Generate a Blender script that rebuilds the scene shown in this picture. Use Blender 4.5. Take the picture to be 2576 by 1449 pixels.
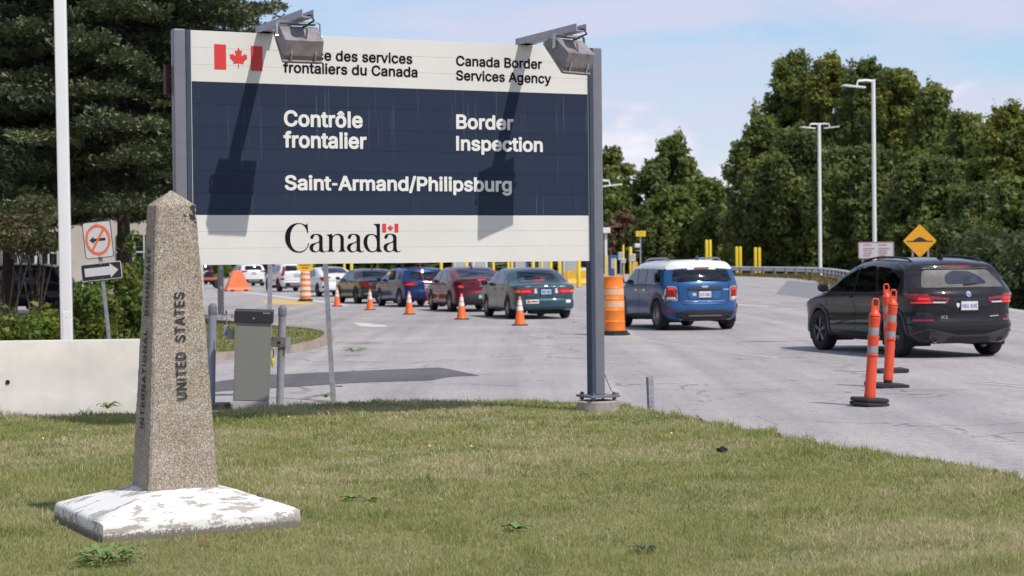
import bpy, bmesh, math, random
import numpy as np
from mathutils import Vector, Matrix
from mathutils.bvhtree import BVHTree
from mathutils.geometry import tessellate_polygon

for _o in list(bpy.data.objects):
    bpy.data.objects.remove(_o)
sc = bpy.context.scene
COL = sc.collection
R_ = math.radians

# ------------------------------------------------------------------ camera
FPX, IMW, IMH = 4700.0, 2575.0, 1449.0          # focal length in reference pixels
CAM = Vector((0, 0, 1.55))
PITCH, ROLL = math.atan(64.5 / FPX), 0.0107
_fw = Vector((0, math.cos(PITCH), -math.sin(PITCH)))
_r0, _u0 = Vector((1, 0, 0)), Vector((0, math.sin(PITCH), math.cos(PITCH)))
_R = _r0 * math.cos(ROLL) - _u0 * math.sin(ROLL)
_U = _u0 * math.cos(ROLL) + _r0 * math.sin(ROLL)
cam = bpy.data.cameras.new('camera')
cam.sensor_width = 36.0
cam.lens = 36.0 * FPX / IMW
cam.clip_start, cam.clip_end = 0.1, 4000
cam.dof.use_dof = True
cam.dof.focus_distance = 14.5
cam.dof.aperture_fstop = 4.8
cam_o = bpy.data.objects.new('camera', cam)
COL.objects.link(cam_o)
cam_o.matrix_world = Matrix.Translation(CAM) @ Matrix((_R, _U, -_fw)).transposed().to_4x4()
sc.camera = cam_o

# ------------------------------------------------------------------ daylight
SUN_EL = R_(53.6)
SUN_H = Vector((0.7745, -0.736, 0)).normalized()
SUN_DIR = SUN_H * math.cos(SUN_EL) + Vector((0, 0, math.sin(SUN_EL)))
world = bpy.data.worlds.new('World')
sc.world = world
world.use_nodes = True
_nt = world.node_tree
_nt.nodes.clear()
_N, _Lk = _nt.nodes.new, _nt.links.new
sky = _N('ShaderNodeTexSky'); sky.sky_type = 'NISHITA'; sky.sun_disc = False
sky.sun_elevation = SUN_EL
sky.sun_rotation = math.atan2(SUN_H.x, SUN_H.y)
sky.air_density, sky.dust_density, sky.ozone_density = 1.0, 0.3, 4.5
tc = _N('ShaderNodeTexCoord')
mp = _N('ShaderNodeMapping'); mp.inputs['Scale'].default_value = (2.2, 2.2, 9.0); mp.inputs['Location'].default_value = (0.35, 0.2, 0.1)
n1 = _N('ShaderNodeTexNoise'); n1.inputs['Scale'].default_value = 1.6; n1.inputs['Detail'].default_value = 7; n1.inputs['Roughness'].default_value = .52; n1.inputs['Distortion'].default_value = .5
rp = _N('ShaderNodeValToRGB'); rp.color_ramp.elements[0].position = .40; rp.color_ramp.elements[1].position = .565
mx = _N('ShaderNodeMix'); mx.data_type = 'RGBA'
mx.inputs[7].default_value = (4.75, 4.95, 6.15, 1)
mf = _N('ShaderNodeMath'); mf.operation = 'MULTIPLY'; mf.inputs[1].default_value = .92
bg = _N('ShaderNodeBackground'); bg.inputs['Strength'].default_value = 0.135
ow = _N('ShaderNodeOutputWorld')
# low heaps of cumulus all round the horizon
mp2 = _N('ShaderNodeMapping'); mp2.inputs['Scale'].default_value = (6.5, 6.5, 15.0); mp2.inputs['Location'].default_value = (.9, .1, .45)
n2 = _N('ShaderNodeTexNoise'); n2.inputs['Scale'].default_value = 2.1; n2.inputs['Detail'].default_value = 8; n2.inputs['Roughness'].default_value = .55
sx = _N('ShaderNodeSeparateXYZ'); el = _N('ShaderNodeMapRange'); el.inputs[1].default_value = .035; el.inputs[2].default_value = .095; el.inputs[3].default_value = .16; el.inputs[4].default_value = -.16
ad = _N('ShaderNodeMath'); ad.operation = 'ADD'
rp2 = _N('ShaderNodeValToRGB'); rp2.color_ramp.elements[0].position = .48; rp2.color_ramp.elements[1].position = .60
cc = _N('ShaderNodeValToRGB'); cc.color_ramp.elements[0].position = .5; cc.color_ramp.elements[0].color = (.60, .63, .78, 1); cc.color_ramp.elements[1].position = .75; cc.color_ramp.elements[1].color = (.90, .89, .93, 1)
cs = _N('ShaderNodeVectorMath'); cs.operation = 'SCALE'; cs.inputs['Scale'].default_value = 8.0
mx2 = _N('ShaderNodeMix'); mx2.data_type = 'RGBA'
_Lk(tc.outputs['Generated'], mp2.inputs['Vector']); _Lk(mp2.outputs[0], n2.inputs['Vector']); _Lk(tc.outputs['Generated'], sx.inputs[0]); _Lk(sx.outputs['Z'], el.inputs[0])
_Lk(n2.outputs['Fac'], ad.inputs[0]); _Lk(el.outputs[0], ad.inputs[1]); _Lk(ad.outputs[0], rp2.inputs[0]); _Lk(ad.outputs[0], cc.inputs[0])
_Lk(cc.outputs[0], cs.inputs[0]); _Lk(cs.outputs[0], mx2.inputs[7]); _Lk(rp2.outputs[0], mx2.inputs[0]); _Lk(mx.outputs[2], mx2.inputs[6])
_Lk(tc.outputs['Generated'], mp.inputs['Vector']); _Lk(mp.outputs[0], n1.inputs['Vector'])
_Lk(n1.outputs['Fac'], rp.inputs[0]); _Lk(rp.outputs[0], mf.inputs[0]); _Lk(mf.outputs[0], mx.inputs[0])
_Lk(sky.outputs[0], mx.inputs[6]); _Lk(mx2.outputs[2], bg.inputs['Color']); _Lk(bg.outputs[0], ow.inputs['Surface'])
sun = bpy.data.lights.new('sun', 'SUN')
sun.energy, sun.angle, sun.color = 4.0, R_(0.53), (1.0, 0.95, 0.87)
sun_o = bpy.data.objects.new('sun', sun); COL.objects.link(sun_o)
sun_o.location = (20, -25, 40)
sun_o.rotation_euler = SUN_DIR.to_track_quat('Z', 'Y').to_euler()
sc.view_settings.view_transform = 'Standard'
sc.view_settings.look = 'None'
sc.view_settings.exposure = 0.05
sc.view_settings.gamma = 1.0
sc.view_settings.use_curve_mapping = False
sc.cycles.max_bounces = 8
sc.cycles.transparent_max_bounces = 16

# ------------------------------------------------------------------ measuring
def ray(x, y): return _fw + _R * ((x - IMW / 2) / FPX) - _U * ((y - IMH / 2) / FPX)
def G(x, y, z=0.0):
    d = ray(x, y); return CAM + d * ((z - CAM.z) / d.z)
def P(x, y, Y):
    d = ray(x, y); return CAM + d * (Y / d.y)
def on_plane(x, y, p0, n):
    d = ray(x, y); return CAM + d * ((p0 - CAM).dot(n) / d.dot(n))

# ------------------------------------------------------------------ materials
MATS = {}
def pm(name, col, rough=.5, metal=0.0, var=.12, scale=8.0, bump=0.0, bscale=60.0, coat=0.0, spec=.5, tint=None, emit=0):
    if name in MATS: return MATS[name]
    m = bpy.data.materials.new(name); m.use_nodes = True
    nt = m.node_tree; b = nt.nodes['Principled BSDF']
    b.inputs['Roughness'].default_value = rough; b.inputs['Metallic'].default_value = metal
    b.inputs['Specular IOR Level'].default_value = spec
    b.inputs['Coat Weight'].default_value = coat; b.inputs['Coat Roughness'].default_value = .04; b.inputs['Coat IOR'].default_value = 1.38
    c4 = (*col, 1)
    if var > 0 or bump > 0:
        t = nt.nodes.new('ShaderNodeTexCoord')
    if var > 0:
        n = nt.nodes.new('ShaderNodeTexNoise'); n.inputs['Scale'].default_value = scale; n.inputs['Detail'].default_value = 6; n.inputs['Roughness'].default_value = .65
        nt.links.new(t.outputs['Object'], n.inputs['Vector'])
        r = nt.nodes.new('ShaderNodeValToRGB')
        d = tint or tuple(max(0, c * (1 - 2 * var)) for c in col)
        r.color_ramp.elements[0].position = .3; r.color_ramp.elements[0].color = (*d, 1)
        r.color_ramp.elements[1].position = .62; r.color_ramp.elements[1].color = c4
        nt.links.new(n.outputs['Fac'], r.inputs[0]); nt.links.new(r.outputs[0], b.inputs['Base Color'])
    else:
        b.inputs['Base Color'].default_value = c4
    if bump > 0:
        n2 = nt.nodes.new('ShaderNodeTexNoise'); n2.inputs['Scale'].default_value = bscale; n2.inputs['Detail'].default_value = 5
        nt.links.new(t.outputs['Object'], n2.inputs['Vector'])
        bp = nt.nodes.new('ShaderNodeBump'); bp.inputs['Strength'].default_value = bump; bp.inputs['Distance'].default_value = .01
        nt.links.new(n2.outputs['Fac'], bp.inputs['Height']); nt.links.new(bp.outputs[0], b.inputs['Normal'])
    if emit:
        b.inputs['Emission Color'].default_value = c4; b.inputs['Emission Strength'].default_value = emit
    MATS[name] = m
    return m

def attr_mat(name, rough=.6, trans=.25, spec=.3):
    m = bpy.data.materials.new(name); m.use_nodes = True
    nt = m.node_tree; b = nt.nodes['Principled BSDF']; o = nt.nodes['Material Output']
    a = nt.nodes.new('ShaderNodeAttribute'); a.attribute_name = 'tint'
    b.inputs['Roughness'].default_value = rough; b.inputs['Specular IOR Level'].default_value = spec
    nt.links.new(a.outputs['Color'], b.inputs['Base Color'])
    tr = nt.nodes.new('ShaderNodeBsdfTranslucent'); mi = nt.nodes.new('ShaderNodeMixShader'); mi.inputs[0].default_value = trans
    nt.links.new(a.outputs['Color'], tr.inputs['Color'])
    nt.links.new(b.outputs[0], mi.inputs[1]); nt.links.new(tr.outputs[0], mi.inputs[2]); nt.links.new(mi.outputs[0], o.inputs['Surface'])
    MATS[name] = m
    return m

def glass_mat(name, tint=(.3, .33, .34), refl=1.0):
    m = bpy.data.materials.new(name); m.use_nodes = True
    nt = m.node_tree; nt.nodes.remove(nt.nodes['Principled BSDF']); o = nt.nodes['Material Output']
    t = nt.nodes.new('ShaderNodeBsdfTransparent'); t.inputs[0].default_value = (*tint, 1)
    g = nt.nodes.new('ShaderNodeBsdfGlossy'); g.inputs['Roughness'].default_value = .03; g.inputs[0].default_value = (.85, .9, 1, 1)
    f = nt.nodes.new('ShaderNodeFresnel'); f.inputs[0].default_value = 1.5
    ad = nt.nodes.new('ShaderNodeMath'); ad.operation = 'ADD'; ad.inputs[1].default_value = .03
    mi = nt.nodes.new('ShaderNodeMixShader')
    nt.links.new(f.outputs[0], ad.inputs[0]); nt.links.new(ad.outputs[0], mi.inputs[0])
    nt.links.new(t.outputs[0], mi.inputs[1]); nt.links.new(g.outputs[0], mi.inputs[2]); nt.links.new(mi.outputs[0], o.inputs['Surface'])
    MATS[name] = m
    return m

# ------------------------------------------------------------------ objects
def link(o, parent=None):
    COL.objects.link(o)
    if parent is not None: o.parent = parent
    return o
def tag(o, label=None, cat=None, group=None, kind=None):
    if label: o['label'] = label
    if cat: o['category'] = cat
    if group: o['group'] = group
    if kind: o['kind'] = kind
    return o
def thing(name, label, cat, loc=(0, 0, 0), rotz=0.0, group=None, rot=None):
    o = bpy.data.objects.new(name, None); o.empty_display_size = .2
    o.location = loc; o.rotation_euler = rot or (0, 0, rotz)
    link(o); return tag(o, label, cat, group)
def copy_tree(o, parent=None):
    c = o.copy(); COL.objects.link(c); c.parent = parent
    for ch in o.children: copy_tree(ch, c)
    return c
def mesh_obj(name, verts, faces, mat, parent=None, smooth=None, bevel=0.0, segs=2):
    me = bpy.data.meshes.new(name)
    me.from_pydata([tuple(v) for v in verts], [], faces)
    if bevel > 0:
        bm = bmesh.new(); bm.from_mesh(me)
        bmesh.ops.remove_doubles(bm, verts=bm.verts, dist=1e-5)
        es = [e for e in bm.edges if len(e.link_faces) == 2 and e.calc_face_angle(0) > .5]
        bmesh.ops.bevel(bm, geom=es, offset=bevel, segments=segs, affect='EDGES', profile=.6, clamp_overlap=True)
        bm.to_mesh(me); bm.free()
    if mat: me.materials.append(mat)
    if smooth:
        me.polygons.foreach_set('use_smooth', [True] * len(me.polygons))
        me.set_sharp_from_angle(angle=R_(smooth))
    me.update()
    return link(bpy.data.objects.new(name, me), parent)
def mesh_np(name, V, loops, totals, mat, parent=None, tint=None, smooth=False):
    me = bpy.data.meshes.new(name)
    V = np.asarray(V, np.float32); loops = np.asarray(loops, np.int32).ravel(); totals = np.asarray(totals, np.int32)
    me.vertices.add(len(V)); me.vertices.foreach_set('co', V.ravel())
    me.loops.add(len(loops)); me.loops.foreach_set('vertex_index', loops)
    me.polygons.add(len(totals))
    st = np.zeros(len(totals), np.int32); st[1:] = np.cumsum(totals)[:-1]
    me.polygons.foreach_set('loop_start', st); me.polygons.foreach_set('loop_total', totals)
    if smooth: me.polygons.foreach_set('use_smooth', np.ones(len(totals), bool))
    me.update(calc_edges=True)
    if tint is not None:
        a = me.attributes.new('tint', 'FLOAT_COLOR', 'POINT')
        c = np.ones((len(V), 4), np.float32); c[:, :3] = tint
        a.data.foreach_set('color', c.ravel())
    if mat: me.materials.append(mat)
    return link(bpy.data.objects.new(name, me), parent)

class MB:
    def __init__(s): s.v, s.f = [], []
    def add(s, vs, fs):
        n = len(s.v); s.v += [Vector(v) for v in vs]; s.f += [tuple(i + n for i in f) for f in fs]; return s
    def box(s, c, d, rot=None):
        x, y, z = d[0] / 2, d[1] / 2, d[2] / 2
        vs = [Vector((a * x, b * y, e * z)) for e in (-1, 1) for b in (-1, 1) for a in (-1, 1)]
        if rot is not None: vs = [rot @ v for v in vs]
        return s.add([v + Vector(c) for v in vs], [(0, 2, 3, 1), (4, 5, 7, 6), (0, 1, 5, 4), (2, 6, 7, 3), (0, 4, 6, 2), (1, 3, 7, 5)])
    def cyl(s, p0, p1, r0, r1=None, n=16, cap=True):
        p0, p1 = Vector(p0), Vector(p1); r1 = r0 if r1 is None else r1
        q = (p1 - p0).to_track_quat('Z', 'Y'); vs = []
        for p, r in ((p0, r0), (p1, r1)):
            vs += [p + q @ Vector((r * math.cos(2 * math.pi * i / n), r * math.sin(2 * math.pi * i / n), 0)) for i in range(n)]
        fs = [(i, (i + 1) % n, n + (i + 1) % n, n + i) for i in range(n)]
        if cap: fs += [tuple(range(n - 1, -1, -1)), tuple(range(n, 2 * n))]
        return s.add(vs, fs)
    def tube(s, pts, r, n=8, cap=True):
        pts = [Vector(p) for p in pts]; rs = r if isinstance(r, (list, tuple)) else [r] * len(pts)
        vs = []; up = None
        for i, p in enumerate(pts):
            t = (pts[min(i + 1, len(pts) - 1)] - pts[max(i - 1, 0)]).normalized()
            if up is None: up = t.orthogonal().normalized()
            up = (up - t * up.dot(t)).normalized(); w = t.cross(up)
            vs += [p + (up * math.cos(2 * math.pi * k / n) + w * math.sin(2 * math.pi * k / n)) * rs[i] for k in range(n)]
        fs = [(i * n + k, i * n + (k + 1) % n, (i + 1) * n + (k + 1) % n, (i + 1) * n + k) for i in range(len(pts) - 1) for k in range(n)]
        if cap: fs += [tuple(range(n - 1, -1, -1)), tuple(range((len(pts) - 1) * n, len(pts) * n))]
        return s.add(vs, fs)
    def lathe(s, prof, n=24, c=(0, 0, 0), rot=None):
        vs = []; c = Vector(c)
        for r, z in prof:
            for i in range(n):
                v = Vector((r * math.cos(2 * math.pi * i / n), r * math.sin(2 * math.pi * i / n), z))
                vs.append((rot @ v if rot is not None else v) + c)
        m = len(prof)
        fs = [(j * n + i, j * n + (i + 1) % n, (j + 1) * n + (i + 1) % n, (j + 1) * n + i) for j in range(m - 1) for i in range(n)]
        return s.add(vs, fs)
    def prism(s, poly, fn, d0, d1):
        """poly: 2-D outline; fn(a, b, d) -> 3-D point; extruded from d0 to d1"""
        n = len(poly)
        vs = [fn(a, b, d0) for a, b in poly] + [fn(a, b, d1) for a, b in poly]
        fs = [(i, (i + 1) % n, n + (i + 1) % n, n + i) for i in range(n)]
        tr = tessellate_polygon([[Vector((a, b, 0)) for a, b in poly]])
        fs += [tuple(reversed(t)) for t in tr] + [tuple(i + n for i in t) for t in tr]
        return s.add(vs, fs)
    def build(s, name, mat, parent=None, smooth=None, bevel=0.0, segs=2, fix=True):
        o = mesh_obj(name, s.v, s.f, mat, parent, None, bevel, segs)
        me = o.data
        if fix:
            bm = bmesh.new(); bm.from_mesh(me); bmesh.ops.recalc_face_normals(bm, faces=bm.faces); bm.to_mesh(me); bm.free()
        if smooth:
            me.polygons.foreach_set('use_smooth', [True] * len(me.polygons)); me.set_sharp_from_angle(angle=R_(smooth))
        return o

def xyz(a, b, d): return Vector((a, b, d))
def sheet(name, pts, z, mat, parent=None):
    poly = [Vector((p[0], p[1], 0)) for p in pts]
    tr = tessellate_polygon([poly])
    fs = []
    for t in tr:
        a, b, c = (poly[i] for i in t)
        fs.append(t if (b - a).cross(c - a).z > 0 else tuple(reversed(t)))
    return mesh_obj(name, [(p.x, p.y, z) for p in poly], fs, mat, parent)
def rrect(w, h, r, n=5, cx=0, cy=0):
    out = []
    for sx, sy, a0 in ((1, 1, 0), (-1, 1, 90), (-1, -1, 180), (1, -1, 270)):
        for i in range(n + 1):
            a = R_(a0 + 90 * i / n)
            out.append((cx + sx * (w / 2 - r) + r * math.cos(a), cy + sy * (h / 2 - r) + r * math.sin(a)))
    return out
def ellipse(rx, ry, n=24, cx=0, cy=0): return [(cx + rx * math.cos(2 * math.pi * i / n), cy + ry * math.sin(2 * math.pi * i / n)) for i in range(n)]
# ------------------------------------------------------------------ letter outlines (advance; contours), thousandths of an em
GLY = {
 'bold': {
  '-': (270, [[40,165,230,165,230,255,40,255]]),
  '/': (249, [[22,-102,73,-102,90,-94,95,-85,260,527,258,544,243,557,175,558,155,544,-10,-68,-5,-94,5,-101]]),
  'A': (480, [[-3,-18,16,-26,84,-26,101,-20,109,-9,152,112,160,116,322,116,328,110,371,-9,381,-22,466,-26,487,-9,488,8,304,510,288,532,194,534,177,518,-8,8],[194,226,237,361,285,229,279,225]]),
  'B': (456, [[41,-18,60,-26,247,-26,306,-21,340,-12,374,5,400,25,421,50,442,110,441,170,422,221,380,272,403,297,416,322,423,357,422,399,414,433,396,467,349,509,298,529,247,535,60,535,43,528,36,518,34,-1],[153,83,153,205,272,202,306,186,325,161,329,136,326,119,315,102,298,91,264,84],[153,311,153,426,264,424,289,414,303,399,309,382,308,357,298,336,281,322,247,312]]),
  'C': (510, [[200,-24,244,-32,295,-31,346,-21,388,-3,429,27,459,61,483,103,496,146,496,171,482,185,405,186,388,177,371,135,346,105,312,86,269,79,235,83,201,96,172,120,149,154,137,188,130,231,136,316,162,375,184,400,210,417,269,430,324,418,358,392,375,367,388,333,405,322,482,324,498,341,496,367,482,409,443,469,388,511,320,536,269,541,218,537,176,525,133,504,91,468,58,426,37,384,22,333,15,282,17,205,27,154,47,103,74,60,115,18,159,-9]]),
  'I': (196, [[42,-26,154,-26,154,535,42,535]]),
  'P': (445, [[41,-18,60,-26,119,-26,145,-16,151,-1,153,158,255,160,315,171,373,204,408,245,432,314,434,365,429,399,400,463,374,490,349,508,306,526,255,534,60,535,43,528,36,518,34,-1],[153,269,151,425,255,425,281,417,298,406,313,382,318,348,313,314,298,288,281,277,255,270]]),
  'S': (447, [[152,-26,242,-34,284,-29,327,-16,361,2,388,25,414,59,428,93,434,135,430,178,416,212,389,246,327,285,174,335,154,348,142,365,143,390,157,411,182,426,225,433,259,428,293,412,304,399,315,365,327,354,403,352,420,361,426,373,423,407,412,441,396,467,352,507,293,533,208,541,157,532,123,519,89,499,63,475,45,450,32,416,26,373,32,331,47,297,72,267,101,246,140,227,284,181,305,169,318,152,318,127,301,100,267,81,225,75,191,79,157,93,140,110,129,144,114,161,38,163,21,156,12,135,17,101,45,42,89,1]]),
  'a': (389, [[103,-26,140,-34,183,-33,217,-26,251,-10,268,-24,336,-26,353,-20,361,-9,363,254,358,297,346,331,329,356,302,381,276,395,242,405,200,410,157,408,115,397,81,380,55,360,19,305,15,288,24,271,98,248,117,254,143,288,174,303,225,300,241,288,248,271,249,263,243,254,140,240,81,224,47,203,18,169,8,144,4,110,15,50,47,6,72,-13],[149,74,132,80,120,93,118,110,129,127,166,140,242,151,250,144,243,110,220,84,191,73]]),
  'b': (424, [[50,-26,120,-25,137,-7,180,-27,214,-34,265,-31,307,-17,346,8,376,42,401,93,413,144,416,204,409,255,392,306,372,340,324,384,265,407,205,409,171,401,146,387,141,391,140,510,132,527,120,534,44,533,34,527,27,510,27,0,33,-17],[197,76,169,93,148,127,139,178,142,229,154,263,174,289,205,303,239,302,266,289,290,255,301,212,299,153,284,110,265,87,231,73]]),
  'c': (396, [[148,-26,187,-33,229,-33,297,-14,331,8,357,33,387,93,388,110,374,126,306,143,286,136,269,102,252,85,229,75,195,73,161,87,133,127,123,178,127,229,144,271,170,295,204,304,241,297,263,282,282,246,297,237,365,251,384,263,387,280,382,297,352,348,314,381,263,403,187,409,153,404,110,386,76,361,51,332,18,263,10,221,9,170,14,127,31,76,52,42,76,15,108,-9]]),
  'd': (424, [[139,-26,178,-33,221,-33,289,-10,306,-25,374,-26,391,-18,396,-9,398,510,391,527,382,533,306,534,289,522,285,510,284,391,280,387,246,404,212,410,170,409,132,399,98,382,68,357,29,297,13,246,8,195,11,144,23,93,42,53,70,17,102,-8],[187,75,161,86,136,119,123,170,125,221,138,263,158,289,187,302,221,302,251,289,275,255,285,212,283,153,268,110,246,85,221,74]]),
  'e': (404, [[149,-26,229,-34,298,-17,331,2,357,24,376,51,390,85,388,102,374,115,306,131,289,125,272,97,255,82,229,73,195,73,161,86,133,119,127,136,136,143,374,143,391,152,396,161,393,246,382,289,366,323,348,348,320,374,289,393,255,404,212,410,170,408,136,398,102,382,50,331,30,297,17,258,9,212,9,161,18,110,31,76,51,42,76,15,109,-9],[136,247,131,255,153,285,170,297,195,304,221,303,246,293,263,277,275,255,272,248,263,247]]),
  'f': (254, [[62,-18,74,-25,142,-26,159,-19,166,-9,168,297,235,302,250,314,254,331,254,382,245,399,227,405,168,408,168,425,176,444,193,448,235,444,251,458,268,527,261,539,244,548,176,555,142,549,111,535,82,511,65,484,57,458,53,408,-3,404,-17,391,-16,314,-3,303,48,301,54,297,55,-1]]),
  'g': (425, [[138,-168,221,-176,297,-161,354,-126,387,-75,398,-7,398,376,395,393,382,403,306,404,289,387,280,387,255,401,221,409,178,410,144,403,102,384,70,359,48,333,26,291,11,231,11,146,25,94,59,38,102,3,161,-18,229,-18,280,2,285,-7,282,-32,272,-49,255,-61,229,-69,187,-70,161,-63,142,-49,119,-21,102,-15,34,-50,25,-75,51,-115,85,-145],[187,87,153,103,134,129,123,172,125,223,139,265,161,291,187,302,221,302,255,286,275,257,285,214,284,163,275,129,255,101,229,88]]),
  'h': (410, [[33,-18,52,-26,112,-26,129,-21,137,-11,143,255,164,289,205,303,231,300,248,292,259,280,268,255,273,-12,290,-25,358,-26,375,-19,383,-1,383,255,377,297,365,331,349,357,324,381,273,405,214,410,142,391,140,510,132,527,120,534,44,533,34,527,27,510,27,-1]]),
  'i': (167, [[33,-18,49,-26,117,-26,138,-9,140,382,130,399,117,405,49,405,36,399,27,382,27,-1],[52,425,75,417,100,419,126,431,143,450,152,476,150,501,136,527,117,541,92,549,66,548,41,535,24,515,16,493,17,467,31,442]]),
  'l': (182, [[35,-26,147,-26,147,546,35,546]]),
  'm': (610, [[33,-18,52,-26,112,-26,129,-21,138,-9,141,255,158,289,180,301,197,304,231,296,247,272,250,-9,256,-19,273,-26,350,-22,361,-1,363,263,370,280,384,295,418,304,452,296,468,272,471,-9,477,-18,494,-26,571,-22,583,-1,582,272,575,314,554,356,511,394,452,411,384,404,350,388,324,367,316,368,282,397,239,411,188,409,137,388,129,399,112,405,52,405,36,399,27,374,27,-1]]),
  'n': (410, [[33,-18,52,-26,112,-26,129,-21,137,-11,143,255,164,289,205,303,231,300,248,292,259,280,268,255,273,-12,282,-21,299,-26,358,-26,376,-18,383,-1,381,272,364,331,348,357,322,382,282,402,231,410,180,404,137,385,129,399,112,405,52,405,36,399,29,391,27,-1]]),
  'o': (415, [[148,-26,187,-33,229,-33,297,-14,331,8,357,34,380,68,397,110,406,161,406,212,399,255,385,297,365,332,335,365,297,390,263,403,187,409,153,404,110,386,76,361,51,332,18,263,10,221,9,170,14,127,31,76,52,42,76,15,108,-9],[187,75,161,87,136,120,123,170,125,221,139,263,160,289,187,302,221,303,255,289,276,263,290,221,291,161,279,119,255,87,229,75]]),
  'p': (424, [[61,-169,120,-168,137,-154,140,-16,146,-10,171,-24,205,-33,248,-33,290,-24,324,-8,350,12,377,44,395,78,411,129,416,171,414,231,405,273,387,316,364,350,333,378,299,397,265,407,222,410,180,404,137,385,129,399,112,405,52,405,30,392,27,-143,35,-162],[197,76,167,95,148,129,139,180,143,231,155,265,176,290,205,303,239,302,265,290,290,256,301,214,299,154,285,112,264,86,231,73]]),
  'r': (259, [[33,-18,52,-26,112,-26,129,-21,137,-11,142,255,156,280,180,295,205,300,248,297,263,306,269,322,269,382,265,399,256,406,188,409,137,388,120,404,52,405,36,399,29,391,27,-1]]),
  's': (365, [[118,-26,197,-34,265,-20,299,-2,321,17,340,42,351,68,357,102,354,136,341,168,324,190,273,223,163,252,146,260,135,272,137,285,146,295,188,306,222,299,248,261,265,251,333,265,343,272,349,297,325,348,290,382,248,402,180,410,112,397,60,365,39,340,27,314,21,280,24,246,37,212,57,187,103,158,222,125,241,110,239,93,231,84,205,74,180,71,137,83,117,119,103,131,35,121,15,110,10,93,13,76,35,30,69,-3]]),
  't': (227, [[114,-22,150,-29,201,-28,227,-20,238,-5,228,55,220,72,201,80,159,77,152,97,152,293,159,301,210,302,223,310,230,327,230,378,224,395,213,403,159,405,152,412,152,471,142,491,125,497,65,497,48,491,40,480,39,412,31,405,-3,404,-19,386,-20,327,-13,310,-3,303,31,301,39,293,39,89,44,55,54,29,73,4]]),
  'u': (410, [[127,-23,197,-31,231,-24,273,-7,290,-25,358,-26,379,-14,383,3,383,377,379,394,369,402,290,405,273,391,268,130,248,93,231,82,205,76,180,79,163,87,148,105,142,122,140,377,135,394,112,405,52,405,31,394,27,377,27,139,32,88,44,52,64,20,92,-6]]),
  'y': (389, [[38,-163,85,-171,136,-165,178,-142,211,-103,397,373,395,390,382,403,306,405,288,398,195,152,102,398,85,405,17,405,0,399,-6,390,-5,364,135,-1,119,-44,105,-61,59,-60,41,-69,22,-137,27,-154]]),
  'ô': (415, [[148,-26,187,-33,238,-32,280,-22,314,-4,350,25,375,59,391,93,404,144,407,187,401,246,389,289,371,323,344,357,314,381,272,403,241,408,323,410,341,425,340,450,255,547,238,555,167,552,76,452,72,433,85,413,174,408,144,404,119,391,63,348,30,297,11,229,11,144,36,68,59,33,85,8,119,-14],[187,75,161,87,136,120,123,170,125,221,139,263,160,289,187,302,221,303,255,289,276,263,290,221,291,161,279,119,255,87,229,75],[178,410,176,416,204,450,212,448,238,416,229,409]]),
  ' ': (200, []),
 },
 'med': {
  'A': (480, [[23,-19,82,-19,99,-12,146,117,159,123,329,122,380,-11,397,-19,456,-19,479,-10,481,7,295,513,286,525,201,528,184,517,-1,7,1,-10],[184,218,235,379,244,373,296,219]]),
  'B': (456, [[67,-19,262,-19,322,-10,381,18,405,41,421,66,436,117,433,177,409,228,366,270,393,296,411,330,417,364,414,406,403,440,388,466,364,490,339,507,296,522,254,527,58,528,43,517,41,-2,50,-16],[152,76,144,83,146,211,279,208,308,194,329,168,336,143,333,117,322,98,305,86,262,77],[152,304,144,313,146,432,262,431,288,423,307,406,316,381,315,355,305,333,288,318,254,305]]),
  'C': (510, [[201,-17,242,-25,293,-25,344,-14,387,5,426,34,455,66,475,102,489,144,492,161,480,178,404,179,392,170,375,127,353,101,310,78,268,72,225,78,191,94,164,119,142,153,130,187,123,229,128,314,140,351,157,381,200,420,251,436,310,431,336,420,362,399,379,374,391,340,401,331,472,329,490,340,491,357,478,399,438,464,387,504,319,529,268,535,217,530,174,517,132,494,91,459,66,425,44,382,29,331,22,280,24,204,35,153,51,110,77,68,107,34,157,0]]),
  'S': (447, [[153,-19,240,-27,283,-22,325,-9,359,9,385,32,410,66,423,100,427,142,421,185,403,219,381,244,317,282,172,328,147,345,136,363,138,397,155,419,189,435,223,439,257,436,291,422,313,397,319,372,334,359,402,359,412,363,420,380,416,406,393,458,351,500,291,527,206,534,130,515,101,499,72,474,53,448,38,414,33,372,37,338,51,304,79,271,138,235,291,186,317,168,325,151,322,117,302,91,266,74,223,68,181,74,147,91,132,108,123,142,113,154,36,155,26,151,19,134,23,108,49,49,94,6]]),
  'a': (389, [[104,-19,139,-26,181,-26,215,-19,249,-2,258,-3,266,-16,275,-19,334,-19,352,-11,356,244,351,295,339,329,321,355,300,373,266,391,198,403,122,392,88,376,62,357,26,304,22,287,28,277,96,255,113,260,140,295,181,311,207,311,232,304,254,278,256,253,249,249,139,233,88,219,46,193,21,159,11,108,24,49,57,6],[156,65,130,73,113,91,112,117,122,130,156,145,252,159,257,151,253,117,232,85,198,68]]),
  'c': (396, [[149,-19,185,-26,228,-26,296,-7,347,32,365,58,380,92,381,109,372,119,304,136,287,126,276,100,253,77,228,67,194,66,154,83,126,126,116,177,121,236,141,279,168,302,211,311,245,304,270,284,287,252,304,243,364,258,379,270,372,304,344,347,304,379,262,396,228,402,185,402,143,393,109,377,57,330,25,262,16,211,16,168,32,92,50,58,77,24,109,-1]]),
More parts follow.
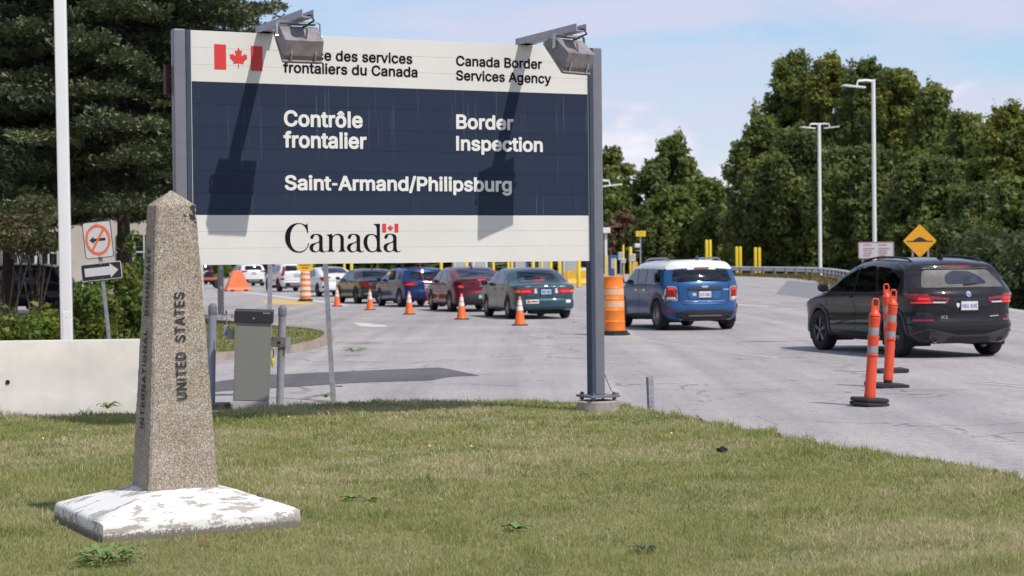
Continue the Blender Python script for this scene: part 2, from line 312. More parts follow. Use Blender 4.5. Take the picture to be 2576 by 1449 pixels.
  'd': (424, [[140,-19,177,-26,219,-26,253,-17,287,5,297,-10,313,-19,372,-19,388,-10,391,508,381,526,313,528,294,517,292,381,287,373,262,390,228,401,185,403,143,396,109,381,75,355,36,296,22,253,16,202,17,151,28,100,47,58,73,24,104,-2],[202,66,168,74,138,100,123,134,115,185,121,236,139,279,168,303,202,311,238,304,270,279,288,236,293,185,286,134,270,100,243,75]]),
  'e': (404, [[150,-19,228,-27,296,-11,330,9,354,32,382,83,381,100,372,108,304,124,291,117,277,92,256,75,228,66,194,66,151,85,126,119,118,143,126,150,372,150,387,160,386,245,364,313,321,364,287,386,253,398,219,403,177,401,143,393,109,378,57,330,25,262,17,219,16,168,22,126,36,83,55,49,83,18,117,-5],[126,240,120,245,123,253,145,287,168,304,202,311,228,309,255,296,276,270,285,245,279,240]]),
  'f': (254, [[81,-19,149,-17,161,-2,161,304,166,308,234,309,242,315,247,330,247,381,242,391,225,398,166,399,161,406,162,432,174,451,200,455,225,450,243,457,261,525,242,541,174,548,115,530,89,509,72,483,63,449,62,406,55,398,4,398,-4,395,-12,381,-13,330,-5,313,61,304,62,-2,65,-10],[106,346,100,355,106,360,122,355,118,347]]),
  'g': (425, [[139,-161,219,-169,296,-154,347,-123,379,-76,391,-8,391,374,389,388,381,396,313,398,299,391,287,373,258,391,228,401,185,403,143,396,109,380,78,357,56,332,36,298,17,230,17,153,33,94,64,43,109,7,168,-12,228,-12,262,-1,287,16,292,9,285,-42,270,-60,245,-73,202,-78,168,-73,143,-60,112,-25,100,-22,35,-59,33,-76,66,-121,100,-146],[168,85,137,111,121,145,115,196,121,238,135,272,160,298,194,310,228,308,261,289,283,255,293,204,288,145,273,111,245,86,211,78]]),
  'i': (167, [[56,-19,116,-19,124,-16,133,-2,133,381,124,395,116,398,48,398,34,381,34,-2,39,-13],[54,432,73,425,99,426,124,439,139,457,145,474,143,500,133,519,116,534,90,542,65,540,48,531,31,513,23,491,25,466,34,449]]),
  'l': (158, [[35,-19,123,-19,123,539,35,539]]),
  'n': (410, [[59,-19,119,-18,129,-10,135,253,146,278,161,295,204,310,246,302,263,286,274,262,280,-10,297,-19,357,-19,373,-10,373,278,353,338,312,381,272,398,229,403,178,396,136,373,127,390,115,398,51,398,36,389,34,-2,42,-16]]),
  'o': (415, [[149,-19,185,-26,228,-26,296,-7,329,15,354,41,375,75,389,109,399,160,399,211,393,253,378,296,358,330,330,360,296,383,262,396,185,402,143,393,109,377,57,330,25,262,16,211,16,168,32,92,50,58,77,24,109,-1],[202,66,168,74,139,100,120,143,115,194,124,245,143,281,173,304,211,311,253,299,279,273,296,228,300,177,290,126,270,92,245,73]]),
  'r': (259, [[59,-19,119,-18,129,-10,137,262,153,287,178,302,204,307,246,303,260,313,262,381,255,399,229,403,187,401,136,378,119,397,110,398,51,398,36,389,34,-2,42,-16]]),
  's': (365, [[118,-19,187,-27,255,-16,309,15,331,41,344,66,350,100,347,134,338,160,319,185,297,203,263,219,153,249,136,259,128,270,136,296,153,307,178,313,204,312,226,304,263,259,324,270,339,279,339,304,314,351,289,375,246,395,187,403,119,392,68,362,47,338,34,313,28,279,31,245,41,219,60,194,110,162,229,130,248,109,246,92,229,75,204,66,178,65,136,76,102,124,24,109,18,100,19,83,42,32,76,1]]),
  't': (227, [[116,-15,149,-22,183,-23,217,-17,230,-6,217,65,200,73,157,70,148,79,145,96,145,300,149,308,208,309,217,314,223,325,223,376,217,393,208,398,145,402,145,470,136,487,64,490,47,478,45,402,4,398,-12,385,-12,325,-4,311,38,308,46,300,49,62,72,15],[89,346,84,351,87,359,107,359,106,350]]),
  'u': (410, [[128,-16,170,-24,204,-23,238,-14,272,4,287,-16,297,-19,357,-19,375,-7,376,375,374,388,365,396,297,398,280,389,275,129,265,103,251,86,229,74,204,69,161,80,145,95,135,120,132,384,127,393,110,398,51,398,34,384,34,137,39,86,51,52,74,18,102,-3]]),
  'v': (389, [[168,-19,228,-19,242,-10,389,372,389,384,381,396,304,398,289,389,194,130,100,389,83,398,24,398,1,389,0,372,143,-2,151,-15]]),
  'y': (389, [[39,-156,83,-164,134,-158,171,-139,202,-104,223,-62,389,371,388,388,381,396,304,398,289,388,194,130,100,389,83,398,24,398,7,395,1,388,0,371,142,-3,126,-46,109,-67,92,-71,58,-67,44,-79,28,-139]]),
  ' ': (200, []),
 },
 'caps': {
  '-': (270, [[40,165,230,165,230,255,40,255]]),
  '0': (453, [[170,-16,208,-24,259,-22,302,-10,333,9,360,35,384,69,402,111,417,171,423,230,421,307,413,358,394,417,371,460,336,497,302,518,259,531,208,533,174,526,137,511,106,487,81,457,59,417,35,332,32,205,39,154,54,103,72,64,101,26,132,1],[217,68,177,86,148,128,131,196,128,273,135,341,157,399,183,428,225,441,268,430,285,415,302,388,321,324,326,239,316,162,293,105,259,75]]),
  '1': (453, [[84,-18,390,-18,407,-7,408,59,398,71,294,76,294,509,288,522,279,526,194,526,69,433,68,356,75,343,84,340,101,346,186,409,194,407,194,399,194,76,67,70,59,59,59,-1,67,-15],[237,18,230,25,231,33,237,37,258,33,254,19]]),
  '3': (453, [[153,-16,196,-24,238,-24,306,-8,340,10,366,32,400,84,410,128,410,162,403,196,387,230,366,258,332,284,298,299,263,307,388,451,390,511,383,523,68,527,55,519,52,451,60,437,238,434,244,426,140,307,139,247,145,234,153,230,221,229,264,219,294,196,309,162,308,120,292,94,264,76,230,68,187,71,153,86,136,105,119,147,43,150,32,145,26,137,30,103,42,69,59,43,102,5]]),
  '4': (453, [[285,-18,345,-18,358,-9,361,84,425,93,431,101,431,161,421,179,362,184,360,322,345,335,285,336,268,329,264,314,264,186,260,181,149,181,141,186,327,501,326,518,319,525,243,526,231,518,25,169,22,101,39,88,260,87,263,84,264,-1,268,-12],[302,124,301,144,321,144,323,126]]),
  '6': (453, [[169,-16,241,-24,275,-19,309,-6,363,35,386,68,400,103,406,145,403,196,390,239,369,273,343,298,309,318,267,330,223,332,339,502,336,519,326,526,250,526,238,519,99,315,55,222,47,188,46,145,63,77,80,49,105,20,131,1],[207,69,173,86,153,111,144,145,147,188,165,221,188,239,216,247,250,244,277,230,301,200,309,162,306,128,292,100,267,77,241,68]]),
  '7': (453, [[104,-18,163,-18,180,-9,407,441,409,509,401,523,61,527,47,518,44,450,53,437,293,433,81,8,82,-9]]),
  '8': (453, [[160,-16,204,-24,246,-24,323,-6,357,14,382,38,403,69,415,103,418,154,407,196,382,235,350,264,351,273,380,307,394,341,400,383,393,426,376,460,348,491,314,514,272,529,195,531,132,511,82,468,66,443,55,409,53,366,60,332,103,264,68,233,46,196,35,154,37,103,51,66,76,31,110,5],[212,68,178,75,150,94,134,128,137,162,153,189,187,211,229,217,263,211,291,196,312,171,318,145,314,114,302,94,280,78,246,68],[195,312,170,328,155,349,151,383,161,413,178,429,212,441,246,440,272,431,289,415,300,392,301,366,292,341,277,324,255,312,221,308]]),
  '9': (453, [[131,-18,199,-18,216,-10,354,194,382,246,400,297,406,365,401,399,385,441,343,493,309,515,275,528,241,533,199,532,165,524,132,509,105,489,80,461,62,433,51,399,46,356,50,305,62,271,83,237,109,212,139,193,173,181,216,177,225,169,114,8,115,-9],[216,262,182,274,159,297,145,330,144,365,154,399,174,424,207,440,241,441,267,432,294,407,307,373,308,330,294,297,275,276,250,264]]),
  'A': (480, [[24,-18,83,-18,100,-9,145,118,151,124,330,123,381,-11,398,-18,457,-18,478,-9,479,8,295,509,280,526,202,527,186,518,0,8,1,-9],[185,217,181,220,184,229,236,386,245,373,297,220]]),
  'B': (456, [[68,-18,246,-18,306,-13,340,-4,374,14,397,33,416,59,434,110,431,178,408,228,366,271,391,294,407,322,415,356,414,399,405,433,391,460,370,484,340,505,297,521,255,526,59,527,45,518,42,-1,51,-15],[144,75,144,213,280,209,309,194,330,169,337,144,334,118,323,98,306,86,263,76],[144,304,144,434,263,432,289,424,307,407,317,382,316,356,306,333,289,317,246,304]]),
  'C': (510, [[201,-16,243,-24,294,-23,345,-13,388,6,426,35,455,69,474,103,488,145,491,162,481,176,405,178,394,171,377,128,354,101,311,78,269,71,226,77,192,92,162,120,141,154,129,188,122,230,128,315,138,349,157,383,201,421,252,437,311,431,337,420,362,400,380,375,392,341,401,332,473,330,489,341,488,366,477,400,439,461,388,503,320,528,269,534,218,529,175,516,133,494,94,460,68,426,45,383,30,332,23,281,25,205,36,154,52,111,77,69,108,35,157,1]]),
  'D': (502, [[68,-18,246,-17,314,-4,382,30,414,59,439,93,466,152,476,203,479,263,473,330,457,382,435,424,399,466,364,492,314,514,255,525,59,527,45,518,42,-1,51,-15],[144,75,143,433,238,433,297,419,323,404,346,382,373,322,381,237,364,161,331,113,289,87,238,76]]),
  'E': (419, [[68,-18,374,-18,390,-9,393,59,382,74,144,75,143,84,144,209,357,211,365,214,373,229,373,288,370,297,357,304,144,304,143,433,382,437,390,458,390,509,382,524,59,527,45,518,42,-1,51,-15]]),
  'H': (517, [[68,-18,127,-18,140,-9,143,212,153,214,374,212,377,-9,399,-18,459,-18,472,-9,475,509,467,523,391,527,377,518,374,314,365,307,144,310,140,518,119,527,59,527,45,518,42,-1,51,-15]]),
  'I': (170, [[42,-18,128,-18,128,527,42,527]]),
  'L': (393, [[68,-18,365,-18,379,-1,379,59,365,75,144,76,143,509,136,523,127,527,59,527,51,524,42,509,42,-1,51,-15]]),
  'M': (628, [[68,-18,127,-17,140,-1,140,297,144,310,271,-9,289,-18,340,-18,357,-9,484,315,486,-1,493,-13,501,-18,569,-18,583,-9,586,509,578,524,476,527,461,518,314,135,167,518,161,524,144,527,59,527,45,518,42,-1,51,-15]]),
  'N': (523, [[68,-18,127,-18,136,-14,143,-1,144,352,374,-12,391,-18,459,-18,478,-9,481,509,476,522,467,526,399,527,382,514,381,186,374,168,152,518,136,527,59,527,45,518,42,-1,51,-15]]),
  'O': (533, [[201,-16,252,-24,311,-21,354,-10,392,9,426,35,457,69,482,111,502,171,510,230,509,290,498,353,480,400,454,443,413,485,371,511,328,526,269,533,226,530,184,520,141,499,102,468,68,426,46,383,30,332,23,281,25,205,36,154,52,111,77,69,108,35,157,1],[226,77,175,106,141,154,123,222,126,307,147,366,184,410,235,434,294,435,328,424,352,409,376,383,392,358,410,290,407,196,384,137,344,94,294,73,260,71]]),
  'R': (449, [[68,-18,127,-18,140,-9,143,178,153,180,238,177,338,-9,348,-17,425,-18,443,-9,444,8,342,194,344,203,391,240,414,280,427,339,422,399,411,433,391,465,340,505,297,520,255,526,59,527,45,518,42,-1,51,-15],[144,276,144,434,263,432,289,424,311,407,323,382,327,348,320,314,306,293,281,280,255,274]]),
  'S': (447, [[153,-18,241,-26,284,-21,326,-8,360,11,386,34,409,67,422,101,426,143,419,186,403,218,378,245,318,280,173,326,148,343,134,364,138,398,156,421,190,437,224,440,258,437,292,422,309,405,326,364,335,360,403,360,412,364,419,381,415,407,393,458,352,498,292,525,207,533,131,514,97,495,71,472,54,449,40,415,34,373,38,339,51,305,71,279,103,254,139,235,292,186,317,169,326,152,324,118,305,92,267,73,224,67,182,73,148,89,131,109,121,143,114,152,28,152,20,135,24,109,49,50,94,7]]),
  'T': (449, [[201,-18,260,-18,275,-1,276,433,413,434,430,440,435,450,435,509,422,526,31,527,16,518,14,450,22,437,172,433,175,-1,184,-16]]),
  'U': (517, [[190,-18,238,-25,280,-25,353,-9,416,31,455,84,468,118,475,169,475,509,467,524,391,527,377,518,375,178,370,144,353,110,331,89,297,74,263,70,221,74,187,89,165,110,147,144,142,178,140,518,119,527,59,527,45,518,42,178,49,118,71,67,102,31,144,0]]),
  'V': (480, [[211,-18,279,-18,293,-9,479,501,479,518,467,526,390,526,379,518,245,128,236,130,100,518,83,527,15,527,1,518,0,501,185,-2,194,-15]]),
  'X': (474, [[26,-18,102,-14,238,180,374,-16,459,-18,471,-9,474,-1,468,15,297,263,462,501,459,521,442,527,366,525,238,341,111,525,26,526,14,518,11,509,17,495,177,263,2,8,3,-9]]),
  'Y': (472, [[211,-18,270,-18,283,-9,286,203,471,501,473,509,466,523,449,527,372,524,236,304,100,524,15,527,1,518,0,501,185,203,186,-1,194,-15]]),
  ' ': (200, []),
 },
}
G_OFF = {'bold': .026, 'med': .019, 'caps': .018}
def _inside(p, loop):
    r = False
    for i in range(len(loop)):
        a, b = loop[i - 1], loop[i]
        if (a.y > p.y) != (b.y > p.y) and p.x < a.x + (p.y - a.y) * (b.x - a.x) / (b.y - a.y): r = not r
    return r
def text2d(s, font, track=0.0):
    """flat outlines of one line of lettering -> words [(points, triangles)], width"""
    words, x = [([], [])], 0.0
    o = G_OFF[font]
    for ch in s:
        a, cs = GLY[font][ch]
        if ch == ' ' and words[-1][0]: words.append(([], []))
        loops = [[Vector((c[i] / 1000 + x, c[i + 1] / 1000 + o, 0)) for i in range(0, len(c), 2)] for c in cs]
        holes = [l for l in loops if any(m is not l and _inside(l[0], m) for m in loops)]
        for l in loops:
            if l in holes: continue
            grp = [l] + [h for h in holes if _inside(h[0], l)]; flat_ = [p for q in grp for p in q]
            V, Fc = words[-1]; n = len(V); V += [(p.x, p.y) for p in flat_]
            for t in tessellate_polygon(grp):
                A, B, C = (flat_[i] for i in t)
                t = t if (B - A).cross(C - A).z > 0 else tuple(reversed(t))
                Fc.append(tuple(i + n for i in t))
        x += a / 1000 + track
    words = [w for w in words if w[0]]
    xs = [p[0] for w in words for p in w[0]]; x0 = min(xs)
    return [([(p[0] - x0, p[1]) for p in V], Fc) for V, Fc in words], max(xs) - x0

def lettering(name, s, font, fn, width, cap, mat, parent, track=0.0):
    """fn(a, b) -> 3-D; a runs 0..width along the line, cap is the capital height; one part per word"""
    words, w = text2d(s, font, track)
    k, h = width / w, cap / (.509 + 2 * G_OFF[font])
    for V, Fc in words: o = mesh_obj(name, [fn(a * k, b * h) for a, b in V], Fc, mat, parent)
    return o
# ================================================================== the setting
def nodes_of(m):
    nt = m.node_tree; return nt, nt.nodes.new, nt.links.new, nt.nodes['Principled BSDF']
def road_material(name, base, dark, cracks=True):
    m = bpy.data.materials.new(name); m.use_nodes = True
    nt, N, Lk, b = nodes_of(m)
    t = N('ShaderNodeTexCoord')
    def noise(scale, detail=6, rough=.6, vec=None, dist=0):
        n = N('ShaderNodeTexNoise'); n.inputs['Scale'].default_value = scale; n.inputs['Detail'].default_value = detail
        n.inputs['Roughness'].default_value = rough; n.inputs['Distortion'].default_value = dist
        Lk(vec or t.outputs['Object'], n.inputs['Vector']); return n.outputs['Fac']
    def ramp(f, p0, p1, c0, c1):
        r = N('ShaderNodeValToRGB'); e = r.color_ramp.elements
        e[0].position, e[0].color, e[1].position, e[1].color = p0, (*c0, 1), p1, (*c1, 1); Lk(f, r.inputs[0]); return r.outputs[0]
    def mul(a, bb, f=1.0):
        x = N('ShaderNodeMix'); x.data_type = 'RGBA'; x.blend_type = 'MULTIPLY'; x.inputs[0].default_value = f; Lk(a, x.inputs[6]); Lk(bb, x.inputs[7]); return x.outputs[2]
    grain = ramp(noise(62, 4, .85), .36, .66, tuple(c * .5 for c in base), tuple(min(1, c * 1.38) for c in base))
    blot = ramp(noise(.35, 6, .6), .33, .68, (.83, .83, .85), (1.04, 1.03, 1.02))
    c = mul(grain, blot)
    c = mul(c, ramp(noise(11, 5, .75), .36, .64, (.80, .80, .80), (1.12, 1.12, 1.12)))
    mpg = N('ShaderNodeMapping'); mpg.inputs['Rotation'].default_value = (0, 0, R_(14)); mpg.inputs['Scale'].default_value = (1.6, .07, 1)
    Lk(t.outputs['Object'], mpg.inputs[0])
    c = mul(c, ramp(noise(1.1, 5, .6, mpg.outputs[0]), .35, .62, (.86, .86, .88), (1, 1, 1)))
    tr_ = N('ShaderNodeMapping'); tr_.inputs['Rotation'].default_value = (0, 0, R_(15)); tr_.inputs['Scale'].default_value = (.5, .012, 1); Lk(t.outputs['Object'], tr_.inputs[0])
    c = mul(c, ramp(noise(2.2, 3, .5, tr_.outputs[0]), .40, .60, (.88, .88, .89), (1.02, 1.02, 1.02)))
    if cracks:
        nv = N('ShaderNodeTexNoise'); nv.inputs['Scale'].default_value = .8; nv.inputs['Detail'].default_value = 4; Lk(t.outputs['Object'], nv.inputs['Vector'])
        av = N('ShaderNodeVectorMath'); av.operation = 'MULTIPLY_ADD'; av.inputs[1].default_value = (1.6, 1.6, 0); Lk(nv.outputs['Color'], av.inputs[0]); Lk(t.outputs['Object'], av.inputs[2])
        for sc_, th in ((.16, .007), (.6, .012)):
            v = N('ShaderNodeTexVoronoi'); v.feature = 'DISTANCE_TO_EDGE'; v.inputs['Scale'].default_value = sc_; Lk(av.outputs[0], v.inputs['Vector'])
            cr = ramp(v.outputs['Distance'], th * .35, th, (.50, .50, .51), (1, 1, 1))
            msk = ramp(noise(.45 if sc_ < .3 else .25, 3), .46, .56, (0, 0, 0), (1, 1, 1))
            x = N('ShaderNodeMix'); x.data_type = 'RGBA'; x.blend_type = 'MULTIPLY'; Lk(msk, x.inputs[0]); Lk(c, x.inputs[6]); Lk(cr, x.inputs[7]); c = x.outputs[2]
    Lk(c, b.inputs['Base Color']); b.inputs['Roughness'].default_value = .85; b.inputs['Specular IOR Level'].default_value = .25
    bp = N('ShaderNodeBump'); bp.inputs['Strength'].default_value = .35; bp.inputs['Distance'].default_value = .006
    Lk(noise(140, 3, .8), bp.inputs['Height']); Lk(bp.outputs[0], b.inputs['Normal'])
    return m
def soil_material(name, cols, scales=(1.3, 14, 120)):
    m = bpy.data.materials.new(name); m.use_nodes = True
    nt, N, Lk, b = nodes_of(m); t = N('ShaderNodeTexCoord'); outs = []
    for s in scales:
        n = N('ShaderNodeTexNoise'); n.inputs['Scale'].default_value = s; n.inputs['Detail'].default_value = 5; Lk(t.outputs['Object'], n.inputs['Vector']); outs.append(n.outputs['Fac'])
    r = N('ShaderNodeValToRGB'); e = r.color_ramp.elements
    e[0].position, e[0].color = .3, (*cols[0], 1); e[1].position, e[1].color = .68, (*cols[2], 1)
    k = r.color_ramp.elements.new(.5); k.color = (*cols[1], 1)
    s1 = N('ShaderNodeMath'); s1.operation = 'MULTIPLY_ADD'; s1.inputs[1].default_value = .45
    s2 = N('ShaderNodeMath'); s2.operation = 'MULTIPLY_ADD'; s2.inputs[1].default_value = .3
    s3 = N('ShaderNodeMath'); s3.operation = 'MULTIPLY'; s3.inputs[1].default_value = .25
    Lk(outs[2], s3.inputs[0]); Lk(outs[1], s2.inputs[0]); Lk(s3.outputs[0], s2.inputs[2]); Lk(outs[0], s1.inputs[0]); Lk(s2.outputs[0], s1.inputs[2])
    Lk(s1.outputs[0], r.inputs[0]); Lk(r.outputs[0], b.inputs['Base Color']); b.inputs['Roughness'].default_value = .95; b.inputs['Specular IOR Level'].default_value = .1
    bp = N('ShaderNodeBump'); bp.inputs['Strength'].default_value = .8; bp.inputs['Distance'].default_value = .02; Lk(outs[2], bp.inputs['Height']); Lk(bp.outputs[0], b.inputs['Normal'])
    return m
M_road = road_material('aged_asphalt', (.460, .432, .415), (.1, .1, .1))
M_patch = road_material('new_asphalt', (.150, .144, .152), (.05, .05, .05), False)
M_lawn = soil_material('lawn_soil', ((.17, .165, .07), (.26, .235, .115), (.34, .295, .17)))
M_verge = soil_material('verge_grass', ((.07, .075, .025), (.12, .12, .04), (.22, .17, .07)), (.4, 4, 40))
M_mulch = soil_material('bed_soil', ((.03, .02, .012), (.06, .035, .02), (.09, .05, .03)), (2, 20, 90))
M_conc = pm('concrete', (.46, .43, .39), .85, var=.12, scale=3, bump=.25, bscale=70)
M_kerb = pm('kerb_concrete', (.33, .27, .22), .9, var=.2, scale=2.5, bump=.4, bscale=50)
M_white_line = pm('worn_white_paint', (.68, .66, .62), .7, var=.16, scale=9, tint=(.4, .39, .38))
M_yellow_line = pm('worn_yellow_paint', (.62, .42, .10), .7, var=.2, scale=5, tint=(.42, .33, .16))
M_cream_line = pm('faded_line_paint', (.58, .54, .44), .75, var=.25, scale=6, tint=(.34, .33, .32))

def struct(o): o['kind'] = 'structure'; return o
LAWN_Z = 0.04
struct(sheet('ground', [(-1500, -300), (1500, -300), (1500, 3000), (-1500, 3000)], -.03, M_verge))
struct(sheet('road', [(-90, 8), (110, 8), (110, 260), (-90, 260)], 0.0, M_road))
lawn_edge_px = [(-260, 1050), (0, 1044), (340, 1037), (540, 1029), (640, 1022), (760, 1013), (900, 1007), (1080, 1004), (1250, 1004), (1420, 1007), (1530, 1012), (1600, 1020), (1680, 1034), (1760, 1049), (1860, 1068), (1960, 1087), (2060, 1108), (2150, 1124), (2250, 1140), (2330, 1150), (2400, 1160), (2480, 1172), (2575, 1194), (2800, 1245)]
lawn_edge = []
random.seed(4)
for i in range(len(lawn_edge_px) - 1):
    a, b = Vector(lawn_edge_px[i]), Vector(lawn_edge_px[i + 1])
    for k in range(4):
        q = a.lerp(b, k / 4); g = G(q.x, q.y, LAWN_Z + .022); lawn_edge.append((g.x + random.uniform(-.09, .09), g.y + random.uniform(-.11, .11)))
lawn_poly = lawn_edge + [(9, 8), (9, 3), (-9, 3), (-9, 18)]
struct(sheet('lawn', lawn_poly, LAWN_Z, M_lawn))
_le = MB()
for i in range(len(lawn_edge) - 1):
    (x0, y0), (x1, y1) = lawn_edge[i], lawn_edge[i + 1]
    _le.add([(x0, y0, LAWN_Z), (x1, y1, LAWN_Z), (x1 + .03, y1 + .05, .002), (x0 + .03, y0 + .05, .002)], [(0, 1, 2, 3)])
struct(_le.build('lawn_edge_soil', M_mulch))

def gp(px, z=0.0): return [G(x, y, z) for x, y in px]
# darker repaired asphalt
struct(sheet('asphalt_patch', gp([(470, 975), (560, 958), (690, 943), (840, 936), (1000, 929), (1105, 925), (1130, 929), (1207, 945), (1130, 948), (1085, 957), (900, 963), (740, 973), (560, 984), (470, 996)]), .004, M_patch))
struct(sheet('asphalt_patch', gp([(2205, 720), (2270, 716), (2335, 724), (2385, 760), (2262, 768)]), .004, pm('patched_asphalt', (.21, .205, .215), .9, var=.1, scale=1.5)))
struct(sheet('asphalt_patch', gp([(1980, 706), (2060, 712), (2110, 735), (2050, 752), (1950, 740)]), .004, MATS['patched_asphalt']))

def line_strip(name, px, w, mat, z=.004, dash=None):
    pts = gp(px); mb = MB()
    L_, R2 = [], []
    for i, p in enumerate(pts):
        t = (pts[min(i + 1, len(pts) - 1)] - pts[max(0, i - 1)]).normalized(); n = Vector((-t.y, t.x, 0))
        L_.append(p + n * w / 2); R2.append(p - n * w / 2)
    for i in range(len(pts) - 1):
        mb.add([(*L_[i].xy, z), (*R2[i].xy, z), (*R2[i + 1].xy, z), (*L_[i + 1].xy, z)], [(0, 1, 2, 3)])
    return struct(mb.build(name, mat))
line_strip('road_line', [(1180, 799), (1290, 814), (1400, 830), (1560, 850), (1700, 869), (1850, 889), (1960, 902)], .09, M_cream_line)
line_strip('road_line', [(1200, 799), (1310, 813), (1420, 829), (1580, 849), (1720, 868), (1870, 887)], .07, M_cream_line)
line_strip('road_line', [(1410, 800), (1500, 803), (1640, 806), (1870, 811)], .26, M_white_line)
line_strip('road_line', [(2430, 962), (2510, 968), (2620, 979)], .09, M_cream_line)
line_strip('road_line', [(2450, 958), (2530, 965), (2640, 976)], .07, M_cream_line)
line_strip('road_line', [(610, 735), (660, 741), (720, 748), (790, 757), (870, 768)], .35, M_white_line)
line_strip('road_line', [(1440, 759), (1520, 757), (1640, 757), (1760, 760), (1850, 766), (1930, 771), (2020, 770)], .3, M_white_line)
line_strip('road_line', [(1450, 755), (1530, 753), (1640, 753), (1770, 755), (1860, 761), (1940, 766), (2010, 765)], .55, pm('faded_yellow_paint', (.45, .35, .2), .8, var=.2, scale=2))
line_strip('road_line', [(1040, 828), (1100, 829)], .12, M_white_line)
line_strip('road_line', [(905, 829), (930, 829)], .12, M_white_line)
line_strip('road_line', [(985, 828), (1018, 829)], .12, M_white_line)
struct(sheet('road_arrow', gp([(887, 812), (905, 821), (940, 823), (972, 822), (972, 818), (940, 816), (925, 813)]), .004, M_white_line))
struct(sheet('painted_hatching', gp([(655, 757), (690, 753), (740, 755), (780, 761), (800, 764), (770, 767), (710, 766), (672, 763)]), .004, M_yellow_line))
struct(sheet('painted_hatching', gp([(1480, 712), (1500, 709), (1515, 711), (1500, 714)]), .004, M_yellow_line))

# grass island with its kerb, planting bed behind the barrier
ISL = [(-400, 955), (340, 925), (540, 906), (620, 900), (690, 892), (745, 884), (790, 874), (815, 863), (824, 853), (815, 846), (780, 839), (720, 834), (640, 829), (560, 818), (470, 808), (380, 802), (0, 800), (-500, 800)]
isl = gp(ISL)
struct(sheet('island_grass', [(p.x, p.y) for p in isl], .10, M_lawn))
kb = MB()
for i in range(1, len(isl) - 2):
    a, b = isl[i], isl[i + 1]
    t = (b - a).normalized(); n = Vector((t.y, -t.x, 0))
    ta = (isl[i + 1] - isl[i - 1]).normalized(); tb = (isl[min(i + 2, len(isl) - 1)] - isl[i]).normalized()
    na, nb = Vector((ta.y, -ta.x, 0)), Vector((tb.y, -tb.x, 0))
    prof = ((-.06, .0), (-.06, .125), (.10, .135), (.14, .0))
    vs = [(a + na * o) + Vector((0, 0, z)) for o, z in prof] + [(b + nb * o) + Vector((0, 0, z)) for o, z in prof]
    kb.add(vs, [(0, 1, 5, 4), (1, 2, 6, 5), (2, 3, 7, 6)])
struct(kb.build('island_kerb', M_kerb, smooth=40))
struct(sheet('planting_bed', [(-30, 20.6), (-5.1, 20.6), (-5.6, 29.5), (-30, 29.5)], .05, M_mulch))
# verge under the trees on the right, beyond the guardrail
VG = [(1300, 684), (1480, 686), (1640, 687), (1815, 690), (1900, 692), (2000, 696), (2060, 700), (2105, 709), (2150, 724), (2250, 742), (2400, 768), (2560, 797), (2700, 822)]
vg = gp(VG)
struct(sheet('verge', [(p.x, p.y) for p in vg] + [(120, 40), (200, 500), (-60, 500)], .02, M_verge))
vk = MB()
for i in range(8, len(vg) - 1):
    a, b = vg[i], vg[i + 1]; n = (b - a).normalized(); n = Vector((n.y, -n.x, 0))
    vk.add([a + Vector((0, 0, .002)) + n * .3, b + Vector((0, 0, .002)) + n * .3, b + Vector((0, 0, .14)), a + Vector((0, 0, .14)), a - n * .3 + Vector((0, 0, .14)), b - n * .3 + Vector((0, 0, .14))], [(0, 1, 2, 3), (3, 2, 5, 4)])
struct(vk.build('verge_kerb', M_conc))
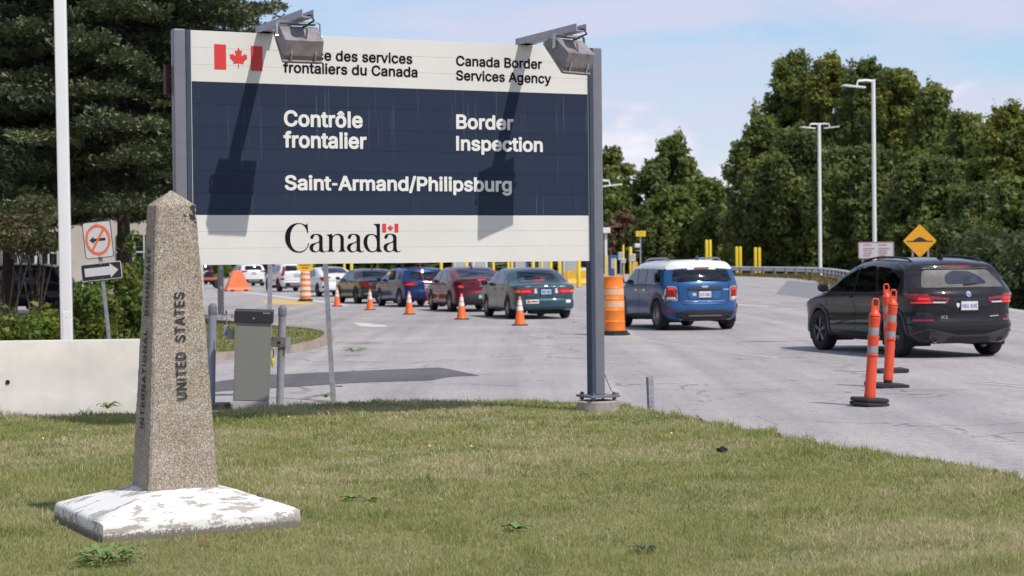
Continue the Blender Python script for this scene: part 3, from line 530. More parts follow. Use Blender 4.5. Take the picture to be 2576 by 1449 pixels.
# ================================================================== boundary obelisk
def aggregate_material():
    m = bpy.data.materials.new('exposed_aggregate'); m.use_nodes = True
    nt, N, Lk, b = nodes_of(m); t = N('ShaderNodeTexCoord')
    v = N('ShaderNodeTexVoronoi'); v.inputs['Scale'].default_value = 160; v.inputs['Randomness'].default_value = 1.0; Lk(t.outputs['Object'], v.inputs['Vector'])
    sp = N('ShaderNodeSeparateColor'); Lk(v.outputs['Color'], sp.inputs[0])
    r = N('ShaderNodeValToRGB'); r.color_ramp.interpolation = 'CONSTANT'; e = r.color_ramp.elements
    cols = [(0, (.60, .54, .47)), (.18, (.47, .40, .32)), (.34, (.68, .63, .57)), (.50, (.35, .29, .23)), (.60, (.56, .47, .36)), (.72, (.74, .70, .65)), (.82, (.26, .22, .19)), (.88, (.58, .44, .27)), (.95, (.83, .80, .76))]
    e[0].position, e[0].color = 0, (*cols[0][1], 1); e[1].position, e[1].color = cols[1][0], (*cols[1][1], 1)
    for p, c in cols[2:]:
        k = e.new(p); k.color = (*c, 1)
    Lk(sp.outputs[0], r.inputs[0])
    d = N('ShaderNodeTexVoronoi'); d.feature = 'DISTANCE_TO_EDGE'; d.inputs['Scale'].default_value = 160; Lk(t.outputs['Object'], d.inputs['Vector'])
    gr = N('ShaderNodeValToRGB'); gr.color_ramp.elements[0].position = .02; gr.color_ramp.elements[0].color = (.30, .26, .21, 1); gr.color_ramp.elements[1].position = .16; gr.color_ramp.elements[1].color = (1, 1, 1, 1); Lk(d.outputs['Distance'], gr.inputs[0])
    x = N('ShaderNodeMix'); x.data_type = 'RGBA'; x.blend_type = 'MULTIPLY'; x.inputs[0].default_value = 1; Lk(r.outputs[0], x.inputs[6]); Lk(gr.outputs[0], x.inputs[7])
    n = N('ShaderNodeTexNoise'); n.inputs['Scale'].default_value = 5; n.inputs['Detail'].default_value = 5; Lk(t.outputs['Object'], n.inputs['Vector'])
    st = N('ShaderNodeValToRGB'); st.color_ramp.elements[0].position = .3; st.color_ramp.elements[0].color = (.80, .74, .66, 1); st.color_ramp.elements[1].position = .6; st.color_ramp.elements[1].color = (1, 1, 1, 1); Lk(n.outputs['Fac'], st.inputs[0])
    y = N('ShaderNodeMix'); y.data_type = 'RGBA'; y.blend_type = 'MULTIPLY'; y.inputs[0].default_value = 1; Lk(x.outputs[2], y.inputs[6]); Lk(st.outputs[0], y.inputs[7])
    # black lichen near the top corner, with a shape of its own
    geo = N('ShaderNodeVectorMath'); geo.operation = 'DISTANCE'; geo.inputs[1].default_value = (.118, -.09, 1.80); Lk(t.outputs['Object'], geo.inputs[0])
    ln = N('ShaderNodeTexNoise'); ln.inputs['Scale'].default_value = 45; ln.inputs['Detail'].default_value = 4; Lk(t.outputs['Object'], ln.inputs['Vector'])
    la = N('ShaderNodeMath'); la.operation = 'MULTIPLY_ADD'; la.inputs[1].default_value = -3.4; la.inputs[2].default_value = 1.14; Lk(geo.outputs['Value'], la.inputs[0])
    lb = N('ShaderNodeMath'); lb.operation = 'MULTIPLY'; Lk(la.outputs[0], lb.inputs[0]); Lk(ln.outputs['Fac'], lb.inputs[1])
    lr = N('ShaderNodeValToRGB'); lr.color_ramp.elements[0].position = .52; lr.color_ramp.elements[1].position = .56; Lk(lb.outputs[0], lr.inputs[0])
    z = N('ShaderNodeMix'); z.data_type = 'RGBA'; Lk(lr.outputs[0], z.inputs[0]); Lk(y.outputs[2], z.inputs[6]); z.inputs[7].default_value = (.03, .028, .03, 1)
    Lk(z.outputs[2], b.inputs['Base Color']); b.inputs['Roughness'].default_value = .7
    bp = N('ShaderNodeBump'); bp.inputs['Strength'].default_value = 1.0; bp.inputs['Distance'].default_value = .006; Lk(d.outputs['Distance'], bp.inputs['Height']); Lk(bp.outputs[0], b.inputs['Normal'])
    return m
def flaking_paint():
    m = bpy.data.materials.new('flaking_white_paint'); m.use_nodes = True
    nt, N, Lk, b = nodes_of(m); t = N('ShaderNodeTexCoord')
    def noise(s, d, mapping=None, rough=.6, dist=0):
        n = N('ShaderNodeTexNoise'); n.inputs['Scale'].default_value = s; n.inputs['Detail'].default_value = d; n.inputs['Roughness'].default_value = rough; n.inputs['Distortion'].default_value = dist
        Lk(mapping or t.outputs['Object'], n.inputs['Vector']); return n.outputs['Fac']
    mpg = N('ShaderNodeMapping'); mpg.inputs['Scale'].default_value = (1.0, 1.9, 1.9); Lk(t.outputs['Object'], mpg.inputs[0])
    a = noise(6.2, 10, mpg.outputs[0], .68, .35)
    r = N('ShaderNodeValToRGB'); r.color_ramp.elements[0].position = .538; r.color_ramp.elements[1].position = .552; Lk(a, r.inputs[0])
    sp = N('ShaderNodeSeparateXYZ'); Lk(t.outputs['Object'], sp.inputs[0])
    # grime and moss creeping up the rim from the soil
    fine = noise(75, 5, None, .75)
    g = N('ShaderNodeMath'); g.operation = 'MULTIPLY_ADD'; g.inputs[1].default_value = -7.5; g.inputs[2].default_value = .74; Lk(sp.outputs[2], g.inputs[0])
    g2 = N('ShaderNodeMath'); g2.operation = 'ADD'; Lk(g.outputs[0], g2.inputs[0]); Lk(fine, g2.inputs[1])
    gr = N('ShaderNodeValToRGB'); gr.color_ramp.elements[0].position = .84; gr.color_ramp.elements[1].position = 1.0; Lk(g2.outputs[0], gr.inputs[0])
    c1 = N('ShaderNodeMix'); c1.data_type = 'RGBA'; Lk(r.outputs[0], c1.inputs[0]); c1.inputs[6].default_value = (.72, .71, .68, 1)
    cn = N('ShaderNodeValToRGB'); cn.color_ramp.elements[0].color = (.29, .255, .225, 1); cn.color_ramp.elements[1].color = (.46, .42, .375, 1); Lk(fine, cn.inputs[0]); Lk(cn.outputs[0], c1.inputs[7])
    c2 = N('ShaderNodeMix'); c2.data_type = 'RGBA'; Lk(gr.outputs[0], c2.inputs[0]); Lk(c1.outputs[2], c2.inputs[6]); c2.inputs[7].default_value = (.17, .15, .125, 1)
    Lk(c2.outputs[2], b.inputs['Base Color']); b.inputs['Roughness'].default_value = .75
    h = N('ShaderNodeMath'); h.operation = 'MULTIPLY_ADD'; h.inputs[1].default_value = -.6; Lk(r.outputs[0], h.inputs[0]); Lk(noise(60, 4), h.inputs[2])
    bp = N('ShaderNodeBump'); bp.inputs['Strength'].default_value = .5; bp.inputs['Distance'].default_value = .006; Lk(h.outputs[0], bp.inputs['Height']); Lk(bp.outputs[0], b.inputs['Normal'])
    return m
OB_A = R_(27.8)
ob = thing('boundary_obelisk', 'tapered pebbledash boundary obelisk on flaking white plinth in the lawn', 'monument', (-1.985, 10.925, LAWN_Z), OB_A)
bw, bd, eh, ah = 1.155 / 2, 1.06 / 2, .108, .218        # plinth half sizes, rim height, apron top
sw, sd = .418 / 2, .350 / 2                              # shaft half sizes at the foot
k_top = .565
def ring(hx, hy, z, n=9):
    c = [(-hx, -hy), (hx, -hy), (hx, hy), (-hx, hy)]; out = []
    for i in range(4):
        for j in range(n):
            t = j / n; out.append(((c[i][0] * (1 - t) + c[(i + 1) % 4][0] * t), (c[i][1] * (1 - t) + c[(i + 1) % 4][1] * t), z))
    return out
random.seed(2)
def rings_mesh(rings, cap_top=True, jit=0.0):
    vs, fs = [], []; n = len(rings[0])
    for r in rings: vs += [(x + random.gauss(0, jit), y + random.gauss(0, jit), z + random.gauss(0, jit * .6)) for x, y, z in r]
    for i in range(len(rings) - 1):
        for j in range(n): fs.append((i * n + j, i * n + (j + 1) % n, (i + 1) * n + (j + 1) % n, (i + 1) * n + j))
    if cap_top: fs.append(tuple(range((len(rings) - 1) * n, len(rings) * n)))
    return vs, fs
pr = [ring(bw, bd, -.08, 14), ring(bw, bd, .03, 14), ring(bw - .002, bd - .002, eh - .025, 14), ring(bw - .006, bd - .006, eh - .008, 14), ring(bw - .022, bd - .022, eh + .004, 14)]
for t in (.12, .3, .5, .7, .85, 1.0):
    pr.append(ring(bw - .03 + (sw - .005 - bw + .03) * t, bd - .03 + (sd - .005 - bd + .03) * t, eh + .006 + (ah - eh) * (t ** .92), 14))
v_, f_ = rings_mesh(pr, True, .0022)
mesh_obj('plinth', v_, f_, flaking_paint(), ob, smooth=50)
ftop = P(391.6, 517.3, 10.83).z - LAWN_Z
apex = P(428.9, 480.1, 10.925).z - LAWN_Z
sz0 = ah - .012
rings_ = []
NZ = 60
def shaft_half(z):
    t = (z - sz0) / (ftop - sz0); k = 1 + (k_top - 1) * t
    return sw * k, sd * k
for i in range(NZ + 1):
    z = sz0 + (ftop - sz0) * i / NZ; hx, hy = shaft_half(z)
    c = []
    for (x, y), (dx, dy) in zip(((-1, -1), (1, -1), (1, 1), (-1, 1)), ((1, 0), (0, 1), (-1, 0), (0, -1))):
        e = .012
        pts = [(x * hx + dx * e, y * hy + dy * e)]
        nxt = (x * hx + dx * (2 * hx if dx else 2 * hy) * .0, y)
        L_ = 2 * hx if dx else 2 * hy
        for q in (.0, .25, .5, .75, 1.0):
            d = e + (L_ - 2 * e) * q
            if q > 0: pts.append((x * hx + dx * d, y * hy + dy * d))
        c += pts
    rings_.append([(x, y, z) for x, y in c])
hx, hy = shaft_half(ftop)
rings_.append([(x * .93, y * .93, ftop + .012) for x, y, z in rings_[-1]])
rings_.append([(x * .04, y * .04, apex) for x, y, z in rings_[-2]])
random.seed(5)
v_, f_ = rings_mesh(rings_, True, .0012)
mesh_obj('shaft', v_, f_, aggregate_material(), ob, smooth=35)
M_stencil = pm('worn_black_stencil_paint', (.022, .021, .024), .8, var=.3, scale=120, tint=(.03, .028, .028))
def face_text(s, face, z0, z1, cap, name='lettering'):
    """lettering read from the ground up on one tapered face"""
    def fn(a, b):
        z = z0 + a; hx_, hy_ = shaft_half(z); off = .008; bb = b - cap / 2
        return Vector((-bb, -hy_ - off, z)) if face == 'front' else Vector((-hx_ - off, bb, z))
    return lettering(name, s, 'caps', fn, z1 - z0, cap, M_stencil, ob, .055)
zz = lambda y, d: P(440, y, d).z - LAWN_Z
face_text('UNITED  STATES', 'front', zz(1006, 10.76), zz(735, 10.8), .062)
face_text('INTERNATIONAL   BOUNDARY', 'left', zz(1072, 10.95), zz(623, 10.97), .068)
# stone lying on the plinth
def apron_z(p):
    q = Matrix.Rotation(-OB_A, 3, 'Z') @ (p - Vector((-1.985, 10.925, 0))); tx = (bw - .03 - abs(q.x)) / (bw - .03 - sw + .005); ty = (bd - .03 - abs(q.y)) / (bd - .03 - sd + .005)
    k = max(0, min(tx, ty)); return LAWN_Z + eh + .006 + (ah - eh) * k ** .92 if min(tx, ty) > 0 else LAWN_Z
st = G(655, 1251, .40)
for _ in range(400):
    if st.z <= apron_z(st): break
    st = st + ray(655, 1251).normalized() * .01
bm = bmesh.new(); bmesh.ops.create_icosphere(bm, subdivisions=3, radius=1)
for v in bm.verts:
    n = v.co.copy(); k = 1 + .13 * math.sin(n.x * 4 + 1) + .1 * math.sin(n.y * 5 + n.z * 3)
    v.co = Vector((n.x * .028 * k, n.y * .017 * k, n.z * .015 * k))
me = bpy.data.meshes.new('pebble'); bm.to_mesh(me); bm.free(); me.materials.append(pm('brown_stone', (.17, .10, .065), .8, var=.3, scale=60, bump=.5))
me.polygons.foreach_set('use_smooth', [True] * len(me.polygons))
pb = link(bpy.data.objects.new('pebble', me)); pb.location = (st.x, st.y, st.z + .012); pb.rotation_euler = (0, .25, -.5)
tag(pb, 'small brown pebble resting on the white obelisk plinth', 'stone')

# ================================================================== the border sign
SA, SB = Vector((-2.898, 17.02, 0)), Vector((.7693, 18.80, 0))
SW = (SB - SA).length
S_ANG = math.atan2((SB - SA).y, (SB - SA).x)
S_n = Vector((math.sin(S_ANG), -math.cos(S_ANG), 0))
zb_s = (P(487, 667, 17.02).z + P(1478, 657, 18.8).z) / 2
zt_s = (P(482, 77, 17.02).z + P(1478, 121, 18.8).z) / 2
sign = thing('border_sign', 'large blue and white border inspection sign on two grey posts with floodlights', 'sign', (SA.x, SA.y, LAWN_Z), S_ANG)
SZ0 = zb_s - LAWN_Z                                      # local height of the lower panel edge
SH = zt_s - zb_s
def sp(x, y):
    """reference pixel -> (along, up) on the face of the sign, local"""
    q = on_plane(x, y, SA + S_n * .02, S_n) - SA
    return q.x * math.cos(S_ANG) + q.y * math.sin(S_ANG), q.z - LAWN_Z
M_spw = pm('sign_white', (.68, .66, .62), .45, var=.05, scale=1.2)
def streaked(name, col, amt):
    m = bpy.data.materials.new(name); m.use_nodes = True
    nt, N, Lk, b = nodes_of(m); t = N('ShaderNodeTexCoord')
    mpg = N('ShaderNodeMapping'); mpg.inputs['Scale'].default_value = (26, 1, .55); Lk(t.outputs['Object'], mpg.inputs[0])
    n = N('ShaderNodeTexNoise'); n.inputs['Scale'].default_value = 1.6; n.inputs['Detail'].default_value = 4; Lk(mpg.outputs[0], n.inputs['Vector'])
    n2 = N('ShaderNodeTexNoise'); n2.inputs['Scale'].default_value = .9; n2.inputs['Detail'].default_value = 2; Lk(t.outputs['Object'], n2.inputs['Vector'])
    r = N('ShaderNodeValToRGB'); r.color_ramp.elements[0].position = .60; r.color_ramp.elements[1].position = .74; Lk(n.outputs['Fac'], r.inputs[0])
    r2 = N('ShaderNodeValToRGB'); r2.color_ramp.elements[0].position = .42; r2.color_ramp.elements[1].position = .62; Lk(n2.outputs['Fac'], r2.inputs[0])
    k = N('ShaderNodeMath'); k.operation = 'MULTIPLY'; Lk(r.outputs[0], k.inputs[0]); Lk(r2.outputs[0], k.inputs[1])
    k2 = N('ShaderNodeMath'); k2.operation = 'MULTIPLY'; k2.inputs[1].default_value = amt; Lk(k.outputs[0], k2.inputs[0])
    x = N('ShaderNodeMix'); x.data_type = 'RGBA'; Lk(k2.outputs[0], x.inputs[0]); x.inputs[6].default_value = (*col, 1); x.inputs[7].default_value = (.42, .45, .52, 1)
    Lk(x.outputs[2], b.inputs['Base Color']); b.inputs['Roughness'].default_value = .5; b.inputs['Specular IOR Level'].default_value = .12
    return m
M_spb = streaked('sign_blue', (.023, .032, .060), .15)
M_spb2 = streaked('sign_blue_plank', (.024, .034, .063), .18)
M_post = pm('post_grey_paint', (.165, .165, .192), .4, var=.08, scale=5, bump=.05)
M_navy = pm('navy_channel', (.035, .052, .085), .5, var=.06)
M_ink = pm('sign_black_vinyl', (.009, .008, .014), .8, var=0, spec=.1)
M_cut = pm('sign_white_vinyl', (.72, .71, .67), .5, var=.04)
M_red = pm('sign_red_vinyl', (.66, .035, .035), .5, var=.05, scale=3)
M_edge = pm('pale_panel_edge', (.62, .60, .56), .5, var=.05)
white_h, blue_h = .0730, .0945
rows = [('w', .0715)] * 3 + [('b', .0950)] * 6 + [('w', .0728)] * 3      # bottom to top, shares of the height
tot = sum(h for _, h in rows); z = SZ0
for ri, (kind, h) in enumerate(rows):
    hh = SH * h / tot
    mb = MB(); mb.box((SW / 2, 0, z + hh / 2), (SW, .036, hh - .0012))
    mb.build('plank', M_spw if kind == 'w' else (M_spb, M_spb2)[ri % 2], sign, bevel=.0012, segs=1)
    z += hh
MB().box((SW / 2, .028, SZ0 + SH / 2), (SW - .02, .02, SH - .02)).build('backing_panel', M_navy, sign)
for x in (-.006, SW + .006):
    MB().box((x, -.004, SZ0 + SH / 2), (.009, .036, SH)).build('edge_trim', M_edge, sign)
    zc0 = SZ0 if x < 0 else .168
    MB().box((x + (-.028 if x < 0 else .026), .012, (SZ0 + SH + zc0) / 2), (.044, .11, SZ0 + SH - zc0)).build('side_channel', M_navy, sign)
ptop = SZ0 + SH + .005
for x, z0 in ((-.112, -.05), (SW + .103, .165)):
    MB().box((x, .01, (ptop + z0) / 2), (.112, .095, ptop - z0)).build('post', M_post, sign, bevel=.012, segs=3, smooth=40)
# the red end of something bolted to the far side of the left post
MB().box((-.20, .10, SZ0 + SH * .79), (.05, .03, .27)).build('rear_bracket', pm('dark_red_paint', (.05, .010, .010), .6), sign)
px_ = SW + .103
mb = MB(); mb.box((px_, .01, .155), (.33, .33, .024)); mb.build('base_plate', M_post, sign, bevel=.004)
for dx in (-.12, .12):
    for dy in (-.12, .12):
        mb = MB(); mb.cyl((px_ + dx, .01 + dy, .08), (px_ + dx, .01 + dy, .195), .011, n=10)
        for zz_ in (.120, .167): mb.cyl((px_ + dx, .01 + dy, zz_), (px_ + dx, .01 + dy, zz_ + .021), .024, n=6)
        mb.build('anchor_bolt', pm('weathered_steel', (.20, .19, .21), .55, .7, var=.2, scale=30), sign, smooth=30)
MB().lathe([(0, .108), (.195, .108), (.212, .096), (.215, -.10)], 32, (px_, .01, 0)).build('footing', pm('footing_concrete', (.36, .32, .28), .9, var=.2, scale=9, bump=.5, bscale=40), sign, smooth=40)
MB().lathe([(0, .052), (.195, .052), (.212, .04), (.215, -.10)], 32, (-.112, .01, 0)).build('footing', MATS['footing_concrete'], sign, smooth=40)
g_ = [(px_ + .058, .0, .40), (px_ + .10, -.0, .30), (px_ + .15, -.0, .195), (px_ + .18, -.01, .172)]
MB().tube(g_, .0035, 6).build('ground_wire', pm('dark_wire', (.05, .05, .06), .5, .3), sign)
MB().box((px_ + .19, -.01, .165), (.06, .03, .03)).build('wire_clamp', MATS['weathered_steel'], sign, bevel=.004)
# lettering
FY = -.0215
def stext(s, font, px, base_l, cap_px, mat, width=None):
    """px = (left, right) reference pixels, base_l = baseline pixel at the left end"""
    u0, v0 = sp(px[0], base_l); u1, _ = sp(px[1], base_l)
    _, vc = sp(px[0], base_l - cap_px)
    return lettering('lettering', s, font, lambda a, b: Vector((u0 + a, FY, v0 + b)), u1 - u0, vc - v0, mat, sign)
stext('Agence des services', 'med', (712, 1037), 148.5, 27, M_ink)
stext('frontaliers du Canada', 'med', (712, 1050), 182.5, 27, M_ink)
stext('Canada Border', 'med', (1147, 1363), 165.5, 25.5, M_ink)
stext('Services Agency', 'med', (1147, 1386), 202.0, 25.5, M_ink)
stext('Contrôle', 'bold', (714, 912), 318.0, 41, M_cut)
stext('frontalier', 'bold', (713, 922), 371.5, 41, M_cut)
stext('Border', 'bold', (1147, 1291), 324.5, 37, M_cut)
stext('Inspection', 'bold', (1147, 1365), 379.0, 37, M_cut)
stext('Saint-Armand/Philipsburg', 'bold', (716, 1287), 478.5, 38, M_cut)
def zpx(pts, off, k, dx=0, dy=0):
    return [((off[0] + (x + dx) / k) * .85833, (off[1] + (y + dy) / k) * .85833) for x, y in pts]
def splate(name, loops, mat, y=FY):
    q = [[Vector((*sp(*p), 0)) for p in l] for l in loops]; flat = [p for l in q for p in l]
    fs = []
    for t in tessellate_polygon(q):
        a, b, c = (flat[i] for i in t); fs.append(t if (b - a).cross(c - a).z > 0 else tuple(reversed(t)))
    return mesh_obj(name, [(p.x, y, p.y) for p in flat], fs, mat, sign)
WO, WK = (825, 640), 13.172
gC = [(985,195),(1000,205),(1027,560),(1005,565),(990,545),(975,480),(940,390),(890,310),(820,240),(740,208),(670,205),(590,225),(500,280),(430,370),(380,470),(345,590),(330,740),(335,870),(360,1000),(400,1090),(460,1180),(540,1240),(620,1270),(700,1275),(780,1265),(860,1230),(930,1170),(990,1080),(1030,955),(1050,955),(1062,970),(1035,1060),(990,1150),(920,1230),(840,1285),(750,1315),(650,1320),(550,1310),(430,1265),(320,1180),(230,1070),(170,950),(140,830),(135,700),(150,570),(195,450),(270,340),(370,255),(480,205),(580,185),(680,180),(760,190),(850,220),(930,248),(955,240),(970,205)]
ga = [(1110,720),(1125,680),(1160,635),(1220,607),(1320,597),(1420,603),(1500,625),(1555,670),(1582,740),(1583,1130),(1595,1210),(1620,1260),(1660,1280),(1700,1270),(1722,1230),(1742,1235),(1730,1265),(1690,1298),(1610,1308),(1530,1295),(1480,1265),(1455,1245),(1400,1285),(1290,1310),(1190,1290),(1110,1225),(1078,1140),(1085,1070),(1130,1000),(1220,960),(1340,935),(1420,900),(1448,870),(1455,800),(1448,730),(1420,665),(1380,632),(1330,625),(1280,640),(1250,680),(1225,750),(1200,785),(1165,792),(1130,775),(1110,745)]
ga_h = [(1455,930),(1455,1130),(1445,1190),(1410,1250),(1340,1278),(1270,1262),(1225,1210),(1212,1140),(1225,1080),(1275,1010),(1350,965)]
gn = [(1725,635),(1930,600),(1945,615),(1970,685),(2020,640),(2100,605),(2180,595),(2270,610),(2340,650),(2380,700),(2400,760),(2402,1130),(2415,1200),(2445,1255),(2490,1275),(2490,1282),(2180,1282),(2180,1275),(2240,1250),(2265,1200),(2275,1120),(2275,790),(2262,710),(2220,655),(2150,632),(2080,642),(2010,695),(1970,770),(1962,850),(1962,1130),(1970,1210),(2000,1255),(2055,1275),(2055,1283),(1750,1283),(1750,1275),(1800,1250),(1825,1200),(1835,1120),(1835,760),(1825,705),(1795,665),(1740,642)]
gd = [(1235,215),(1480,205),(1490,220),(1490,1060),(1500,1160),(1525,1225),(1560,1260),(1600,1270),(1600,1277),(1410,1300),(1390,1300),(1375,1245),(1320,1275),(1240,1300),(1150,1300),(1050,1275),(960,1200),(890,1090),(860,960),(858,850),(890,740),(960,650),(1050,610),(1160,597),(1260,612),(1330,645),(1368,668),(1368,400),(1355,320),(1320,265),(1290,245),(1235,225)]
gd_h = [(1000,900),(1008,800),(1040,710),(1100,645),(1180,628),(1250,645),(1310,700),(1350,780),(1372,880),(1375,1050),(1368,1130),(1340,1200),(1290,1250),(1210,1275),(1140,1255),(1080,1195),(1030,1090),(1005,990)]
splate('wordmark_letter', [zpx(gC, WO, WK)], M_ink)
for dx, dy in ((0, 0), (1445, -3), (2855, -8)):
    splate('wordmark_letter', [zpx(ga, WO, WK, dx, dy), zpx(ga_h, WO, WK, dx, dy)], M_ink)
splate('wordmark_letter', [zpx(gn, WO, WK)], M_ink)
splate('wordmark_letter', [zpx(gd, WO, WK, 2305), zpx(gd_h, WO, WK, 2305)], M_ink)
leaf = [(1135,270),(1205,415),(1240,430),(1295,400),(1262,600),(1275,650),(1305,650),(1385,550),(1420,600),(1515,597),(1488,690),(1520,745),(1350,890),(1360,985),(1160,940),(1160,1165),(1130,1165),(1130,940),(930,975),(945,890),(770,710),(795,670),(765,560),(870,580),(895,535),(1000,650),(1030,640),(1020,560),(985,395),(1050,430),(1080,420)]
FO, FK = (620, 120), 14.4875
splate('flag_maple_leaf', [zpx(leaf, FO, FK)], M_red)
splate('flag_bar', [zpx([(110,135),(605,160),(620,1215),(120,1195)], FO, FK)], M_red)
splate('flag_bar', [zpx([(1665,215),(2155,235),(2160,1285),(1670,1265)], FO, FK)], M_red)
splate('flag_bar', [zpx([(1580,205),(1730,205),(1730,538),(1580,538)], WO, WK, 2305)], M_red)
splate('flag_bar', [zpx([(2058,205),(2203,205),(2203,538),(2058,538)], WO, WK, 2305)], M_red)
splate('flag_maple_leaf', [zpx([(1890 + (x - 1140) * .292, 375 + (y - 717) * .30) for x, y in leaf], WO, WK, 2305)], M_red)
# floodlights on outreach arms
M_galv = pm('galvanised_arm', (.44, .42, .47), .5, .2, var=.1, scale=12)
M_lamp = pm('weathered_lamp_housing', (.29, .26, .27), .55, .2, var=.22, scale=10)
M_alu = pm('bare_aluminium', (.62, .60, .60), .35, .9, var=.05)
M_lens = glass_mat('lamp_lens', (.75, .78, .8))
M_black = pm('black_rubber', (.02, .02, .022), .6, var=0)
def floodlight(u, yaw, tilt, drop):
    zt = SZ0 + SH
    arm = MB(); w, h, t = .108, .066, .006
    for c, d in (((0, -.545, .004), (w, 1.29, t)), ((-w / 2 + t / 2, -.545, .004 + h / 2), (t, 1.29, h)), ((w / 2 - t / 2, -.545, .004 + h / 2), (t, 1.29, h))):
        arm.box(Vector(c) + Vector((u, 0, zt + .004)), d)
    a = arm.build('lamp_arm', M_galv, sign)
    MB().box((u, -.06, zt - .004 + .012), (.16, .14, .006)).build('arm_foot', M_galv, a)
    for q in (-.04, .04):
        MB().cyl((u + q, -.09, zt + .014), (u + q, -.09, zt + .028), .009, n=6).build('bolt', M_alu, a)
    piv = Matrix.Translation((u, -.94, zt - .022)) @ Matrix.Rotation(yaw, 4, 'Z')
    til = piv @ Matrix.Translation((0, 0, -.085)) @ Matrix.Rotation(tilt, 4, 'X') @ Matrix.Translation((0, 0, .085))
    hw = .176
    body = [(.15, -.045), (.09, -.012), (-.01, -.03), (-.175, -.165), (-.125, -.295), (-.09, -.335), (.14, -.085)]      # (towards sign, up)
    fn = lambda a_, b_, d: til @ Vector((d, a_, b_ - drop))
    o = MB().prism(body, fn, -hw, hw).build('lamp_housing', M_lamp, a, bevel=.006)
    MB().prism([(.155, -.04), (.165, -.075), (-.09, -.355), (-.115, -.345), (-.10, -.33), (.145, -.075)], fn, -hw - .006, hw + .006).build('lens_frame', M_lamp, o)
    lens = [fn(.135, -.105, -hw * .92), fn(.135, -.105, hw * .92), fn(-.095, -.345, hw * .92), fn(-.095, -.345, -hw * .92)]
    mesh_obj('lens', [v + til.to_3x3() @ Vector((0, .012, -.012)) for v in lens], [(0, 1, 2, 3)], M_lens, o)
    for k in range(4):
        MB().prism([(.085 - k * .022, -.006), (.085 - k * .022, .006), (.079 - k * .022, .006), (.079 - k * .022, -.006)], fn, -hw * .93, hw * .93).build('cooling_fin', M_lamp, o)
    for sx in (-.11, .11):
        mb = MB(); mb.prism([(-.150, -.25), (-.146, -.285), (-.115, -.345), (-.098, -.335), (-.128, -.28)], fn, sx - .006, sx + .006)
        mb.build('latch', M_alu, o)
    br = MB(); bw_ = hw + .022
    pts = [(-bw_, -.0, -.115), (-bw_, -.0, .0), (-bw_ + .02, 0, .016), (bw_ - .02, 0, .016), (bw_, 0, .0), (bw_, 0, -.115)]
    for i in range(len(pts) - 1):
        A_, B_ = Vector(pts[i]), Vector(pts[i + 1]); d = (B_ - A_).normalized(); nrm = Vector((d.z, 0, -d.x)) * .003
        vs = [piv @ (q + s1 * nrm + Vector((0, s2 * .016, 0)) + Vector((0, 0, -drop * .3))) for q in (A_, B_) for s1 in (-1, 1) for s2 in (-1, 1)]
        br.add(vs, [(0, 1, 3, 2), (4, 6, 7, 5), (0, 4, 5, 1), (2, 3, 7, 6), (0, 2, 6, 4), (1, 5, 7, 3)])
    bo = br.build('yoke_bracket', M_alu, a)
    for sx in (-1, 1):
        MB().cyl(piv @ Vector((sx * (bw_ - .012), 0, -.11)), piv @ Vector((sx * (bw_ + .014), 0, -.11)), .013, n=8).build('pivot_bolt', M_alu, bo)
    p0 = Vector((u + .01, -1.14, zt + .028)); p3 = fn(-.02, -.03, .03)
    MB().tube([p0, p0 + Vector((.02, -.045, -.005)), p0 + Vector((.04, -.06, -.05)), p3 + Vector((.05, -.05, .03)), p3 + Vector((.03, -.02, .01)), p3], .0085, 8).build('cable', M_black, a, smooth=60)
uL = sp(667, 80)[0]; uR = sp(1322, 112)[0]
floodlight(uL, R_(-2), R_(0), .0)
floodlight(uR, R_(17), R_(2), .0)
# ================================================================== things near the sign
M_pole = pm('white_pole_paint', (.80, .79, .77), .35, var=.03, scale=2)
M_steel = pm('galvanised_steel', (.36, .36, .39), .5, .25, var=.18, scale=14)
M_bollard = pm('bollard_grey_paint', (.27, .29, .34), .45, var=.08, scale=6)
# white lamp post on the left, rising out of the picture
b0 = P(171, 1000, 24.0); b0.z = .05
wp = thing('white_pole', 'tall square white lamp post rising behind the concrete barrier', 'pole', b0, R_(8), rot=(0, R_(-.35), R_(8)))
MB().box((0, 0, 4.6), (.150, .150, 9.2)).build('shaft', M_pole, wp, bevel=.018, segs=3, smooth=40)
MB().box((.012, -.078, .62), (.105, .006, .62)).build('hand_hole_cover', M_pole, wp, bevel=.003)
MB().cyl((.01, -.080, .86), (.01, -.085, .86), .006, n=8).build('screw', M_steel, wp)
MB().box((0, 0, .012), (.34, .34, .025)).build('base_plate', M_pole, wp, bevel=.004)
MB().box((.6, 0, 9.25), (1.3, .10, .09)).build('lamp_arm', M_pole, wp)
# concrete barrier
bl, br_ = G(-420, 1050), G(352, 1037)
ang = math.atan2((br_ - bl).y, (br_ - bl).x); Lb = (br_ - bl).length
bar = thing('concrete_barrier', 'long smooth pale concrete barrier along the lawn edge on the left', 'barrier', (bl.x, bl.y, 0), ang)
prof = [(0, -.05), (0, .08), (.03, .20), (.085, .42), (.10, .755), (.112, .772), (.27, .772), (.282, .755), (.297, .42), (.35, .20), (.38, .08), (.38, -.05)]
MB().prism(prof, lambda a, b, d: Vector((d, a, b)), 0, Lb).build('barrier_wall', pm('smooth_concrete', (.64, .60, .54), .8, var=.09, scale=2.2, bump=.12, bscale=90), bar, smooth=50)
hp = on_plane(17, 962, bl, Vector((math.sin(ang), -math.cos(ang), 0))) - bl
hu = hp.x * math.cos(ang) + hp.y * math.sin(ang)
MB().lathe([(0, 0), (.021, 0), (.024, .004), (.018, .008)], 16, (hu, .052, hp.z - .0), Matrix.Rotation(R_(90), 3, 'X')).build('lifting_hole', pm('rust_hole', (.035, .022, .018), .9), bar)
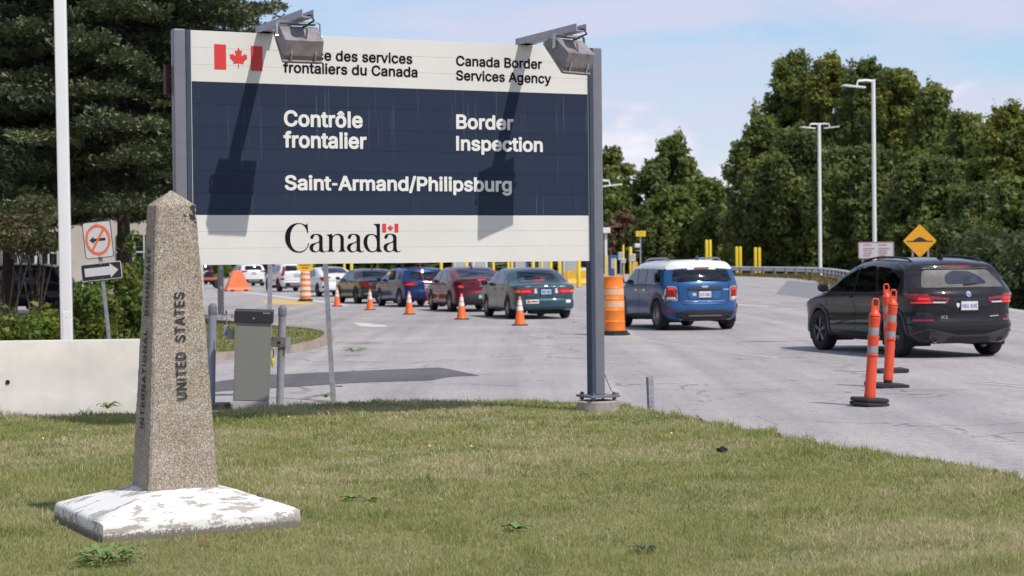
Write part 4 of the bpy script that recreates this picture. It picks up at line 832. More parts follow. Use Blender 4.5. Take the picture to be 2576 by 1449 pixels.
# no-left-turn sign with arrow plate, leaning
rs0 = P(281, 866, 27.5); rs0.z = .05
top = P(241, 552, 27.5)
lean = math.atan2(top.x - rs0.x, top.z - rs0.z)
rs = thing('road_sign', 'leaning no left turn sign above a black one way arrow plate', 'road sign', rs0, 0, rot=(0, lean, 0))
Hs = (top - rs0).length
pst = MB()
for dx, w in ((-.022, .012), (.022, .012)): pst.box((dx, .02, Hs * .47), (w, .012, Hs * .94))
pst.box((0, .012, Hs * .47), (.036, .006, Hs * .94)); pst.build('post', M_steel, rs)
s27 = FPX / 27.5
def disc_ring(r0, r1, n=40, yy=0, c=(0, 0), sx=1, sz=1):
    vs, fs = [], []
    for i in range(n):
        a = 2 * math.pi * i / n
        for r in (r0, r1): vs.append((c[0] + r * sx * math.cos(a), yy, c[1] + r * sz * math.sin(a)))
    for i in range(n): j = (i + 1) % n; fs.append((2 * i, 2 * j, 2 * j + 1, 2 * i + 1))
    return vs, fs
pc = Hs - .30; pw, ph = .425, .545
xz = lambda yy0: (lambda a, b, d: Vector((a, d, b)))
M_refl = pm('sign_reflective_white', (.64, .62, .60), .5, var=.04)
M_sgnb = pm('sign_black', (.02, .02, .03), .5, var=0)
M_orange = pm('sign_orange_red', (.85, .16, .045), .5, var=.05)
plate = MB().prism(rrect(pw, ph, .045, 5, 0, pc), xz(0), -.004, .0).build('turn_plate', M_refl, rs)
def flat(name, poly, y, mat, parent):
    q = [Vector((a, b, 0)) for a, b in poly]
    fs = []
    for t in tessellate_polygon([q]):
        a, b, c = (q[i] for i in t); fs.append(t if (b - a).cross(c - a).z > 0 else tuple(reversed(t)))
    return mesh_obj(name, [(p.x, y, p.y) for p in q], fs, mat, parent)
def border(name, w, h, r, t, y, cz, mat, parent, cx=0):
    o, i = rrect(w, h, r, 5, cx, cz), rrect(w - 2 * t, h - 2 * t, max(.004, r - t), 5, cx, cz); n = len(o)
    return mesh_obj(name, [(a, y, b) for a, b in o] + [(a, y, b) for a, b in i], [(k, (k + 1) % n, n + (k + 1) % n, n + k) for k in range(n)], mat, parent)
border('plate_border', pw, ph, .045, .012, -.006, pc, M_sgnb, plate)
v_, f_ = disc_ring(.152, .185, 40, -.0085, (0, pc), 1.0, 1.22); mesh_obj('prohibition_ring', v_, f_, M_orange, plate)
flat('turn_arrow', [(-.125, pc + .0), (-.06, pc + .055), (-.06, pc + .02), (.11, pc + .02), (.11, pc - .02), (-.06, pc - .02), (-.06, pc - .055)], -.0065, M_sgnb, plate)
flat('prohibition_bar', [(-.115, pc - .145), (-.085, pc - .16), (.115, pc + .145), (.085, pc + .16)], -.0095, M_orange, plate)
for q in (-.24, .24): MB().cyl((0, -.004, pc + q), (0, -.012, pc + q), .009, n=8).build('bolt', M_steel, plate)
ac = pc - ph / 2 - .195; aw, ahh = .60, .255
aplate = MB().prism(rrect(aw, ahh, .03, 4, 0, ac), xz(0), -.004, 0).build('arrow_plate', M_refl, rs)
flat('arrow_field', rrect(aw - .022, ahh - .022, .022, 4, 0, ac), -.0065, M_sgnb, aplate)
flat('arrow', [(-.245, ac - .062), (.13, ac - .062), (.13, ac - .105), (.25, ac), (.13, ac + .105), (.13, ac + .062), (-.245, ac + .062)], -.0095, M_refl, aplate)
for q in (-.105, .105): MB().cyl((0, -.004, ac + q), (0, -.013, ac + q), .009, n=8).build('bolt', M_steel, aplate)

# steel bollards and the gate cabinet between them
def bollard(px_top, px_bot, r, mat, label, Yd=None, bracket=False):
    g = G(*px_bot) if Yd is None else P(px_bot[0], px_bot[1], Yd)
    g.z = 0; t = P(px_top[0], px_top[1], g.y); h = t.z
    o = thing('bollard', label, 'bollard', g, 0, rot=(0, math.atan2(t.x - g.x, h), 0), group='steel bollards beside the gate cabinet')
    MB().cyl((0, 0, -.05), (0, 0, h - .03), r, n=24).build('pipe', mat, o, smooth=40)
    MB().lathe([(r * 1.12, h - .11), (r * 1.12, h - .03), (r * .9, h - .012), (r * .45, h + .004), (0, h + .008)], 24).build('cap', pm('bollard_cap', (.15, .155, .18), .5), o, smooth=45)
    if bracket:
        MB().box((-.10, -r - .012, h * .64), (.30, .012, .11)).build('clamp_strap', pm('stainless_strap', (.45, .42, .40), .35, .8, var=.2, scale=20), o, bevel=.003)
        MB().box((-.02, -r - .03, h * .635), (.035, .022, .03)).build('clamp_bolt', M_sgnb, o)
        MB().prism([(.055, -.05), (.10, -.03), (.10, .03), (.055, .05), (.048, .05), (.048, -.05)], lambda a, b, d: Vector((a, b - .02, d)), h * .56, h * .68).build('clamp_bracket', M_steel, o)
    return o
bollard((535, 764), (531, 1028), .042, M_bollard, 'grey painted steel bollard between the obelisk and the gate cabinet')
bollard((710.5, 769), (703.5, 1021), .042, M_steel, 'galvanised steel bollard with clamp bracket right of the gate cabinet', bracket=True)
cg = G(626, 1033)
cab = thing('gate_cabinet', 'waist high stainless gate control cabinet with black lid', 'cabinet', (cg.x, cg.y + .17, 0), R_(6), rot=(0, R_(2.6), R_(6)))
M_stain = pm('stainless_panel', (.275, .275, .25), .42, .3, var=.05, scale=2)
M_stain2 = pm('stainless_side', (.5, .45, .41), .22, .9, var=.1, scale=2)
MB().box((0, 0, .05), (.385, .36, .10)).build('plinth', M_conc, cab, bevel=.004)
MB().box((0, 0, .52), (.378, .345, .86)).build('housing', M_stain2, cab, bevel=.006)
dr = MB().box((0, -.1755, .525), (.335, .006, .83)).build('door', M_stain, cab, bevel=.002)
MB().box((-.1755, -.176, .525), (.014, .005, .84)).build('door_edge', M_stain, cab); MB().box((.1755, -.176, .525), (.014, .005, .84)).build('door_edge', M_stain, cab)
lid = MB().prism([(-.20, .935), (.19, .935), (.19, 1.075), (-.20, 1.06)], lambda a, b, d: Vector((d, a, b)), -.205, .205).build('lid', pm('black_lid_plastic', (.028, .028, .036), .5, var=.1, scale=3), cab, bevel=.006)
MB().cyl((0, -.20, .985), (0, -.206, .985), .011, n=12).build('lock', M_steel, lid)
lettering('lid_lettering', '10-708-14', 'caps', lambda a, b: Vector((.10 + a, -.2035, 1.038 + b)), .075, .011, M_cut, lid)
MB().box((-.205, -.04, 1.03), (.003, .05, .06)).build('sticker', M_cut, lid)
mb = MB(); mb.box((-.245, -.02, .80), (.075, .09, .10)); mb.box((-.29, -.0, .84), (.06, .07, .11)); mb.build('hinge_motor', M_steel, cab, bevel=.006)
MB().cyl((-.29, 0, .88), (-.29, 0, 1.03), .006, n=8).build('whip_rod', M_steel, cab)
MB().tube([(.195, -.04, .66), (.215, -.05, .65), (.22, -.05, .60), (.212, -.05, .565)], .006, 8).build('padlock_cable', M_black, cab)
MB().lathe([(.016, .56), (.021, .55), (.017, .50), (.009, .47), (.006, .46)], 12, (.212, -.05, 0)).build('yellow_tag', pm('yellow_plastic', (.72, .55, .03), .45), cab, smooth=40)
sl = P(555, 1030, 20.15)
db = thing('base_slab', 'low dark steel slab on the ground left of the gate cabinet', 'slab', (sl.x - .02, 20.1, 0.0), R_(6))
MB().box((0, 0, .035), (.26, .24, .07)).build('slab_block', pm('dark_steel', (.06, .06, .07), .5, .4, var=.2), db, bevel=.006)

# slender sign posts
def sign_post(px_top, px_bot, w, label, Yd=None, extra=1.0, d=.035, grp='bare sign posts'):
    g = G(*px_bot) if Yd is None else P(*px_bot, Yd); g.z = 0
    t = P(*px_top, g.y)
    o = thing('sign_post', label, 'post', g, 0, rot=(0, math.atan2(t.x - g.x, t.z), 0), group=grp)
    h = (t - g).length + extra
    mb = MB(); mb.box((-w / 2 + .004, 0, h / 2), (.008, d, h)); mb.box((w / 2 - .004, 0, h / 2), (.008, d, h)); mb.box((0, -d / 2 - .003, h / 2), (w, .006, h)); mb.build('channel', M_steel, o)
    return o, h
o, h = sign_post((818, 664), (838, 1009), .052, 'slender leaning galvanised post in front of the asphalt patch')
MB().box((.006, -.035, .10), (.062, .02, .26)).build('splice_stub', M_steel, o, bevel=.004)
MB().cyl((.04, -.03, .17), (.12, -.03, .165), .007, n=8).build('bolt', MATS['weathered_steel'], o)
MB().box((0, -.012, 2.45), (.6, .006, .6)).build('sign_plate', M_steel, o)
o, h = sign_post((679, 664), (677, 905), .07, 'thin galvanised post standing behind the gate cabinet', 31.0, .7)
sqg = G(556, 802)
sq = thing('sign_post', 'thick square galvanised post bolted to the kerb left of the cabinet', 'post', (sqg.x, sqg.y, 0), .2, group='bare sign posts')
MB().box((0, 0, 1.75), (.17, .17, 3.3)).build('tube', M_steel, sq, bevel=.015, smooth=40)
MB().box((0, 0, .11), (.42, .42, .03)).build('base_plate', M_steel, sq); MB().box((0, 0, .05), (.5, .5, .10)).build('pad', M_conc, sq)
for a in (-.15, .15):
    for b in (-.15, .15): MB().cyl((a, b, .12), (a, b, .24), .016, n=8).build('anchor_bolt', MATS['weathered_steel'], sq)
sg = G(1637, 1034); stt = P(1633, 948, sg.y)
stub = thing('post_stub', 'short galvanised post stub at the lawn edge right of the sign', 'post', (sg.x, sg.y, 0), R_(20), rot=(0, math.atan2(stt.x - sg.x, stt.z), R_(24)))
mb = MB(); hh = stt.z; mb.box((-.026, 0, hh / 2), (.006, .05, hh)); mb.box((.026, 0, hh / 2), (.006, .05, hh)); mb.box((0, -.022, hh / 2), (.052, .006, hh)); mb.build('u_channel', M_steel, stub)
for k in range(7): MB().cyl((0, -.0245, .05 + k * .045), (0, -.0265, .05 + k * .045), .005, n=8).build('punched_hole', M_sgnb, stub)

# ================================================================== traffic furniture
M_cone = pm('cone_orange', (.86, .16, .03), .55, var=.14, scale=5)
M_collar = pm('cone_white_collar', (.74, .73, .71), .45, var=.06, scale=9)
M_rub = pm('rubber_base', (.022, .022, .026), .75, var=.2, scale=20)
def cone(px, h, label, rz=0.0, fr=1.0):
    g = G(*px)
    o = thing('traffic_cone', label, 'traffic cone', (g.x, g.y, 0), rz, group='orange cones along the queue')
    k = h / .71
    def R(z): return (.135 - (.135 - .028) * (z / k - .03) / .68) * k
    def band(n, z0, z1, m, d=0.0):
        MB().lathe([(R(z0 * k) + d, z0 * k), (R(z1 * k) + d, z1 * k)], 24).build(n, m, o, smooth=60)
    mb = MB(); mb.lathe([(R(.03 * k) + .006, .028 * k), (R(.05 * k), .05 * k), (R(.70 * k), .70 * k), (.02 * k, .712 * k), (0, .714 * k)], 24); mb.build('cone_body', M_cone, o, smooth=50)
    band('white_collar', .37, .475, M_collar, .003); band('white_collar', .50, .62, M_collar, .003)
    sq_ = rrect(.37 * k, .37 * k, .05 * k, 3); MB().prism(sq_, xyz, .0, .03 * k).build('cone_base', M_rub, o, bevel=.006)
    return o
cone((848, 771), .70, 'farthest orange cone in the row, beside the dark grey coupe')
cone((930.5, 780), .70, 'second orange cone in the row, beside the blue hatchback front wheel')
cone((1029, 791), .70, 'middle orange cone of the row, in front of the blue hatchback')
cone((1161, 803.5), .71, 'fourth orange cone, between the maroon car and teal sedan', .2)
cone((1307.5, 818.5), .71, 'nearest orange cone, overlapping the teal sedan rear bumper', .1)
cone((1247.5, 703), .75, 'tiny far orange cone seen over the maroon car')
M_drum = pm('drum_orange', (.90, .23, .02), .45, var=.13, scale=3)
def drum(px, h, r, label, stripes, rz=0):
    g = G(*px)
    o = thing('traffic_drum', label, 'traffic drum', (g.x, g.y, 0), rz, group='orange drums')
    def Rr(t): return r * (1.0 - .16 * t)
    # stepped barrel
    prof = []; n = 5
    for i in range(n):
        t0, t1 = i / n, (i + 1) / n
        prof += [(Rr(t0) * 1.0, .07 + (h - .07) * t0), (Rr(t0) * .985, .07 + (h - .07) * (t1 - .025)), (Rr(t0) * 1.01, .07 + (h - .07) * (t1 - .012))]
    prof += [(Rr(1), h - .01), (Rr(1) * .93, h), (Rr(1) * .5, h), (0, h)]
    MB().lathe(prof, 32).build('barrel', M_drum, o, smooth=35)
    for t0, t1, mm in stripes:
        MB().lathe([(Rr(int(t0 * n) / n) * 1.012, .07 + (h - .07) * t0), (Rr(int(t0 * n) / n) * 1.006, .07 + (h - .07) * t1)], 32).build('reflective_stripe', mm, o, smooth=60)
    MB().prism([(a, b) for a, b in ellipse(r * 1.42, r * 1.42, 8)], xyz, .0, .045).build('rubber_base', M_rub, o, bevel=.012)
    MB().lathe([(r * 1.22, .045), (r * 1.25, .085), (r * 1.1, .10), (r, .10)], 24).build('tyre_ring', M_rub, o, smooth=50)
    return o, h
M_worn = pm('worn_reflective_stripe', (.80, .36, .10), .4, var=.3, scale=9, tint=(.55, .50, .48))
drum((1543, 843), 1.24, .245, 'weathered orange drum right of the sign post, beside the blue and white car', [(.44, .56, M_worn), (.66, .775, M_worn)])
M_refw = pm('reflective_white', (.70, .68, .66), .45, var=.08, scale=8)
o, h = drum((768, 758), 1.28, .235, 'white banded orange drum carrying a yellow sign', [(.14, .25, M_refw), (.34, .44, M_refw), (.54, .64, M_refw), (.74, .84, M_refw), (.92, .99, M_refw)])
yp = MB().box((0, -.03, h + .19), (.66, .02, .36)).build('sign_plate', pm('sign_yellow', (.78, .52, .02), .5, var=.05), o, bevel=.004)
for zz_, wd in ((.245, .46), (.13, .30)):
    for q in range(7 if wd > .4 else 5):
        n_ = 7 if wd > .4 else 5
        MB().box((-wd / 2 + wd * (q + .5) / n_, -.042, h + zz_), (wd / n_ * .62, .003, .06)).build('lettering_stroke', M_sgnb, yp)
# water filled barrier block
g = G(597, 733)
wb = thing('barrier_block', 'orange water filled barrier block in front of the white vehicles', 'barrier', (g.x, g.y, 0), R_(28), group='water filled barriers')
M_bo = pm('faded_orange_plastic', (.80, .20, .07), .5, var=.1, scale=2)
def block_section(o, L_, H_, mat):
    mb = MB(); rings = []
    for z, hw_, hl in ((0, .32, L_ / 2), (.12, .32, L_ / 2), (.22, .24, L_ / 2 - .06), (H_ * .98, .10, L_ / 2 - .47), (H_, .085, L_ / 2 - .49)):
        rings.append([(-hl, -hw_, z), (hl, -hw_, z), (hl, hw_, z), (-hl, hw_, z)])
    v, f = rings_mesh(rings, True)
    mesh_obj('shell', v, f, mat, o, bevel=.02)
block_section(wb, 1.5, 1.24, M_bo)
for x in (-.42, .42): MB().box((x, -.322, .06), (.22, .02, .12)).build('forklift_pocket', M_sgnb, wb)
MB().cyl((0, 0, 1.24), (0, 0, 1.28), .06, n=14).build('filler_cap', M_bo, wb)
# channelizer posts
M_del = pm('delineator_orange', (.72, .072, .024), .45, var=.05, scale=6)
M_band = pm('delineator_silver_band', (.31, .31, .33), .4, .1, var=.15, scale=30)
def delineator(px, top, label, base):
    g = G(*px); t = P(*top, g.y); h = t.z
    o = thing('delineator_post', label, 'delineator', (g.x, g.y, 0), 0, rot=(0, math.atan2(t.x - g.x, h), R_(8)), group='orange delineator posts')
    z0 = .085
    hb = h - .155; r0, r1 = .058, .050
    def Rr(z): return r0 + (r1 - r0) * (z - z0) / (hb - z0)
    pr = [(r0 * 1.02, z0), (r0 * 1.06, z0 + .03), (r0, z0 + .05)]
    zs = [hb - .44, hb - .245, hb - .05]
    pr += [(Rr(zs[0] - .01), zs[0] - .012)]
    for z in zs:
        pr += [(Rr(z) + .009, z - .008), (Rr(z) + .011, z), (Rr(z) + .009, z + .008), (Rr(z) - .002, z + .014)]
    pr += [(Rr(hb) + .012, hb - .03), (Rr(hb) + .010, hb - .012), (Rr(hb) * .75, hb + .02), (.022, hb + .04), (0, hb + .045)]
    MB().lathe(pr, 24).build('tube', M_del, o, smooth=40)
    for a, b in ((zs[0] + .016, zs[1] - .012), (zs[1] + .016, zs[2] - .012)):
        MB().lathe([(Rr(a) + .003, a), (Rr(b) + .003, b)], 24).build('silver_band', M_band, o, smooth=60)
    # loop handle
    lp = [(-.034, hb + .02), (-.034, hb + .125), (-.022, hb + .15), (.022, hb + .15), (.034, hb + .125), (.034, hb + .02)]
    mb = MB(); mb.tube([(x, 0, z) for x, z in lp], .011, 8); mb.box((0, 0, hb + .055), (.062, .024, .05)); mb.build('handle', M_del, o, smooth=50)
    if base == 'pads':
        for z, rr in ((.0, .212), (.045, .206)):
            oct_ = [(rr * math.cos(R_(a + 22.5)), rr * math.sin(R_(a + 22.5)) * .9) for a in range(0, 360, 45)]
            MB().prism(oct_, xyz, z, z + .042).build('rubber_pad', M_rub, o, bevel=.016)
    else:
        MB().prism([(-.2, -.2), (.2, -.2), (.23, .2), (-.23, .2)], xyz, 0, .05).build('rubber_pad', M_rub, o, bevel=.006)
        MB().cyl((0, 0, .05), (0, 0, z0 + .01), r0 * .9, n=16).build('socket', M_rub, o)
    return o
delineator((2186, 1021), (2203, 750), 'nearest orange delineator post, on stacked round black pads', 'pads')
delineator((2232, 974), (2248, 728), 'middle orange delineator post, leaning, on a flat black pad', 'flat')
delineator((2238, 937), (2228, 714), 'farthest of three orange delineator posts, directly in front of the black car wheel', 'flat')
# ================================================================== cars
def curve(tab):
    xs = np.array([t[0] for t in tab], float); ys = np.array([t[1] for t in tab], float)
    d = np.diff(ys) / np.diff(xs); m = np.zeros(len(xs)); m[0], m[-1] = d[0], d[-1]
    for i in range(1, len(xs) - 1):
        m[i] = 0 if d[i - 1] * d[i] <= 0 else 2 * d[i - 1] * d[i] / (d[i - 1] + d[i])
    def f(q):
        q = np.clip(np.asarray(q, float), xs[0], xs[-1]); i = np.clip(np.searchsorted(xs, q) - 1, 0, len(xs) - 2)
        h = xs[i + 1] - xs[i]; t = (q - xs[i]) / h
        return ys[i] * (2 * t**3 - 3 * t**2 + 1) + h * m[i] * (t**3 - 2 * t**2 + t) + ys[i + 1] * (-2 * t**3 + 3 * t**2) + h * m[i + 1] * (t**3 - t**2)
    return f
M_tyre = pm('tyre_rubber', (.018, .018, .02), .8, var=.1)
M_rim = pm('alloy_rim', (.42, .42, .44), .3, .8, var=.05)
M_rimd = pm('dark_rim', (.10, .10, .11), .35, .7, var=.05)
M_well = pm('wheel_well_black', (.010, .010, .011), .9, var=0)
M_trim = pm('black_trim', (.020, .020, .023), .55, var=.1)
M_gap = pm('panel_gap', (.006, .006, .007), .8, var=0)
M_chrome = pm('chrome', (.75, .75, .77), .12, 1.0, var=0)
M_tail = pm('tail_lamp_red', (.34, .006, .011), .12, var=.25, scale=25, coat=1.0)
M_tail_lit = pm('brake_lamp_lit', (.9, .03, .03), .2, var=0, emit=.3)
M_clear = pm('clear_lamp', (.62, .62, .64), .12, var=.1, scale=30, coat=1.0)
M_amber = pm('amber_lamp', (.75, .25, .02), .15, var=0, coat=1.0)
M_plate = pm('number_plate', (.66, .65, .68), .45, var=.04)
M_pblue = pm('plate_blue', (.06, .09, .30), .5, var=0)
M_seat = pm('seat_fabric', (.045, .042, .045), .8, var=.1)
M_seatb = pm('beige_seat', (.34, .32, .28), .8, var=.1)
M_glass_d = glass_mat('tinted_glass', (.10, .11, .12))
M_glass = glass_mat('car_glass', (.42, .48, .47))
def paint(name, col, metal=.35, rough=.28): return pm(name, col, rough + .08, metal * .35, var=0, coat=.85, spec=.05)

class Car:
    def __init__(s, name, label, px, heading, spec, body_mat, cat='car'):
        s.S = S = spec
        L, W, H = S['L'], S['W'], S['H']; s.L, s.W, s.H = L, W, H
        s.hw = W / 2
        g = G(*px)
        fwd = Vector((math.cos(R_(heading)), math.sin(R_(heading)), 0)); lft = Vector((-fwd.y, fwd.x, 0))
        loc = g - fwd * S['xr'] - lft * (W / 2 - .02)
        s.root = thing(name, label, cat, (loc.x, loc.y, 0), R_(heading), group='vehicles waiting for inspection')
        s.mat = body_mat
        s.shell()
    def shell(s):
        S = s.S; hl, hw, hh = s.L / 2, s.hw, .5
        r = S.get('r', .15); res = S.get('res', .07)
        rz = r / (s.H * .5) * .5
        def ax(h, rr):
            n = max(3, int((2 * h - 2 * rr) / res)); e = np.linspace(0, 1, 5) ** .8
            return np.unique(np.round(np.concatenate([-h + rr * e, np.linspace(-h + rr, h - rr, n), h - rr * e]), 6))
        X, Y = ax(hl, r), ax(hw, r)
        rz_ = r
        Hh = s.H / 2
        Z = ax(Hh, rz_)
        V, Fq = [], []
        def face(U, Wv, fn):
            n0 = sum(len(v) for v in V); a, b = np.meshgrid(U, Wv, indexing='ij'); V.append(fn(a.ravel(), b.ravel()))
            nu, nv = len(U), len(Wv); i, j = np.meshgrid(np.arange(nu - 1), np.arange(nv - 1), indexing='ij'); q = (i * nv + j).ravel() + n0
            Fq.append(np.stack([q, q + nv, q + nv + 1, q + 1], 1))
        for sg in (-1, 1):
            face(X, Y, lambda a, b: np.stack([a, b, np.full_like(a, sg * Hh)], 1))
            face(X, Z, lambda a, b: np.stack([a, np.full_like(a, sg * hw), b], 1))
            face(Y, Z, lambda a, b: np.stack([np.full_like(a, sg * hl), a, b], 1))
        V = np.concatenate(V); Fq = np.concatenate(Fq)
        _, idx, inv = np.unique(np.round(V * 1e4).astype(np.int64), axis=0, return_index=True, return_inverse=True)
        V = V[idx]; Fq = inv.ravel()[Fq]
        h3 = np.array([hl, hw, Hh]); inner = np.clip(V, -(h3 - r), h3 - r); d = V - inner
        n = np.linalg.norm(d, axis=1, keepdims=True); n[n < 1e-9] = 1
        V = inner + d / n * np.minimum(r, np.where(np.abs(d).max(1, keepdims=True) > 0, r, r))
        s.V = s.deform(V); c = s.V[Fq].mean(1)
        nr = np.cross(s.V[Fq[:, 1]] - s.V[Fq[:, 0]], s.V[Fq[:, 2]] - s.V[Fq[:, 0]])
        flip = (nr * (c - np.array([0, 0, s.H * .42]))).sum(1) < 0
        Fq[flip] = Fq[flip][:, ::-1]; s.F = Fq; nr[flip] *= -1
        s.N = nr / (np.linalg.norm(nr, axis=1, keepdims=True) + 1e-12); s.C = c
        s.bvh = BVHTree.FromPolygons([tuple(v) for v in s.V], [tuple(f) for f in Fq])
        s.cut = np.zeros(len(Fq), bool)
    def deform(s, V):
        S = s.S; hl, hw, Hh = s.L / 2, s.hw, s.H / 2
        a = V[:, 0] / hl; x0 = V[:, 0]; b = V[:, 1] / hw; c = V[:, 2] / Hh
        zt = curve(S['top'])(x0); zb = S.get('zb', .21) + curve([(-hl, S.get('rear_lift', .10)), (-hl + .5, .02), (hl - .7, .0), (hl, .05)])(x0)
        # section height, roof crowned across
        z = zb + (c + 1) / 2 * (zt - zb)
        crown = S.get('crown', .035)
        z -= crown * b**2 * np.clip(c, 0, 1)
        belt = curve(S['belt'])(x0)
        up = np.clip((z - belt) / max(.25, s.H - belt.mean()), 0, 1.2)
        tum = 1 - S.get('tumble', .20) * up ** 1.1
        lo = np.clip((belt - z) / .6, 0, 1.5)
        tum = tum * (1 - .035 * lo**2 - .012 * np.sin(np.clip(lo, 0, 1) * 3.1))
        plan = curve(S.get('plan', [(-1, .93), (-.8, .975), (-.45, 1), (.4, 1), (.8, .965), (1, .88)]))(a)
        bl_ = belt - z
        tum = tum * (1 + .020 * np.exp(-((bl_ - .09) / .05) ** 2) - .020 * np.exp(-((bl_ - .32) / .10) ** 2) + .014 * np.exp(-((bl_ - .56) / .06) ** 2))
        y = V[:, 1] * plan * tum
        rear = curve(S['rear'])(z); front = curve(S.get('front', [(0, .14), (.35, .02), (.55, 0), (.75, .05), (1.0, .12), (2, .2)]))(z)
        fr = np.clip((-a - .0) / 1.0, 0, 1) ** 5; ff = np.clip(a, 0, 1) ** 5
        x = x0 + rear * fr - front * ff
        x += fr * S.get('bow', .16) * np.abs(b)**3 - ff * .22 * np.abs(b)**2.5
        return np.stack([x, y, z], 1)
    # ---- conforming pieces
    def hit(s, d, u, v):
        if d == 'rear': o, dr = Vector((-9, u, v)), Vector((1, 0, 0))
        elif d == 'front': o, dr = Vector((9, u, v)), Vector((-1, 0, 0))
        elif d == 'L': o, dr = Vector((u, 9, v)), Vector((0, -1, 0))
        elif d == 'R': o, dr = Vector((u, -9, v)), Vector((0, 1, 0))
        else: o, dr = Vector((u, v, 9)), Vector((0, 0, -1))
        p, n, i, _ = s.bvh.ray_cast(o, dr)
        if p is None:
            q = {'rear': Vector((-s.L / 2, u, v)), 'front': Vector((s.L / 2, u, v)), 'L': Vector((u, s.hw, v)), 'R': Vector((u, -s.hw, v))}.get(d, Vector((u, v, s.H)))
            p, n, i, _ = s.bvh.find_nearest(q)
        if n.dot(dr) > 0: n = -n
        return p, (n - dr * .8).normalized()
    def dense(s, poly, step):
        out = []
        for i in range(len(poly)):
            a, b = Vector(poly[i]), Vector(poly[(i + 1) % len(poly)]); k = max(1, int((b - a).length / step))
            out += [a.lerp(b, j / k) for j in range(k)]
        return out
    def patch(s, name, d, poly, mat, off=.006, parent=None, rings=4, step=.07, cut=False, soft=0.0):
        if soft:
            P_ = [Vector(p) for p in poly]; Q = []
            for i, p in enumerate(P_):
                a, b = P_[i - 1], P_[(i + 1) % len(P_)]
                for t in range(5):
                    t /= 4; e0 = p.lerp(a, min(.45, soft / max((a - p).length, 1e-6))); e1 = p.lerp(b, min(.45, soft / max((b - p).length, 1e-6)))
                    Q.append(e0.lerp(p, t).lerp(p.lerp(e1, t), t))
            poly = Q
        o = s.dense(poly, step); c = sum(o, Vector((0, 0))) / len(o); n = len(o)
        vs, fs = [], []
        p, nr = s.hit(d, *c); vs.append(p + nr * off)
        for k in range(1, rings + 1):
            for q in o:
                w = c.lerp(q, k / rings); p, nr = s.hit(d, *w); vs.append(p + nr * off)
        for q in o:
            p, nr = s.hit(d, *q); vs.append(p - nr * .012)
        for j in range(n): fs.append((0, 1 + j, 1 + (j + 1) % n))
        for k in range(rings):
            for j in range(n): fs.append((1 + k * n + j, 1 + (k + 1) * n + j, 1 + (k + 1) * n + (j + 1) % n, 1 + k * n + (j + 1) % n))
        if cut:
            A = np.array([[q.x, q.y] for q in [c.lerp(Vector(w), .93) for w in poly]])
            uv = {'rear': s.C[:, [1, 2]], 'front': s.C[:, [1, 2]], 'L': s.C[:, [0, 2]], 'R': s.C[:, [0, 2]], 'top': s.C[:, [0, 1]]}[d]
            dn = {'rear': -s.N[:, 0], 'front': s.N[:, 0], 'L': s.N[:, 1], 'R': -s.N[:, 1], 'top': s.N[:, 2]}[d]
            ins = np.zeros(len(uv), bool); m = len(A)
            for i in range(m):
                x1, y1 = A[i]; x2, y2 = A[(i + 1) % m]
                cr = ((y1 > uv[:, 1]) != (y2 > uv[:, 1]))
                with np.errstate(divide='ignore', invalid='ignore'):
                    xi = x1 + (uv[:, 1] - y1) * (x2 - x1) / (y2 - y1)
                ins ^= cr & (uv[:, 0] < xi)
            s.cut |= ins & (dn > .2)
        o_ = MB().add(vs, fs).build(name, mat, parent or s.root, smooth=50)
        return o_
    def seam(s, d, pts, w=.011, mat=None, off=.004, name='panel_gap', parent=None, closed=False):
        P_ = [Vector(p) for p in pts] + ([Vector(pts[0])] if closed else []); q = []
        for i in range(len(P_) - 1):
            k = max(1, int((P_[i + 1] - P_[i]).length / .06)); q += [P_[i].lerp(P_[i + 1], j / k) for j in range(k)]
        q.append(P_[-1]); vs, fs = [], []
        for i, p in enumerate(q):
            t = q[min(i + 1, len(q) - 1)] - q[max(0, i - 1)]; n2 = Vector((-t.y, t.x)).normalized() * w / 2
            for e in (p + n2, p - n2):
                h, nr = s.hit(d, *e); vs.append(h + nr * off)
        for i in range(len(q) - 1): fs.append((2 * i, 2 * i + 1, 2 * i + 3, 2 * i + 2))
        return MB().add(vs, fs).build(name, mat or M_gap, parent or s.root)
    def arch(s, d, cx, cz, r0, r1, mat, off=.008, a0=-12, a1=192, name='wheel_arch_trim', parent=None):
        vs, fs = [], []; n = 26
        for i in range(n + 1):
            a = R_(a0 + (a1 - a0) * i / n)
            for r, o in ((r0 - .0, -.05), (r0, off), (r1, off), (r1, -.01)):
                p, nr = s.hit(d, cx + r * math.cos(a), cz + r * math.sin(a)); vs.append(p + nr * o)
        for i in range(n):
            for k in range(3): fs.append((4 * i + k, 4 * i + k + 1, 4 * i + 4 + k + 1, 4 * i + 4 + k))
        return MB().add(vs, fs).build(name, mat, parent or s.root, smooth=50)
